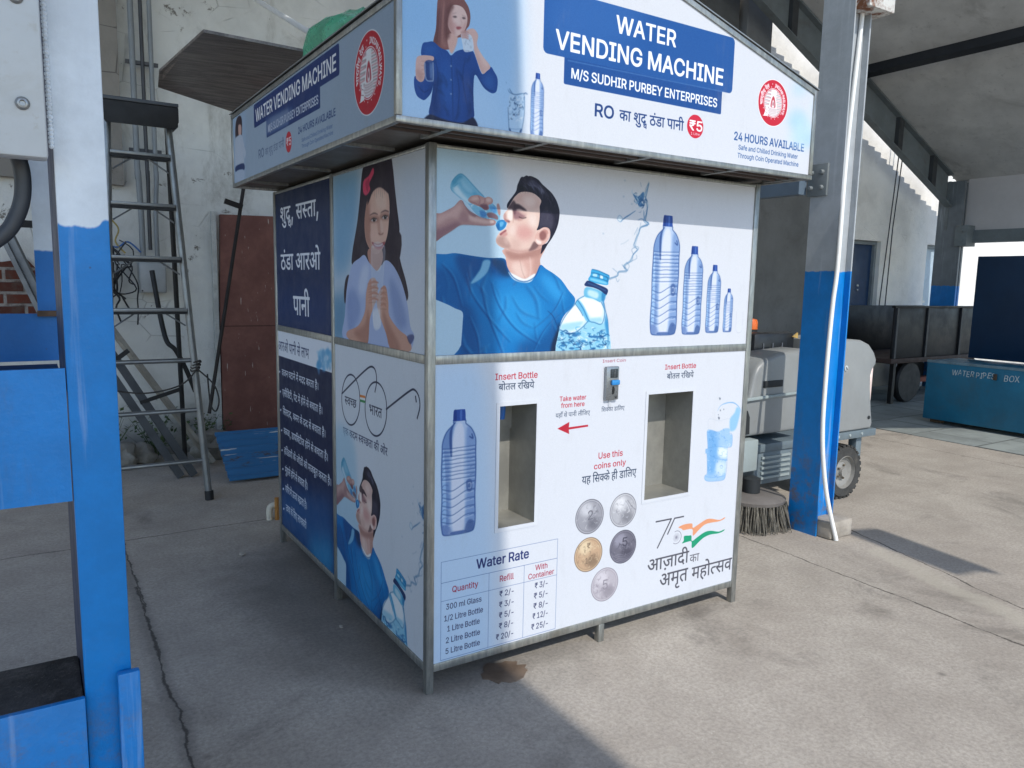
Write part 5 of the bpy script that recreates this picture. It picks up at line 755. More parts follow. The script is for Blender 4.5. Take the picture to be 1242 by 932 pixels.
# ================================================================== SETTING
def ground_material():
    t = NT('weathered concrete'); x, y, z = t.sep(); big = t.rng(t.noise(.55, 5, .6), .3, .7); med = t.rng(t.noise(3.1, 8, .7), .3, .72); fine = t.noise(70, 6, .75); sp = t.noise(300, 2, .6)
    col = t.mix(med, srgb('a49c91'), srgb('c0b8ac')); col = t.mix(t.mth('MULTIPLY', big, .45), col, srgb('aca094'))
    col = t.mix(t.rng(fine, .35, .68, 0, .5), col, srgb('77726b')); col = t.mix(t.rng(sp, .62, .75, 0, .5), col, srgb('b9b2a8'))
    dark = t.rng(t.noise(1.25, 9, .74, None, .8), .54, .72); col = t.mix(t.mth('MULTIPLY', dark, .5), col, srgb('5a5651'))
    scuff = t.rng(t.noise(2.2, 6, .7, t.scl((.5, 2.2, 1)), 1.2), .6, .72); col = t.mix(t.mth('MULTIPLY', scuff, .4), col, srgb('b3aca1'))
    gr = t.rng(t.vor(46), .0, .16, .75, 0); gr = t.mth('MULTIPLY', gr, t.rng(t.noise(1.9, 5, .7), .42, .62)); col = t.mix(gr, col, srgb('d0c9bc')); gk = t.rng(t.vor(31), .0, .13, .7, 0); gk = t.mth('MULTIPLY', gk, t.rng(t.noise(2.4, 5, .7, t.scl((1, 1, 3))), .45, .62)); col = t.mix(gk, col, srgb('55504a'))
    blot = t.rng(t.vor(2.6, t.n.new('ShaderNodeTexCoord').outputs['Object']), .0, .06, .55, 0); col = t.mix(blot, col, srgb('4b4742'))
    # oily dirt around the kiosk, darkened further to paint in its contact shadow
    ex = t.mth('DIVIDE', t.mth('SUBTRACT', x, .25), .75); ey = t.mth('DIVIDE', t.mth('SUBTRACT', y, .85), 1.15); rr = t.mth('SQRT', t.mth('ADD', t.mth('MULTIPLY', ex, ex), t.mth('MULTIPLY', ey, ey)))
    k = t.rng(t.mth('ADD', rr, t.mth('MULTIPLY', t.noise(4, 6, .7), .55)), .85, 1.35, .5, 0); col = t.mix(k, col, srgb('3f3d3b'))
    wob = t.mth('MULTIPLY', t.mth('SUBTRACT', t.noise(3.5, 6, .7), .5), .075); wid = t.mth('MULTIPLY', t.rng(t.noise(9, 4, .7), .35, .65), 1)
    cr = None
    oil = t.rng(t.noise(.9, 6, .65, t.scl((1.3, .8, 1)), .4), .6, .74); col = t.mix(t.mth('MULTIPLY', oil, .35), col, srgb('6d655b'))
    # joints and cracks: (x at y=0, slope dx/dy, y from, y to, half width)
    for x0, sl_, y0, y1, hw in ((-.722, .008, -4, 1.45, .007), (-.715, .008, 1.2, 2.2, .004), (2.2, .035, -3, .75, .006), (2.755, .31, -2.2, .42, .008), (5.5, .02, -2, 2.1, .006)):
        d = t.mth('ABSOLUTE', t.mth('SUBTRACT', t.mth('ADD', x, wob), t.mth('ADD', t.mth('MULTIPLY', y, sl_), x0))); mk = t.rng(d, t.mth('MULTIPLY', wid, hw*.4), t.mth('ADD', t.mth('MULTIPLY', wid, hw), .0035), 1, 0)
        mk = t.mth('MULTIPLY', mk, t.mth('MULTIPLY', t.mth('GREATER_THAN', y, y0), t.mth('LESS_THAN', y, y1))); cr = mk if cr is None else t.mth('MAXIMUM', cr, mk)
    d = t.mth('ABSOLUTE', t.mth('SUBTRACT', t.mth('ADD', y, wob), t.mth('ADD', t.mth('MULTIPLY', x, .02), 2.14))); cr = t.mth('MAXIMUM', cr, t.mth('MULTIPLY', t.rng(d, .002, .007, .8, 0), t.mth('LESS_THAN', x, 1.2)))
    d = t.mth('ABSOLUTE', t.mth('SUBTRACT', t.mth('ADD', x, t.mth('MULTIPLY', wob, 3)), t.mth('ADD', t.mth('MULTIPLY', y, .31), 2.64))); pale = t.rng(d, .03, .09, .4, 0); pale = t.mth('MULTIPLY', pale, t.mth('LESS_THAN', y, .1)); col = t.mix(pale, col, srgb('bdb6a6'))
    halo = t.rng(t.mth('ABSOLUTE', t.mth('SUBTRACT', t.mth('ADD', x, wob), -.722)), .0, .05, .45, 0); halo = t.mth('MULTIPLY', halo, t.mth('LESS_THAN', y, 2.1)); col = t.mix(halo, col, srgb('565450'))
    col = t.mix(t.mth('MULTIPLY', cr, .75), col, srgb('35322f'))
    t.bump(t.mth('SUBTRACT', t.mth('ADD', t.mth('MULTIPLY', fine, .5), t.mth('ADD', t.mth('MULTIPLY', t.noise(160, 4, .7), .4), t.mth('MULTIPLY', t.noise(11, 5), .25))), t.mth('MULTIPLY', cr, 1.4)), .3, .008)
    return t.out(col, t.rng(med, 0, 1, .82, .95), 0.0, .25)
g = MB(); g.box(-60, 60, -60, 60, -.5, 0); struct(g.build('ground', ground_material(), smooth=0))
t = NT('grey paving'); x, y, z = t.sep()
bt = t.n.new('ShaderNodeTexBrick'); t.t.links.new(t.co, bt.inputs[0]); bt.inputs['Scale'].default_value = 1; bt.inputs['Brick Width'].default_value = .6; bt.inputs['Row Height'].default_value = .6; bt.inputs['Mortar Size'].default_value = .012
for i, c in ((1, '8d9492'), (2, '9aa09c'), (3, '5f6361')): bt.inputs[i].default_value = (*srgb(c), 1)
col = t.mix(t.rng(t.noise(2.5, 8, .7), .35, .7), bt.outputs[0], srgb('7b807e')); t.bump(t.noise(40, 5), .2); pave = t.out(col, .85, 0.0, .3)
g = MB(); g.prism([(5.93, -8), (12.5, -8), (12.5, 4.05), (6.02, 4.05), (6.0, 2.1)], 2, -.02, .006); struct(g.build('pavement', pave, smooth=0))
# damp patch where the near refill bay drips
t = NT('damp concrete'); t.bump(t.noise(60, 5), .15); damp = t.out(t.mix(t.rng(t.noise(9, 6), .35, .65), srgb('66574a'), srgb('7c6b5c')), .5, 0.0, .5)
g = MB(); rnd = random.Random(2); pts = [(.30+.085*math.cos(a)*(1+rnd.uniform(-.2, .2)), .0+.068*math.sin(a)*(1+rnd.uniform(-.2, .2))) for a in np.linspace(0, 2*math.pi, 26)[:-1]]
g.prism(pts, 2, .0005, .003); struct(g.build('puddle', damp, smooth=0))

# ------------------------------------------------------------------ station wall behind everything
def wall_material(name, base, stain, peel, low, amount=.5, cracks=.5):
    t = NT(name); x, y, z = t.sep(); n1 = t.rng(t.noise(1.3, 9, .72), .35, .68); col = t.mix(n1, srgb(base), mul(srgb(base), .8))
    st = t.rng(t.noise(2.2, 8, .75, t.scl((1, 1, .35)), .5), .52, .75); col = t.mix(t.mth('MULTIPLY', st, amount), col, srgb(stain))
    pl = t.rng(t.noise(4.2, 9, .78, None, .4), .60, .645); col = t.mix(t.mth('MULTIPLY', pl, amount*1.3), col, srgb(peel))
    v = t.vor(2.1, t.scl((1, 1, 1.8), t.mix(.06, t.co, t.n.new('ShaderNodeTexNoise').outputs[1])), 'DISTANCE_TO_EDGE'); ck = t.mth('MULTIPLY', t.rng(v, .0, .012, 1, 0), t.rng(t.noise(1.7, 4), .48, .62)); col = t.mix(t.mth('MULTIPLY', ck, cracks), col, srgb('2e2b29'))
    lo = t.rng(t.mth('ADD', z, t.mth('MULTIPLY', t.noise(3, 6), .7)), .35, .95, .85, 0); col = t.mix(lo, col, srgb(low))
    t.bump(t.mth('SUBTRACT', t.mth('ADD', t.noise(6, 8, .7), t.mth('MULTIPLY', t.noise(45, 4), .3)), t.mth('ADD', t.mth('MULTIPLY', pl, .35), ck)), .35, .02); return t.out(col, .9, 0.0, .2)
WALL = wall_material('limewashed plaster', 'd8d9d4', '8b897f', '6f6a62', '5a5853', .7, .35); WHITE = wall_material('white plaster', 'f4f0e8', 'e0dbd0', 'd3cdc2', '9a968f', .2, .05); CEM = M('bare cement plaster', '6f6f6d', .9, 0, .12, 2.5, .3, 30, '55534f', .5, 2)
bld = thing('station_building', 'long plastered station wall behind the kiosk, grey limewash at left and sunlit white at right', 'building', (3, 4.1, 0))
WY = 4.1
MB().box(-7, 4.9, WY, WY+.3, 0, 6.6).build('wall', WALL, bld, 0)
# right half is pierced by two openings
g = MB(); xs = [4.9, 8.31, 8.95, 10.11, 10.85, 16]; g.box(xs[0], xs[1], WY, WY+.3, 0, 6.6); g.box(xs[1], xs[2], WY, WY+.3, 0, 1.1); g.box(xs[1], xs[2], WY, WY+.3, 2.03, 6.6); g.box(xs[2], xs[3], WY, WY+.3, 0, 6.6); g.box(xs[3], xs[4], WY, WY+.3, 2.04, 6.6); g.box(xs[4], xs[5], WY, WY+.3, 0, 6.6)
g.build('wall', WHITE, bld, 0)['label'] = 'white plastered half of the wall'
BLUE_DK = M('dark blue gloss paint', '12365c', .4, 0, .15, 4, .06, 60, '3b4650', .3, 4)
f = MB(); f.box(8.31, 8.36, WY+.06, WY+.14, 1.1, 2.03); f.box(8.90, 8.95, WY+.06, WY+.14, 1.1, 2.03); f.box(8.36, 8.90, WY+.06, WY+.14, 1.98, 2.03); f.box(8.36, 8.90, WY+.06, WY+.14, 1.1, 1.15)
wd = MB().box(8.36, 8.90, WY+.10, WY+.13, 1.15, 1.98).build('window', BLUE_DK, bld, 0); f.build('frame', M('grey window frame', '7c8488', .6), wd, 0); MB().box(8.27, 8.99, WY-.05, WY+.05, 1.055, 1.1).build('sill', M('cement sill', '8f8d88', .85), wd, 0)
MB().bolt((8.62, WY+.1, 1.42), (0, -1, 0), .02, .02).build('latch', M('latch steel', 'b8bcbd', .4, .8), wd); MB().bolt((8.62, WY+.1, 1.36), (0, -1, 0), .015, .02).build('keyhole', M('latch steel', 'b8bcbd', .4, .8), wd)
dr = MB().box(10.16, 10.80, WY+.1, WY+.14, .02, 1.99).build('door', M('pale blue door paint', 'a9bac6', .5, 0, .1, 3, .05, 40, '7d8b94', .4, 3), bld, 0)
f = MB(); f.box(10.11, 10.16, WY+.06, WY+.16, 0, 2.04); f.box(10.80, 10.85, WY+.06, WY+.16, 0, 2.04); f.box(10.16, 10.80, WY+.06, WY+.16, 1.99, 2.04); f.build('frame', M('grey window frame', '7c8488', .6), dr, 0)
MB().box(10.2, 10.3, WY+.07, WY+.1, 1.19, 1.22).box(10.2, 10.23, WY+.06, WY+.1, 1.13, 1.28).build('handle', M('latch steel', 'b8bcbd', .4, .8), dr, 0)
MB().box(6.25, 7.72, WY-.06, WY-.002, 0, 2.85).build('plaster_patch', CEM, bld, 0)['label'] = 'bare grey cement patch of the wall'
MB().box(5.83, 6.25, WY-.16, WY-.002, 0, 6.2, .01).build('pilaster', CEM, bld, 0); MB().box(5.1, 5.76, WY-.10, WY-.002, 0, 6.2).build('pilaster', M('dark cement', '565653', .9, 0, .15, 3, .3, 30), bld, 0)
MB().box(-7, -.42, WY-.07, WY-.002, 2.0, 6.2).build('pilaster', wall_material('brown plaster', '8f8a82', '75706a', '5c564f', '55514c', .6, .6), bld, 0)
t = NT('old red bricks'); bt = t.n.new('ShaderNodeTexBrick'); mp = t.n.new('ShaderNodeMapping'); t.t.links.new(t.co, mp.inputs[0]); mp.inputs['Rotation'].default_value = (R(90), 0, 0); t.t.links.new(mp.outputs[0], bt.inputs[0])
bt.inputs['Scale'].default_value = 1; bt.inputs['Brick Width'].default_value = .235; bt.inputs['Row Height'].default_value = .082; bt.inputs['Mortar Size'].default_value = .012; bt.inputs['Mortar Smooth'].default_value = .3
for i, c in ((1, '6d3b2e'), (2, '4f3029'), (3, '8f8a84')): bt.inputs[i].default_value = (*srgb(c), 1)
t.bump(t.mth('SUBTRACT', t.mth('MULTIPLY', t.noise(30, 5), .5), bt.outputs[1]), .6, .02); br = t.out(t.mix(t.rng(t.noise(12, 6, .7), .4, .7), bt.outputs[0], srgb('56463f')), .95, 0.0, .15)
g = MB(); rnd = random.Random(5); n = 22; pts = [(-1.25+.46*math.cos(a)*(1+rnd.uniform(-.12, .12)), 1.14+.34*math.sin(a)*(1+rnd.uniform(-.15, .15))) for a in np.linspace(0, 2*math.pi, n+1)[:-1]]
g.prism(pts, 1, WY-.02, WY-.003); g.build('exposed_brick', br, bld, 0)['label'] = 'red bricks showing where the plaster fell off'

# maroon panel, leaning corrugated sheet
MAR = NT('maroon paint'); x, y, z = MAR.sep(); c = MAR.mix(MAR.rng(MAR.noise(5, 8, .7), .35, .7), srgb('6e4942'), srgb('835a50')); sc_ = MAR.rng(MAR.noise(26, 3, .5, MAR.scl((3, 1, .35))), .70, .72); c = MAR.mix(MAR.mth('MULTIPLY', sc_, .7), c, srgb('c9c0b6')); seam = MAR.rng(MAR.mth('ABSOLUTE', MAR.mth('SUBTRACT', z, .985)), .002, .007, .7, 0); c = MAR.mix(seam, c, srgb('3a2420')); MAR.bump(MAR.noise(60, 5), .15); MAR = MAR.out(c, .7, 0.0, .3)
mp_ = tag(MB().prism([(.205, .02), (1.15, .02), (1.15, 1.86), (.232, 1.84), (.21, 1.1)], 1, WY-.05, WY-.004).build('door', MAR, None, 0), 'scratched maroon painted door board against the wall beside the kiosk', 'door')
MB().box(.165, .2, WY-.04, WY-.004, .02, 1.86).build('frame', M('flaking white jamb', 'b9bbb7', .9, 0, .15, 6, .3, 30, '6f6a62', .6, 6), mp_, 0)
t = NT('blue roofing sheet'); c = t.mix(t.rng(t.noise(6, 8, .75, t.scl((1, 3, 3))), .54, .72), srgb('3a78ac'), srgb('55493c')); c = t.mix(t.rng(t.noise(3, 4, .6, t.scl((.6, 2, 6))), .58, .61), c, srgb('d8dcd8')); tin_m = t.out(c, .35, .4, .5)  # pale streaks paint the sheet's bright reflection into its base colour
g = MB(); prof = []
for k in range(85):
    s_ = k/84; prof.append((3.0+.44*s_, .022+.25*s_+.016*math.sin(s_*math.pi*2*7)))
poly = prof+[(a+.003, b-.004) for a, b in prof[::-1]]
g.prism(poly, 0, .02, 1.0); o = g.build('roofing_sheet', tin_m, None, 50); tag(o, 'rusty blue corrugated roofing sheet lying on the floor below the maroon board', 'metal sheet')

# wall clutter: conduits, junction box, wires
PIPE_G = M('grey pvc pipe', '7f8486', .5, 0, .1); PIPE_D = M('dark conduit', '3c3d40', .5, 0, .1); BLK = M('black rubber', '141517', .6, 0, .2)
for i, (x_, r_, mt, zb, lb) in enumerate(((-.335, .02, PIPE_G, 1.5, 'light grey conduit pipe running down the wall, left of the pair'), (-.272, .013, PIPE_D, 1.55, 'thin dark conduit in the middle of the wall pipes'), (-.215, .016, PIPE_G, 1.5, 'light grey conduit pipe running down the wall, nearest the kiosk'))):
    g = MB(); y_ = WY-.1 if i < 9 else 0; g.tube(smooth_path([(x_, y_, 6), (x_, y_, 2.4), (x_+.004, y_, 2.1), (x_-.012*(i-1), y_, 1.8), (x_-.012*(i-1), y_, zb)]), r_, 12); o = tag(g.build('conduit_pipe', mt), lb, 'pipe', 'conduit pipes on the wall')
    for z_ in (2.85, 2.25): MB().box(x_-.045, x_+.045, y_+r_*.2, WY-.068, z_-.012, z_+.012).build('pipe_clip', PIPE_D, o, 0)
jb = tag(MB().box(-.355, -.175, WY-.12, WY-.003, 1.24, 1.46, .008).build('junction_box', M('junction box grey', 'a3a7a8', .5, 0, .08, 5, .05, 40, '6d6f6f', .4, 5)), 'pale grey junction box on the dirty wall behind the ladder', 'junction box')
MB().box(-.348, -.182, WY-.128, WY-.121, 1.247, 1.453, .004).build('lid', M('junction box grey', 'a3a7a8', .5), jb); [MB().bolt((x_, WY-.128, z_), (0, -1, 0), .006, .004).build('screw', PIPE_D, jb) for x_, z_ in ((-.34, 1.255), (-.19, 1.445))]
g = MB(); rnd = random.Random(8)
for k in range(16):
    x0 = rnd.uniform(-.66, -.40); z0 = rnd.uniform(1.42, 1.62); pts = [(x0, WY-.05-rnd.uniform(0, .1), z0)]
    for j in range(5): pts.append((min(-.37, max(-.70, pts[-1][0]+rnd.uniform(-.09, .09))), WY-.05-rnd.uniform(0, .13), pts[-1][2]-rnd.uniform(-.02, .13)))
    g.tube(smooth_path(pts, 4), rnd.choice((.004, .005, .007)), 6)
tag(g.build('wire_bundle', M('wire sheath', '1d1f24', .5, 0, .4, 20)), 'tangle of dark wires hanging beside the junction box', 'wires')
for c_, pts in (('2f5f9a', [(-.62, 1.62), (-.5, 1.56), (-.42, 1.60), (-.34, 1.53)]), ('9a8a4a', [(-.6, 1.83), (-.48, 1.70), (-.5, 1.6), (-.44, 1.52)])):
    tag(MB().tube(smooth_path([(a, WY-.13, b) for a, b in pts], 6), .006, 6).build('loose_wire', M('wire '+c_, c_, .5)), ('blue' if c_[0] == '2' else 'yellow')+' wire looping above the junction box', 'wire')
g = MB(); g.tube(smooth_path([(-.30, 3.75, 1.40), (-.275, 3.7, 1.15), (-.253, 3.66, .98), (-.235, 3.62, .90), (-.19, 3.6, .85), (-.13, 3.6, .72), (-.07, 3.6, .55)], 6), .017, 8); tag(g.build('cable', BLK), 'thick black cable drooping from the junction box to the floor', 'cable')

# ------------------------------------------------------------------ canopy over the left half (out of frame, its shade is not) and the steel shed at right
can = thing('platform_canopy', 'flat platform canopy overhead that shades the left half of the kiosk', 'canopy', (-1.0, -.8, 4.5))
MB().box(-2.2, .04, -5.8, WY-.004, 4.5, 4.62).build('roof', M('canopy concrete', '8c8a86', .9), can, 0)
SOF = M('shed ceiling boards', 'c6c4c1', .85, 0, .12, 2.2, .25, 18, '7d7a77', .5, 1.7); STEEL = M('grey structural steel', '6f7678', .55, .0, .12, 4, .1, 40, '5a4c42', .4, 3)
K = -.45; Zs = lambda x_: 3.85+K*(x_-7.79)
shed = thing('shed_roof', 'pitched shed roof at upper right with grey boarded ceiling and steel rafter', 'roof', (7, 2, 3.9))
g = MB(); g.prism([(-2.4, Zs(-2.4)), (10.02, Zs(10.02)), (10.02, Zs(10.02)+.03), (-2.4, Zs(-2.4)+.03)], 1, -2.9, 3.68); g.build('ceiling', SOF, shed, 0)
# corrugated sheet on top, rippled rake edge
g = MB()
# the back edge is stepped, one course of overlapping sheets after another
xx = -2.5; k = 0
while xx < 10.3:
    a, b = xx, min(xx+.15, 10.35); e = (3.74 if xx > 7.45 else 3.69)+random.Random(k).uniform(-.008, .012)
    seg = [(q, Zs(q)+.06+.055*(q-a)/(b-a)) for q in np.linspace(a, b, 4)]
    g.prism(seg+[(q, w_-.012) for q, w_ in seg[::-1]], 1, -2.95, e); xx += .15; k += 1
g.build('roof_sheet', M('corrugated roof sheet', '6c6c6b', .7, .1, .15), shed, 40)
# rafter at the back: deep channel, plus flange and stiffeners
def slope_beam(y0, y1, dz0, dz1, xa, xb): return MB().prism([(xa, Zs(xa)+dz0), (xb, Zs(xb)+dz0), (xb, Zs(xb)+dz1), (xa, Zs(xa)+dz1)], 1, y0, y1)
r_ = slope_beam(3.695, 3.71, -.44, -.004, 4, 9.75).build('rafter', STEEL, shed, 0); slope_beam(3.60, 3.694, -.452, -.44, 4, 9.75).build('flange', STEEL, r_, 0); slope_beam(3.62, 3.694, -.03, -.006, 4, 9.75).build('flange', STEEL, r_, 0)
for x_ in (6.2, 7.3, 8.4, 9.25): g = MB(); g.prism([(x_, Zs(x_)-.438), (x_+.1, Zs(x_+.1)-.438), (x_+.1, Zs(x_+.1)-.034), (x_, Zs(x_)-.034)], 1, 3.64, 3.694); g.build('stiffener', M('dark steel cleat', '3a3c3e', .6), r_, 0)
for x_ in (1.5, 4.5, 7.5): MB().prism([(x_-.04, Zs(x_-.04)-.10), (x_+.04, Zs(x_+.04)-.10), (x_+.04, Zs(x_+.04)-.003), (x_-.04, Zs(x_-.04)-.003)], 1, -2.85, 3.59).build('purlin', M('dark purlin steel', '24262b', .5, .2), shed, 0)
MB().prism([(5.9, Zs(5.9)-.02), (5.94, Zs(5.94)-.02), (5.94, Zs(5.94)-.003), (5.9, Zs(5.9)-.003)], 1, -2.85, 3.59).build('cover_strip', SOF, shed, 0)
E2 = 9.9
MB().box(9.752, 9.975, 3.655, 3.69, 2.2, Zs(9.975)-.002).build('gusset', STEEL, shed, 0); MB().box(9.945, 9.985, 3.37, 3.654, 2.2, Zs(9.98)-.01).build('gusset', STEEL, shed, 0)
MB().box(E2+.02, E2+.06, -2.85, 3.5, 2.2, Zs(E2)-.01).build('fascia', M('grey cement sheet', 'bfbab9', .85, 0, .08, 1.6, .12, 20), shed, 0)
MB().box(E2-.02, E2+.1, -2.85, 3.45, 2.03, 2.198).build('eaves_beam', STEEL, shed, 0)
GREYBLUE = two_tone('blue and grey column paint', '0a74bc', '6d7276', 1.44)
c2 = thing('steel_column', 'farther steel column painted blue below and grey above, behind the blue pipe box', 'column', (9.85, 3.6, 0), 'painted steel columns')
MB().box(9.76, 9.80, 3.46, 3.80, 0, 2.86).box(9.90, 9.94, 3.5, 3.76, 0, 2.84).box(9.801, 9.899, 3.60, 3.64, 0, 2.5).build('shaft', GREYBLUE, c2, 0); MB().box(9.72, 9.96, 3.36, 3.52, 1.98, 2.26, .004).build('bracket_plate', STEEL, c2); 
for z_ in (2.05, 2.18): MB().bolt((9.72, 3.42, z_), (-1, 0, 0), .018, .015).build('bolt', STEEL, c2)
for y_ in (3.0, 3.06): tag(MB().tube([(9.0 if y_ < 3.05 else 9.1, 3.95, 3.8), (8.95 if y_ < 3.05 else 9.03, 4.0, 2.2), (8.85 if y_ < 3.05 else 9.0, 4.0, 1.0)], .008, 6).build('hanging_wire', PIPE_D), ('left' if y_ < 3.05 else 'right')+' of two thin wires hanging down the white wall from the rafter', 'wire', 'wires down the white wall')

# ------------------------------------------------------------------ near column beside the kiosk
CP = two_tone('blue and silver column paint', '0579c4', 'a6abaf', 1.462, .38, .006)
c1 = thing('steel_column', 'tall I section steel column, blue below and silver grey above, standing right of the kiosk', 'column', (2.65, .47, 0), 'painted steel columns')
MB().box(2.578, 2.588, .375, .562, 0, 5.6).build('flange', CP, c1, 0); MB().box(2.712, 2.722, .375, .562, 0, 5.6).build('flange', CP, c1, 0); MB().box(2.589, 2.711, .408, .417, 0, 5.6).build('web', CP, c1, 0)
t = NT('rusty white paint'); rs = t.rng(t.noise(9, 7, .7), .45, .6); brk = t.out(t.mix(rs, srgb('d6d6d2'), srgb('7a4a2c')), .6, 0.0)
br_ = MB().box(2.585, 2.80, .30, .46, 2.78, 3.3, .004).build('bracket', brk, c1); br_['label'] = 'rust streaked white bracket at the top of the column'
MB().box(2.562, 2.577, .455, .575, 1.86, 2.03, .003).build('end_plate', STEEL, c1)
for z_ in (1.905, 1.985):
    for y_ in (.485, .55): MB().bolt((2.562, y_, z_), (-1, 0, 0), .013, .018).build('bolt', STEEL, c1)
MB().box(2.50, 2.562, .58, 3.9, 1.872, 1.945).build('tie_beam', M('blue grey beam', '5b6a78', .5, 0, .15, 4), c1, 0)
tag(MB().box(2.592, 2.79, .29, .445, 0, .10, .014).build('concrete_block', M('broken concrete', '9d958a', .95, 0, .2, 9, .8, 22, '6f675d', .5, 8)), 'broken concrete footing at the base of the blue column', 'footing')
tag(MB().tube(smooth_path([(2.668, .44, 5.5), (2.664, .44, 2.8), (2.655, .43, 2.4), (2.645, .425, 1.9), (2.63, .42, 1.4)], 5), .017, 12).build('conduit_pipe', M('silver conduit', '9fa4a8', .4, .3)), 'grey conduit inside the near column, fixed behind the white pipe', 'pipe')
tag(MB().tube(smooth_path([(2.69, .40, 3.2), (2.665, .395, 2.7), (2.612, .385, 2.09), (2.565, .355, 1.50), (2.54, .35, 1.28), (2.515, .34, .90), (2.512, .33, .57), (2.56, .315, .27), (2.618, .272, .004)], 6), .0115, 12).build('pvc_pipe', M('white pvc', 'e9e9e6', .35, 0, .04)), 'white plastic pipe leaning in the near column and bending out to the floor', 'pipe')

# ------------------------------------------------------------------ big battened column at the left edge
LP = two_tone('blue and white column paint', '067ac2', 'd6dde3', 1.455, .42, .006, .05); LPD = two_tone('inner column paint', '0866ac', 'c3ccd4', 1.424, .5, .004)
lc = thing('battened_column', 'large white and blue riveted steel column in the left foreground', 'column', (-1.25, -.3, 0))
MB().box(-.993, -.907, -.45, -.435, 0, 4.0, .003).build('leg', LP, lc); MB().box(-.992, -.98, -.434, -.02, 0, 4.0).build('web', M('web shade navy', '0a2a4e', .6, 0, .2, 6), lc, 0); MB().box(-1.7, -.994, -.42, .095, 1.135, 1.142).build('shade_strip', M('web shade navy', '0a2a4e', .6), lc, 0)  # navy stands for shade inside the column; horizontal plate added as its dark strip
MB().box(-1.58, -1.494, -.45, -.435, 0, 4.0, .003).box(-1.509, -1.494, -.434, -.36, 0, 4.0).build('leg', LP, lc)
b_ = MB().box(-1.52, -1.003, -.506, -.452, 1.572, 2.3, .006).build('batten_plate', M('white enamel plate', 'c4c8c9', .4, 0, .06, 3, .05, 30, '9a8f74', .35, 4), lc); b_['label'] = 'white bolted plate'
for x_, z_ in ((-1.037, 1.662), (-1.037, 1.838), (-1.28, 1.662), (-1.28, 1.838)): MB().lathe([(.0115, 0), (.0115, .002), (.008, .006), (.005, .0065), (.0045, .002), (0, .002)], (x_, -.506, z_), (0, -1, 0), 16).build('bolt', M('dull bolt steel', '8d8f90', .35, .7), b_)
MB().box(-1.49, -.995, -.449, -.438, .925, 1.188).build('batten_plate', LP, lc, 0)
g = MB(); rnd = random.Random(3); z_ = 1.60
while z_ < 1.98: g.lathe([(.004, 0), (.0042+rnd.uniform(0, .0015), .004), (.002, .008)], (-.9955, -.4515, z_), (0, -1, .2), 7); z_ += .0075
g.build('weld_bead', M('painted weld', 'dfe5ea', .4), lc)
MB().box(-1.7, -.994, -.47, -.455, 0, .52, .003).build('base_plate', LP, lc); MB().box(-.935, -.893, -.475, -.455, 0, .555, .004).build('base_plate', LP, lc)
MB().box(-1.7, -.992, -.434, -.175, 0, .485, .01).build('base_plinth', M('grimy concrete plinth', '474543', .95, 0, .35, 9, .8, 26, '9a958c', .5, 13), lc)
MB().box(-1.028, -.97, .1, .112, 1.272, 4).build('rear_leg', LPD, lc, 0); MB().box(-1.7, -.965, .1, .115, 1.15, 1.268).build('rear_batten', LPD, lc, 0); g = MB().box(-1.03, -.968, .085, .0985, 1.262, 1.276); g.build('rust_edge', M('rusty edge', '5a4636', .8, 0, .3, 30), lc, 0)
tag(MB().tube(smooth_path([(-1.055, -.40, 1.66), (-1.052, -.40, 1.60), (-1.044, -.40, 1.555), (-1.046, -.40, 1.51), (-1.058, -.40, 1.472), (-1.08, -.40, 1.438), (-1.14, -.40, 1.39)], 6), .0145, 12).build('hose', M('black hose', '3a3d41', .5, 0, .1)), 'bent black hose hanging below the white bolted plate', 'hose')
tag(MB().beam((-1.14, 3.9, 1.62), (-.93, 3.8, 1.05), .035, .075).beam((-1.16, 3.88, 1.59), (-.95, 3.78, 1.02), .02, .03).build('steel_angle', M('dusty steel', '6d7072', .5, .4, .2), smooth=0), 'dusty steel section leaning on the brick patch, seen through the left column', 'metal bar')
tag(MB().box(-1.12, -.965, 3.7, 3.74, 1.655, 1.70).build('hanging_bar', BLK, None, 0), 'short black bar above the leaning steel section', 'metal bar')
# ================================================================== THE KIOSK
W_, D_ = 1.5, 1.734; HB, M0, M1, TP, TQ = .073, 1.106, 1.135, 1.771, 1.789; P_ = .027; MD0, MD1 = .872, .899
SSM = NT('brushed stainless tube'); n_ = SSM.noise(9, 6, .7, SSM.scl((6, 6, 1))); c_ = SSM.mix(SSM.rng(n_, .35, .68), srgb('8a8d8b'), srgb('a9aaa5')); c_ = SSM.mix(SSM.mth('MULTIPLY', SSM.rng(SSM.noise(3, 8, .75), .5, .75), .5), c_, srgb('77705f')); SSM.bump(SSM.noise(120, 3, .5, SSM.scl((1, 1, .05))), .05, .003); SSM = SSM.out(c_, SSM.rng(SSM.noise(14, 4), .3, .7, .30, .48), .72)
ki = thing('water_vending_kiosk', 'large printed water vending kiosk on a steel tube frame with a gabled sign', 'kiosk', (W_/2, D_/2, 0))
def part(b, name, mat, sm=35, label=None, parent=None):
    o = b.build(name, mat, parent or ki, sm)
    if label: o['label'] = label
    return o
bv = .002
for x0, x1, y0, y1 in ((0, P_, 0, P_), (W_-P_, W_, 0, P_), (0, P_, D_-P_, D_), (W_-P_, W_, D_-P_, D_), (0, P_, MD0, MD1)): part(MB().box(x0, x1, y0, y1, 0, TQ-.004, bv), 'post', SSM)
part(MB().box(.735, .762, .003, .03, 0, HB-.001, bv), 'foot', SSM)
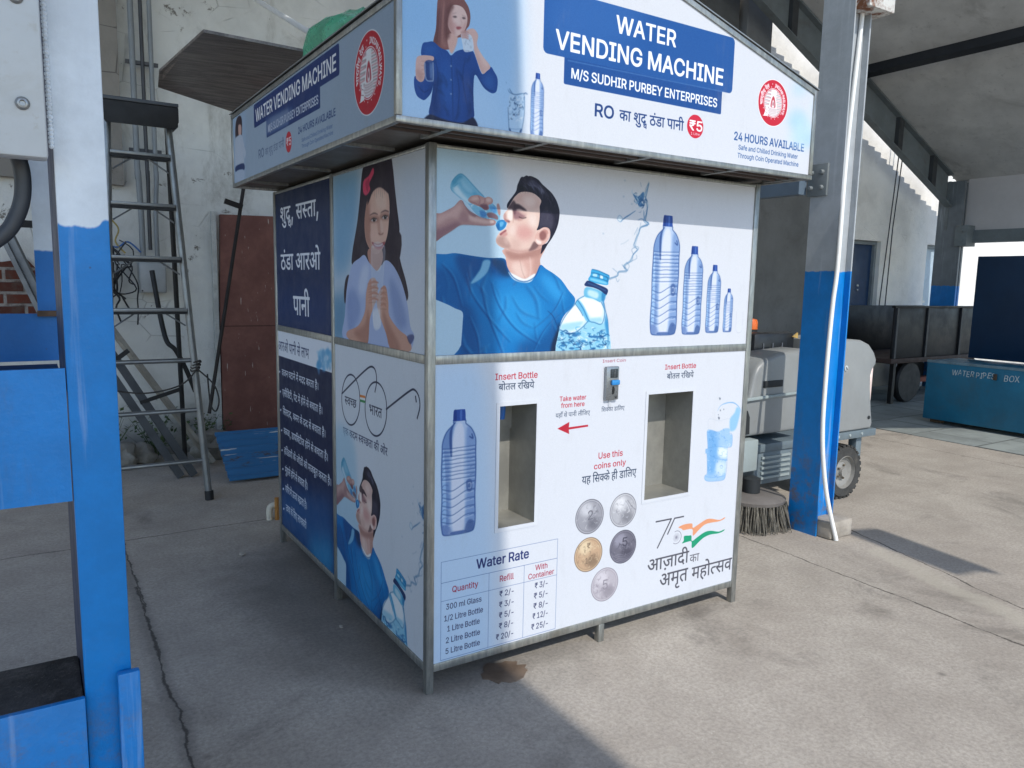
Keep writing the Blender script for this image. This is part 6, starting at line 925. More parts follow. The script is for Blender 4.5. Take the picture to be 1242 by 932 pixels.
for z0, z1, nm in ((HB, HB+P_, 'bottom_rail'), (M0, M1, 'middle_rail'), (TP, TQ-.006, 'top_rail')):
    e = .0015
    part(MB().box(P_+.0005, W_-P_-.0005, e, P_-e, z0, z1, bv), nm, SSM); part(MB().box(P_+.0005, W_-P_-.0005, D_-P_+e, D_-e, z0, z1, bv), nm, SSM)
    part(MB().box(e, P_-e, P_+.0005, MD0-.0005, z0, z1, bv), nm, SSM); part(MB().box(e, P_-e, MD1+.0005, D_-P_-.0005, z0, z1, bv), nm, SSM); part(MB().box(W_-P_+e, W_-e, P_+.0005, D_-P_-.0005, z0, z1, bv), nm, SSM)
def panel(name, key, res, place, holes=(), label=None, poly=None, rough=.34):
    """printed sheet: flat board whose front carries the print; place(a, b, depth) -> world"""
    sh = print_sheet(key, res, .905); a = ART[key]; w_, h_ = a['w'], a['h']; mt = print_material(name+' print', sh, rough); bm = bmesh.new(); uv = bm.loops.layers.uv.new('UVMap')
    def cell(pts):
        vs = [bm.verts.new(place(p[0], p[1], 0)) for p in pts]; f_ = bm.faces.new(vs)
        for l_, p in zip(f_.loops, pts): l_[uv].uv = (p[0]/w_, p[1]/h_)
    if poly: cell(poly); rim = [poly]
    else:
        us = sorted({0, w_}|{h[i] for h in holes for i in (0, 1)}); vs_ = sorted({0, h_}|{h[i] for h in holes for i in (2, 3)})
        for i in range(len(us)-1):
            for j in range(len(vs_)-1):
                cx, cy = (us[i]+us[i+1])/2, (vs_[j]+vs_[j+1])/2
                if any(h[0] < cx < h[1] and h[2] < cy < h[3] for h in holes): continue
                cell([(us[i], vs_[j]), (us[i+1], vs_[j]), (us[i+1], vs_[j+1]), (us[i], vs_[j+1])])
        rim = [[(0, 0), (w_, 0), (w_, h_), (0, h_)]]
    for rg in rim:
        for i in range(len(rg)):
            p, q = rg[i], rg[(i+1) % len(rg)]; f_ = bm.faces.new([bm.verts.new(place(*p, 0)), bm.verts.new(place(*p, .004)), bm.verts.new(place(*q, .004)), bm.verts.new(place(*q, 0))])
            for l_ in f_.loops: l_[uv].uv = (p[0]/w_, p[1]/h_)
    bmesh.ops.remove_doubles(bm, verts=bm.verts[:], dist=1e-5); bmesh.ops.recalc_face_normals(bm, faces=bm.faces[:])
    me = bpy.data.meshes.new(name); bm.to_mesh(me); bm.free(); me.materials.append(mt); o = bpy.data.objects.new(name, me); COL.objects.link(o); put_under(o, ki)
    if label: o['label'] = label
    return o
FY = .006   # the boards sit just inside the tubes
front = lambda z0: (lambda a, b, d: (P_+a, FY+d, z0+b)); side = lambda y1, z0: (lambda a, b, d: (FY+d, y1-a, z0+b))
panel('front_panel', 'fu', 1150, front(M1), label='front board printed with a man drinking from a bottle and a row of bottles')
S1 = (.2445, .3945, .43, .855); S2 = (.913, 1.152, .436, .853)
dp = panel('dispenser_panel', 'fl', 1150, front(HB+P_), (S1, S2), 'lower front board with two refill bays, coins and a price table')
panel('side_panel', 'su', 850, side(MD0, M1), label='side board printed with a girl holding a glass'); panel('side_panel', 'sl', 850, side(MD0, HB+P_), label='side board printed with the spectacles emblem and a drinking man')
panel('side_panel', 'bu', 850, side(D_-P_, M1), label='dark blue side board with three lines of white Hindi writing'); panel('side_panel', 'bl', 850, side(D_-P_, HB+P_), label='dark blue side board listing the benefits of the water')
WHB = M('white laminate', 'e6e8ea', .4, 0, .05)
part(MB().box(W_-.01, W_-.005, P_, D_-P_, HB+P_, M0).box(W_-.01, W_-.005, P_, D_-P_, M1, TP), 'side_panel', WHB, 0); part(MB().box(P_, W_-P_, D_-.012, D_-.006, HB+P_, M0).box(P_, W_-P_, D_-.012, D_-.006, M1, TP), 'back_panel', WHB, 0)
part(MB().box(P_+.001, W_-P_-.001, P_+.001, D_-P_-.001, HB+.006, HB+.016), 'floor_pan', M('underside steel', '5c5e5e', .5, .4), 0)
# refill bays: steel recesses with a tap
INOX = NT('refill bay steel'); n_ = INOX.noise(7, 7, .7); INOX = INOX.out(INOX.mix(INOX.rng(n_, .35, .7), srgb('8f8e88'), srgb('a3a199')), INOX.rng(n_, .3, .7, .34, .44), .35)
for (u0, u1, v0, v1), dep in ((S1, .17), (S2, .15)):
    x0, x1, z0, z1 = P_+u0, P_+u1, HB+P_+v0, HB+P_+v1; y0, y1 = FY+.0005, FY+dep; g = MB(); q = .002
    g.box(x0-q, x0, y0, y1, z0-q, z1+q); g.box(x1, x1+q, y0, y1, z0-q, z1+q); g.box(x0+.0003, x1-.0003, y0, y1, z1, z1+q); g.box(x0+.0003, x1-.0003, y0, y1, z0-q, z0); g.box(x0-q, x1+q, y1+.0003, y1+q, z0-q, z1+q)
    bay = part(g, 'refill_bay', INOX, 0, parent=dp)
    cx = x0+.055 if dep > .16 else x0+.03; g = MB().tube([(cx, y1-.09, z1-.001), (cx, y1-.09, z1-.06)], [.017, .013], 14); g.build('tap', M('blue tap nozzle', '1f5fa8', .35), bay)
    if dep > .16: MB().box(x0+.0005, x1-.0005, y1-.012, y1-.001, z1-.115, z1-.003).build('back_plate', INOX, bay, 0)
    g = MB(); r_ = .013; a0, a1, c0, c1 = x0-r_, x1+r_, z0-r_*1.1, z1+r_; th = (FY-.002, FY-.0004)
    for bx in ((a0, x0, c0, c1), (x1, a1, c0, c1), (x0, x1, z1, c1), (x0, x1, c0, z0)): g.box(bx[0], bx[1], th[0], th[1], bx[2], bx[3])
    part(g, 'bay_frame', M('white bay frame', 'c9ccd2', .4, 0, .03), 0, parent=dp)
# coin acceptor
CA = M('coin acceptor chrome', '8f9396', .3, .7, .12, 20); ca = MB().box(.717, .777, FY-.016, FY-.0005, .947, 1.071, .004).build('coin_acceptor', CA, dp)
MB().box(.735, .768, FY-.019, FY-.0165, 1.03, 1.062, .002).build('coin_shield', M('acceptor recess', '3e4448', .4, .4), ca); MB().box(.7505, .7525, FY-.021, FY-.0195, 1.032, 1.060).build('slot_guide', CA, ca, 0)
MB().box(.737, .775, FY-.026, FY-.0165, 1.003, 1.022, .004).build('return_button', M('blue return button', '2f86c8', .25), ca)
MB().prism([(.747, .968), (.753, .972), (.756, .985), (.752, .998), (.747, .997), (.745, .985)], 1, FY-.0185, FY-.0165).build('coin_slot', M('slot black', '0a0b0c', .6), ca); MB().bolt((.764, FY-.0162, .958), (0, -1, 0), .005, .003).build('screw', PIPE_D, ca)
MB().box(.741, .754, FY-.003, FY-.0005, .92, .9465).build('coin_strip', M('grey tape', 'c3c5ca', .5), dp, 0)
# gabled sign header
HX0, HX1, HY0, HY1, H0, H1 = -.192, 1.564, -.192, 1.72, TQ, 2.122; XC = .686; HP = 2.368; FR = .018
sk = lambda x_: H1+(HP-H1)*(1-abs(x_-XC)/(XC-HX0))
a_ = ART['hf']; poly = [(FR, FR), (a_['w']-FR, FR), (a_['w']-FR, H1-H0-FR*.6), (XC-HX0, HP-H0-FR), (FR, H1-H0-FR*.6)]
panel('sign_board', 'hf', 1150, lambda a, b, d: (HX0+a, HY0+.006+d, H0+b), poly=poly, label='front sign board reading WATER VENDING MACHINE')
a_ = ART['hs']; panel('sign_board', 'hs', 850, lambda a, b, d: (HX0+.006+d, 1.72-a, H0+b), poly=[(FR, FR), (a_['w']-FR, FR), (a_['w']-FR, H1-H0-FR), (FR, H1-H0-FR)], label='side sign board reading WATER VENDING MACHINE')
part(MB().box(HX1-.01, HX1-.006, HY0+FR, HY1-FR, H0+FR, H1-FR), 'sign_board', WHB, 0); part(MB().prism([(HX0+.02, H0+.02), (HX1-.02, H0+.02), (HX1-.02, H1-.02), (XC, HP-.02), (HX0+.02, H1-.02)], 1, HY1-.01, HY1-.006), 'sign_board', WHB, 0)
T_ = FR
for y_ in (HY0, HY1-T_):
    g = MB(); g.box(HX0, HX1, y_, y_+T_, H0, H0+T_, bv); part(g, 'sign_frame', SSM)
    for s_ in (0, 1):
        g = MB(); x_ = HX0 if s_ == 0 else HX1-T_; g.box(x_, x_+T_, y_, y_+T_, H0+T_+.0005, H1-.001, bv); part(g, 'sign_frame', SSM)
        xa, xb = (HX0, XC-.0005) if s_ == 0 else (XC+.0005, HX1); za, zb = sk(xa), sk(xb); g = MB(); g.prism([(xa, za), (xb, zb), (xb, zb-T_*1.1), (xa, za-T_*1.1)], 1, y_+.0004, y_+T_-.0004, .0015); part(g, 'sign_frame', SSM)
for x_ in (HX0, HX1-T_): part(MB().box(x_+.0004, x_+T_-.0004, HY0+T_+.0005, HY1-T_-.0005, H0, H0+T_, bv), 'sign_frame', SSM); part(MB().box(x_+.0004, x_+T_-.0004, HY0+T_+.0005, HY1-T_-.0005, H1-T_, H1-.0008, bv), 'sign_frame', SSM)
part(MB().box(HX0+T_+.001, HX1-T_-.001, HY0+T_+.001, HY1-T_-.001, H0+.012, H0+.0155), 'soffit', M('soffit sheet', '6f6a63', .5, .3, .12, 4, .1, 30), 0)
for x_ in (-.03, .3, .72, 1.15, 1.5): part(MB().box(x_, x_+.02, HY0+T_+.002, -.002, H0+.001, H0+.0115), 'bracket', SSM, 0)
for y_ in (.25, .87, 1.45): part(MB().box(HX0+T_+.002, -.002, y_, y_+.02, H0+.001, H0+.0115), 'bracket', SSM, 0)
for y_ in (-.13, -.07): part(MB().box(HX0+T_+.001, HX1-T_-.001, y_, y_+.012, H0+.002, H0+.0100), 'soffit_batten', M('soffit slat', '5c5049', .6), 0)
RF = M('galvanised roof sheet', '8b8f90', .45, .5, .12)
for xa, xb in ((HX0-.006, XC), (XC, HX1+.006)):
    za, zb = sk(min(max(xa, HX0), HX1))+.002, sk(min(max(xb, HX0), HX1))+.002; part(MB().prism([(xa, za), (xb, zb), (xb, zb+.004), (xa, za+.004)], 1, HY0-.004, HY1+.004), 'roof', RF, 0)
# things lying on the kiosk roof
t = NT('old plywood sheet'); gr = t.noise(5, 8, .75, t.scl((.8, 7, 1))); c = t.mix(t.rng(gr, .34, .66), srgb('56504d'), srgb('8d857e')); c = t.mix(t.mth('MULTIPLY', t.rng(t.noise(2.6, 8, .8), .5, .68), .65), c, srgb('37302f')); c = t.mix(t.rng(t.noise(1.6, 3), .55, .62, 0, .35), c, srgb('5c3a38')); t.bump(gr, .2); ply = t.out(c, .42, .15, .5)
g = MB(); q = [(-.405, 2.40, 2.352), (-.432, 2.15, 2.372), (-.384, 1.289, 2.352), (.62, 1.50, 2.40), (.66, 2.97, 2.40), (.053, 2.775, 2.352)]
A = [g.bm.verts.new(p) for p in q]; B = [g.bm.verts.new((p[0], p[1], p[2]+.012)) for p in q]; g.bm.faces.new(A); g.bm.faces.new(B[::-1])
for i in range(6): g.bm.faces.new((A[i], A[(i+1) % 6], B[(i+1) % 6], B[i]))
tag(g.build('plywood_sheet', ply, None, 0), 'stained dark plywood sheet overhanging the left side of the kiosk roof', 'board')
nm = M('green plastic film', '63c89f', .3, 0, .25, 9, .4, 30, '9fd0bf', .5, 8); nm.node_tree.nodes['Principled BSDF'].inputs['Transmission Weight'].default_value = .4
g = MB(); bmesh.ops.create_icosphere(g.bm, subdivisions=4, radius=1)
from mathutils import noise as mn
for v in g.bm.verts:
    d = v.co.copy(); k = 1+.16*mn.noise(d*1.8)+.07*mn.noise(d*5)+.03*mn.noise(d*13); z_ = max(d.z*k, -.55); v.co = Vector((.105+.16*d.x*k, .93+.30*d.y*k, 2.285+.125*z_))
tag(g.build('plastic_bundle', nm, None, 60), 'crumpled green plastic bundle on the left slope of the kiosk roof', 'plastic bag')
tag(MB().tube([(.10, 1.30, 2.42), (.121, 1.5, 2.498), (.265, 3.0, 3.098), (.37, 4.07, 3.53)], .014, 12).build('pvc_pipe', M('white pvc', 'f2f2f0', .35, 0, .04)), 'white plastic pipe sloping from the wall down to the kiosk roof', 'pipe')
tag(MB().prism([(2.2, 1.82), (2.44, 1.86), (2.30, 1.70)], 1, 1.2, 1.21).build('netting_scrap', M('green cloth', '2f7a4a', .8)), 'scrap of green netting hanging under the grey tie beam', 'netting')
# tap pipe behind the kiosk
tp = thing('standpipe', 'short white pipe elbow standing on the floor by the far corner of the kiosk', 'pipe fitting', (.08, 2.1, 0))
MB().tube(smooth_path([(.05, 2.12, .0), (.05, 2.12, .06), (.065, 2.12, .08), (.13, 2.12, .085)], 4), .018, 12).build('elbow', M('dirty white pvc', 'c9c2b0', .5, 0, .15), tp); MB().tube([(.085, 2.10, .0), (.085, 2.10, .13)], .012, 10).build('riser', M('orange pvc', 'b07a3c', .5), tp)
# ================================================================== LOOSE OBJECTS AT LEFT
AL = M('aluminium tube', '84888a', .38, .75, .12, 8, .05, 60, '5f5f5d', .4, 6); STP = M('black step tread', '1c1e20', .6, 0, .25, 8)
lad = thing('step_ladder', 'tall aluminium step ladder with a black top platform standing behind the blue column', 'ladder', (-.4, 2.95, 0))
def rail(x0, x1): return MB().tube([(x0, 2.70, 0), (x1, 2.86, 2.32)], .021, 12)
xl = lambda z_: -.70+.09*z_/2.32; xr = lambda z_: -.165-.135*z_/2.32; yy = lambda z_: 2.70+.16*z_/2.32
rail(-.70, -.61).build('side_rail', AL, lad); rail(-.165, -.30).build('side_rail', AL, lad)
for i, z_ in enumerate((.248, .56, .863, 1.171, 1.475, 1.779, 2.065)):
    if i < 3: MB().tube([(xl(z_)+.01, yy(z_), z_), (xr(z_)-.01, yy(z_), z_)], .0135, 10).build('rung', AL, lad)
    else:
        s_ = MB().box(xl(z_)+.012, xr(z_)-.012, yy(z_)-.035, yy(z_)+.06, z_-.014, z_+.004, .002).build('step', M('step aluminium', '8f9394', .4, .6), lad); MB().box(xl(z_)+.013, xr(z_)-.013, yy(z_)-.034, yy(z_)+.055, z_-.03, z_-.0145).build('step_channel', STP, s_, 0)
        for a, b in ((xl(z_)+.02, .11), (xr(z_)-.02, -.11)): MB().tube([(a, yy(z_)-.01, z_-.10), (a+b, yy(z_)-.005, z_-.025)], .005, 6).build('brace', AL, s_)
pf = MB().box(-.655, -.255, 2.72, 3.02, 2.325, 2.345, .003).build('platform', M('platform sheet', '4a4d50', .5, .3), lad); MB().prism([(-.655, 2.245), (-.63, 2.205), (-.275, 2.205), (-.255, 2.245), (-.255, 2.323), (-.655, 2.323)], 1, 2.73, 2.745).build('apron', STP, pf, 0); MB().box(-.275, -.257, 2.747, 3.0, 2.22, 2.3235).build('apron', STP, pf, 0)
MB().tube([(-.63, 3.0, 2.31), (-.72, 3.62, .01)], .016, 10).build('rear_leg', AL, lad); MB().tube([(-.28, 3.0, 2.31), (-.15, 3.62, .01)], .016, 10).build('rear_leg', STP, lad)
for x_ in (-.70, -.165): MB().tube([(x_, 2.695, 0), (x_, 2.703, .055)], .026, 12).build('rubber_foot', BLK, lad)
g = MB()
for k in range(4): g.tube([(xr(.82)+.024*math.cos(a)+.004*k, yy(.82)+.026*math.sin(a), .80+.018*k+.004*math.sin(3*a)) for a in np.linspace(0, 2*math.pi, 14)], .005, 6)
g.tube(smooth_path([(xr(.82), 2.72, .82), (-.12, 2.70, .72), (-.09, 2.70, .62), (-.11, 2.70, .55), (-.14, 2.70, .60), (-.15, 2.71, .78)], 5), .005, 6); g.tube(smooth_path([(-.72, 2.74, .72), (-.5, 2.73, .68), (-.3, 2.72, .72), (-.2, 2.72, .82)], 6), .005, 6)
tag(g.build('rope', M('grey rope', '3d3b38', .9, 0, .3, 40)), 'grey rope knotted round the right rail of the step ladder', 'rope')
tag(MB().beam((-.63, 3.86, 1.10), (.03, 3.60, .02), .028, .12, (0, -1, .3)).build('plank', M('whitewashed plank', '9b968a', .85, 0, .18, 6, .3, 30, '5f5a50', .5, 5), None, 0), 'pale wooden plank leaning on the wall behind the ladder', 'plank')
for k, lb in ((0, 'long dark steel channel leaning behind the ladder, outer of two'), (1, 'long dark steel channel leaning behind the ladder, inner of two')):
    o = .085*k; tag(MB().beam((-.78+o, 3.55, 1.02), (-.245+o, 3.33, .012), .022, .06, (0, -1, .3)).beam((-.765+o, 3.525, 1.01), (-.23+o, 3.305, .012), .05, .008, (0, -1, .3)).build('steel_channel', M('dark steel channel', '4a4d50', .5, .4, .2), None, 0), lb, 'metal bar', 'steel channels leaning on the wall')
tag(MB().beam((-.66, 3.50, .74), (-.50, 3.46, .87), .02, .03).beam((-.45, 3.42, .52), (-.2, 3.40, .60), .018, .025).build('black_bar', BLK, None, 0), 'short black bars tied across the leaning channels', 'metal bar')
tag(MB().tube([(.31, 3.62, 2.02), (.0, 3.5, .40)], .013, 8).beam((.17, 3.60, 1.90), (.29, 3.60, 1.865), .03, .035).build('pole', M('dark iron pole', '2b2725', .6, .3, .2)), 'dark iron pole with a cross handle leaning beside the maroon board', 'pole')
# weeds and rubble along the wall foot
LEAF = NT('weed leaf'); LEAF = LEAF.out(LEAF.mix(LEAF.rng(LEAF.noise(9, 4), .35, .65), srgb('33452a'), srgb('56683f')), .7, 0.0, .3)
def weed(x_, y_, h_, n, seed, lb):
    t_ = thing('weed', lb, 'plant', (x_, y_, 0), 'weeds along the foot of the wall'); r = random.Random(seed); st = MB(); lf = MB()
    for k in range(n):
        a = r.uniform(0, 6.3); l_ = h_*r.uniform(.5, 1); p1 = Vector((x_+math.cos(a)*l_*.55, y_+math.sin(a)*l_*.3, l_)); p0 = Vector((x_, y_, 0)); st.tube([p0, p0.lerp(p1, .5)+Vector((0, 0, .03)), p1], [.003, .0025, .001], 5)
        for q in range(9):
            c = p0.lerp(p1, r.uniform(.3, 1.05))+Vector((r.uniform(-.03, .03), r.uniform(-.03, .03), r.uniform(-.01, .03))); d = Vector((r.uniform(-1, 1), r.uniform(-1, 1), r.uniform(-.2, .7))).normalized(); s_ = d.cross(Vector((r.uniform(-1, 1), r.uniform(-1, 1), 1))).normalized(); L = r.uniform(.025, .05)
            lf.quad([c, c+d*L*.5+s_*L*.3, c+d*L, c+d*L*.5-s_*L*.3])
    st.build('stem', LEAF, t_); lf.build('leaves', LEAF, t_, 0)
for i, (x_, y_, h_, lb) in enumerate(((-.62, 3.9, .38, 'small green weed at the wall foot behind the leaning channels'), (-.3, 3.95, .34, 'bushy weed growing between the plank and the wall'), (-.02, 3.93, .36, 'weed sprouting by the lower end of the pole'), (.1, 3.9, .3, 'low weed beside the foot of the maroon board'))): weed(x_, y_, h_, 14, 30+i, lb)
RUB = M('limewashed rubble', '85827a', .95, 0, .2, 8, .7, 25, '5f5c56', .5, 8)
for i, (x_, y_, r_, lb) in enumerate(((-.55, 3.78, .13, 'whitish lump of rubble at the wall foot, left of the plank'), (-.42, 3.86, .10, 'smaller lump of rubble behind the plank'), (.06, 3.82, .15, 'large whitish lump of rubble by the foot of the pole'))):
    g = MB(); bmesh.ops.create_icosphere(g.bm, subdivisions=3, radius=1)
    for v in g.bm.verts: d = v.co.copy(); k = 1+.5*mn.noise(d*1.5+Vector((i*7, 0, 0)))+.25*mn.noise(d*4); v.co = Vector((x_+r_*d.x*k, y_+r_*.8*d.y*k, r_*.7+r_*.8*d.z*k))
    tag(g.build('rubble_stone', RUB, None, 40), lb, 'stone', 'rubble along the foot of the wall')
# scraps on the floor
PAP = M('paper scrap', '9d978c', .9)
for i, (x_, y_, lb) in enumerate(((-.22, 1.62, 'crumpled scrap of paper on the shaded floor, nearest the blue kiosk board'), (-.36, .86, 'tiny pale scrap on the floor left of the kiosk'), (-.07, .62, 'tiny pale scrap on the floor beside the kiosk side'))):
    g = MB(); r = random.Random(i+40); bmesh.ops.create_icosphere(g.bm, subdivisions=2, radius=1)
    for v in g.bm.verts: d = v.co.copy(); k = 1+.4*mn.noise(d*2+Vector((i*3, 5, 0))); s_ = (.014, .006, .008)[i]; v.co = Vector((x_+s_*d.x*k, y_+s_*1.6*d.y*k, s_*.5+s_*.5*d.z*k))
    tag(g.build('paper_scrap', PAP, None, 0), lb, 'litter', 'scraps on the floor')

# ================================================================== SWEEPER
GP = M('grey moulded plastic', '8a8d8d', .38, 0, .06, 3, .05, 30, '77766e', .35, 2.5); GD = M('grey steel deck', '66737a', .5, 0, .1, 4, .06, 40, '5a564e', .4, 4); GL_ = M('pale grey deck', '97a2a2', .5, 0, .08, 4, .05, 30, '7a766c', .3, 4); DARK = M('dark vent', '24282b', .7); TY = M('tyre rubber', '3a3a39', .85, 0, .2, 12, .3, 40, '6f675c', .4, 9)
sw = thing('ride_on_sweeper', 'grey ride on floor sweeper parked behind the near steel column', 'sweeper', (3, 1.1, 0)); Y0, Y1 = .76, 1.5
rear = [(3.185, .452), (3.185, 1.0), (3.19, 1.04), (3.22, 1.052), (3.38, 1.052), (3.47, 1.045), (3.56, 1.015), (3.62, .965), (3.652, .915), (3.65, .88), (3.615, .845), (3.602, .81), (3.612, .72), (3.64, .58), (3.662, .49), (3.65, .452)]
o = MB().prism(rear, 1, Y0, Y1, .018).build('rear_tank', GP, sw); MB().lathe([(.05, 0), (.052, .012), (.04, .022), (.0, .024)], (3.25, Y0+.2, 1.052), (0, 0, 1), 20).build('filler_cap', GD, o); MB().lathe([(.018, 0), (.018, .004), (.013, .005), (.0, .005)], (3.32, Y0-.001, .87), (0, -1, 0), 18).build('badge', M('badge grey', 'b9bfc0', .4), o); MB().tube([(3.315, Y0-.007, .876), (3.325, Y0-.007, .864), (3.319, Y0-.007, .859)], .003, 6).build('badge_mark', DARK, o); MB().bolt((3.61, Y0-.001, .53), (0, -1, 0), .012, .008).build('catch', DARK, o); MB().box(3.664, 3.70, Y0+.05, Y0+.09, .63, .87, .004).build('reflector', M('reflector strip', 'e6cfc6', .4), o)
mid = [(2.42, .50), (2.40, .60), (2.40, .705), (2.43, .72), (2.46, .74), (2.48, .86), (2.51, .91), (2.57, .955), (2.68, .985), (2.948, 1.0), (2.948, .50)]
o = MB().prism(mid, 1, Y0+.02, Y0+.24, .028).build('engine_hood', GP, sw); MB().box(2.56, 2.73, Y0+.012, Y0+.0195, .785, .825, .003).build('grille', DARK, o); MB().prism([(2.40, .52), (2.455, .52), (2.45, .62), (2.43, .66), (2.40, .665)], 1, Y0+.010, Y0+.0195).build('arch', DARK, o); MB().prism([(2.38, .715), (2.945, .735), (2.945, .75), (2.40, .735)], 1, Y0+.0, Y0+.019, .004).build('ledge', GL_, o)
MB().prism(mid, 1, Y1-.24, Y1-.02, .025).build('engine_hood', GP, sw); MB().box(2.5, 3.18, Y0+.245, Y1-.245, .452, .80).build('engine_cover', DARK, sw, 0)
fr = MB().box(2.516, 3.71, Y0+.0, Y1, .40, .449, .004).build('frame', GD, sw)
for x_ in (3.15, 3.3, 3.42, 3.55): MB().bolt((x_, Y0, .425), (0, -1, 0), .01, .006).build('bolt', GL_, fr)
hp = MB().box(2.52, 2.98, Y0+.01, Y1-.01, .20, .399, .01).build('hopper', GD, sw)
for k in range(5): MB().box(2.57, 2.83, Y0-.001, Y0+.0095, .235+.031*k, .249+.031*k).build('louvre', GL_, hp, 0)
MB().box(2.30, 2.513, Y0-.013, Y1-.003, .302, .488, .006).build('front_deck', GL_, sw)
st = MB().box(2.765, 3.165, 1.03, 1.12, .88, 1.088, .035).build('seat', M('black vinyl', '1b1e22', .4, 0, .2, 10), sw); MB().box(2.70, 3.12, 1.01, 1.25, .83, .879, .02).build('seat_pad', M('black vinyl', '1b1e22', .4), st)
for x_ in (2.84, 2.93, 3.02): MB().box(x_, x_+.012, 1.024, 1.031, .90, 1.02, .003).build('seam', M('seam grey', '4a4e54', .5), st)
MB().prism([(3.12, 1.055), (3.165, 1.082), (3.168, 1.045), (3.14, 1.05)], 1, 1.018, 1.029).build('torn_patch', M('yellow foam', 'b89a5a', .9), st)
bc = MB().lathe([(.05, 0), (.05, .012), (.042, .016), (.0, .016)], (2.875, 1.17, 1.084), (0, 0, 1), 20).build('beacon_base', DARK, sw); MB().box(2.85, 2.90, 1.15, 1.19, .83, 1.083).build('beacon_post', DARK, sw, 0); MB().lathe([(.050, 0), (.050, .045), (.044, .062), (.02, .068), (.0, .068)], (2.875, 1.17, 1.101), (0, 0, 1), 24).build('beacon', M('orange lens', 'e06a20', .3), bc)
def wheel(c, r, wd):
    ty = MB().lathe([(r*.62, -wd/2), (r*.9, -wd/2), (r*.98, -wd*.36), (r, -wd*.2), (r, wd*.2), (r*.98, wd*.36), (r*.9, wd/2), (r*.62, wd/2), (r*.6, 0), (r*.62, -wd/2)], c, (0, -1, 0), 40, False); 
    for k in range(26):
        a = k*2*math.pi/26; ty.obox((c[0]+math.cos(a)*r*.985, c[1], c[2]+math.sin(a)*r*.985), (math.cos(a), 0, math.sin(a)), (0, 1, 0), (-math.sin(a), 0, math.cos(a)), r*.035, wd*.46, r*.07)
    o_ = ty.build('wheel', TY, sw); MB().lathe([(r*.63, 0), (r*.60, .004), (r*.56, -.02), (r*.35, -.032), (r*.2, -.022), (r*.17, .0), (0, .002)], (c[0], c[1]-wd/2+.004, c[2]), (0, -1, 0), 32, False).build('rim', M('dusty rim', '8f8d88', .6, .2, .15, 10), o_)
    for k in range(5): a = k*2*math.pi/5; MB().bolt((c[0]+.045*math.cos(a), c[1]-wd/2+.024, c[2]+.045*math.sin(a)), (0, -1, 0), .008, .008).build('wheel_nut', M('wheel nut', '6a5f50', .6, .3), o_)
wheel((3.41, .83, .178), .178, .13); wheel((3.41, 1.43, .178), .178, .13)
MB().box(3.56, 3.62, .80, .86, .17, .399, .005).build('stay', GD, sw); MB().box(3.05, 3.2, .9, 1.4, .2, .399).build('axle_box', DARK, sw, 0)
bh = MB().lathe([(.19, 0), (.195, .02), (.17, .035), (.06, .04), (.0, .04)], (2.44, .72, .15), (0, 0, 1), 32).build('brush_disc', M('brush disc', '6f6a66', .6, 0, .15), sw); MB().lathe([(.05, 0), (.05, .08), (.03, .09), (0, .09)], (2.44, .72, .191), (0, 0, 1), 16).build('brush_motor', DARK, bh)
g = MB(); r = random.Random(6)
for k in range(520):
    a = r.uniform(0, 2*math.pi); q0 = r.uniform(.12, .2); q1 = q0+r.uniform(.02, .06); a1 = a+r.uniform(-.08, .08); g.tube([(2.44+q0*math.cos(a), .72+q0*math.sin(a), .152), (2.44+q1*math.cos(a1), .72+q1*math.sin(a1), r.uniform(.002, .012))], [.0035, .0022], 4, False)
g.build('bristles', M('brush bristle', '6b675e', .8, 0, .4, 40), bh, 0)
MB().tube(smooth_path([(2.30, .9, .49), (2.28, .9, .75), (2.33, .92, .93)], 5), .02, 10).build('steering_column', DARK, sw); g = MB(); g.tube([(2.35+.03*math.cos(a), .95+.15*math.sin(a), .95+.12*math.cos(a)) for a in np.linspace(0, 2*math.pi, 20)], .012, 8); g.build('steering_wheel', BLK, sw)

# ================================================================== PIPE BOX AND CART AT RIGHT
TEAL = M('teal box paint', '1a6a8a', .45, 0, .16, 2.5, .1, 30, '3a5a68', .5, 2); bx = thing('pipe_box', 'long teal steel box lettered WATER PIPES BOX with its dark lid raised', 'storage box', (7.1, .9, 0)); XB = 6.8
MB().box(XB, XB+.6, -.9, 2.14, .05, .655, .006).build('body', TEAL, bx); MB().box(XB-.006, XB+.02, -.9, 2.14, .636, .662, .003).build('rim', M('worn box rim', '6d8794', .5, 0, .3, 9), bx)
for y_ in (2.0, .6, -.8): MB().box(XB+.08, XB+.16, y_, y_+.1, 0, .049).build('foot', M('wooden block', '5b4a3a', .9), bx, 0)
ld = MB().box(XB+.58, XB+.603, -.9, 2.03, .67, 1.735, .004).build('lid', M('lid underside', '072c4a', .5, 0, .12, 2), bx); 
hs = MB().box(XB-.02, XB-.007, 1.452, 1.486, .525, .585, .004).build('hasp', M('rusty hasp', '4a4038', .7, .3), bx)
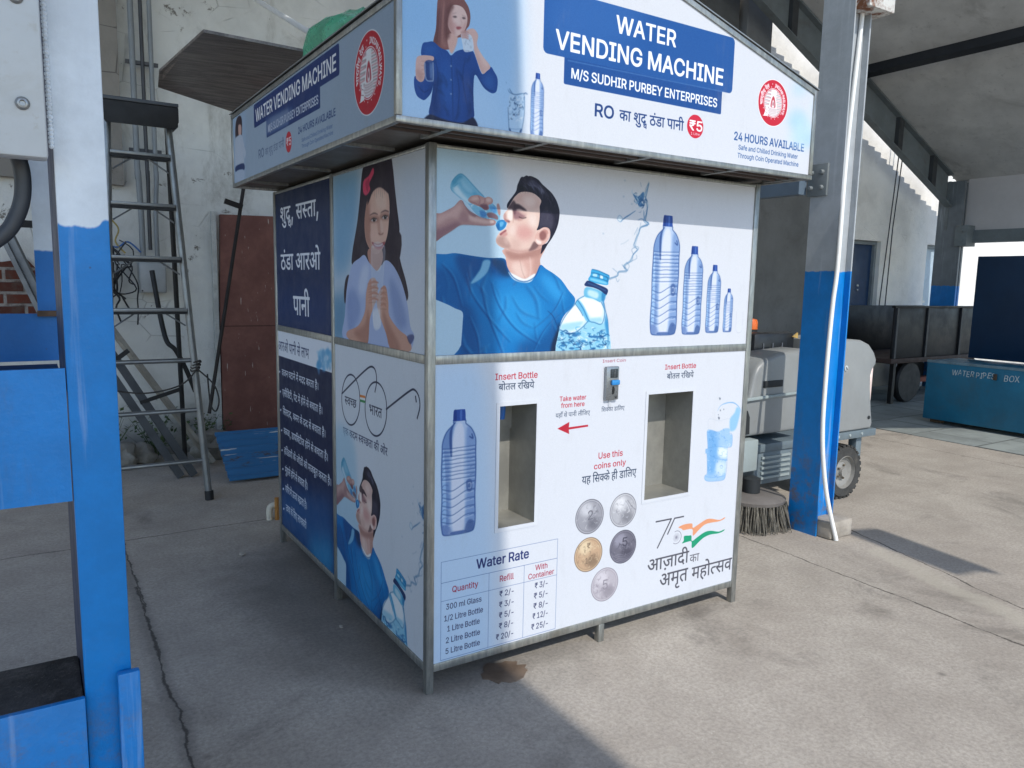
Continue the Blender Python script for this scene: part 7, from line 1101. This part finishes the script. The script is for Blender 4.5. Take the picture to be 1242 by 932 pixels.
# hand-painted letters: flat raised paint, cut from the glyph outlines
def letters(txt, y_a, y_b, z_, cap, jitter):
    x_ = 0; polys = []
    for k, ch in enumerate(txt):
        if ch == ' ': x_ += 180; continue
        a, rg = GLY[ch][0], [np.array(q, float).reshape(-1, 2) for q in GLY[ch][1]]; polys.append((x_, rg, k)); x_ += a+20
    cu = bpy.data.curves.new('lettering', 'CURVE'); cu.dimensions = '2D'; cu.fill_mode = 'BOTH'; cu.extrude = .0006; r = random.Random(len(txt))
    for x0, rg, k in polys:
        dy, sl_ = r.uniform(-.006, .006)*jitter, r.uniform(-.05, .18)*jitter
        for ring in rg:
            sp = cu.splines.new('POLY'); sp.points.add(len(ring)-1); sp.use_cyclic_u = True
            for p, (u, v) in zip(sp.points, ring): p.co = ((u+x0)/x_*(y_a-y_b)+sl_*v/509*cap, v/509*cap+dy, 0, 1)
    tmp = bpy.data.objects.new('lettering', cu); COL.objects.link(tmp); dg = bpy.context.evaluated_depsgraph_get(); me = bpy.data.meshes.new_from_object(tmp.evaluated_get(dg)); bpy.data.objects.remove(tmp)
    mt = Matrix(((0, 0, -1, XB-.0015), (-1, 0, 0, y_a), (0, 1, 0, z_), (0, 0, 0, 1))); me.transform(mt); me.materials.clear(); me.materials.append(M('chalky white paint', 'b9c4c8', .8, 0, .15, 30)); o_ = bpy.data.objects.new('lettering', me); COL.objects.link(o_); put_under(o_, bx); o_['label'] = 'hand painted white lettering '+txt
letters('WATER PIPES', 1.885, 1.475, .53, .055, 1); letters('BOX', 1.40, 1.255, .525, .06, 1)
CB = M('black cart paint', '090b10', .5, 0, .2, 3, .08, 30, '2b2320', .5, 3); ct = thing('hand_cart', 'black steel hand cart with rubber wheels parked in the shade by the wall', 'cart', (8.7, 3.2, 0))
MB().box(7.55, 9.75, 2.98, 3.0, .56, 1.16, .003).build('side_panel', CB, ct); MB().box(7.55, 9.75, 3.86, 3.88, .56, 1.16, .003).build('side_panel', CB, ct); MB().box(7.5, 9.8, 2.95, 3.9, .50, .559, .004).build('bed', M('rusty cart bed', '3a2a24', .7, 0, .2, 5), ct)
MB().box(7.53, 9.77, 2.965, 3.012, 1.16, 1.185, .003).build('top_rail', CB, ct); 
for x_ in (7.56, 8.22, 9.0, 9.7): MB().box(x_, x_+.035, 2.955, 2.979, .56, 1.159).build('upright', M('cart upright', '2a2d33', .5), ct, 0)
MB().box(7.65, 7.7, 3.0, 3.05, 0, .499).build('prop_leg', CB, ct, 0)
for x_ in (8.02, 9.45):
    for y_ in (3.05, 3.8):
        r_ = .255; o = MB().lathe([(r_*.7, -.05), (r_*.93, -.05), (r_, -.025), (r_, .025), (r_*.93, .05), (r_*.7, .05)], (x_, y_, r_), (0, -1, 0), 32).build('wheel', BLK, ct); MB().lathe([(r_*.71, -.03), (r_*.4, -.02), (r_*.15, -.04), (0, -.04)], (x_, y_, r_), (0, 1, 0), 24).build('rim', M('rust brown rim', '4a3228', .7), o)
MB().box(8.1, 9.4, 3.2, 3.3, .2, .26).box(8.2, 8.26, 3.2, 3.28, .26, .499).box(8.35, 8.39, 3.2, 3.28, .26, .499).build('axle', M('red oxide steel', '6b3426', .7, 0, .2), ct, 0)
tag(MB().box(7.15, 8.1, 3.78, 3.82, .12, .62, .004).build('board', M('weathered planks', '5e5450', .9, 0, .3, 7, .4, 20, '8a8078', .5, 5, (6, 1, .6))), 'weathered boards leaning low against the wall behind the cart', 'board')
# unseen plate on a wire, added and shaped to shade a floor strip
lp = thing('shadow_plate', 'unseen plate hung on a wire, added to cast a strip of shadow on the sunlit floor', 'shadow caster', (2.6, -3.8, 3.6)); zz_ = 3.6; oy = zz_/.95; ox = -.06*oy
g = MB(); g.prism([(2.79+ox, .31-oy), (3.02+ox, .23-oy), (2.93+ox, -.36-oy), (2.90+ox, -.44-oy), (2.84+ox, -.36-oy), (2.70+ox, -.34-oy)], 2, zz_, zz_+.06); g.build('shadow_cutout', STEEL, lp, 0)
MB().tube([(2.86+ox, -.03-oy, zz_+.06), (2.86+ox, -2.9, Zs(2.66)+.05)], .003, 6).build('wire', PIPE_D, lp)
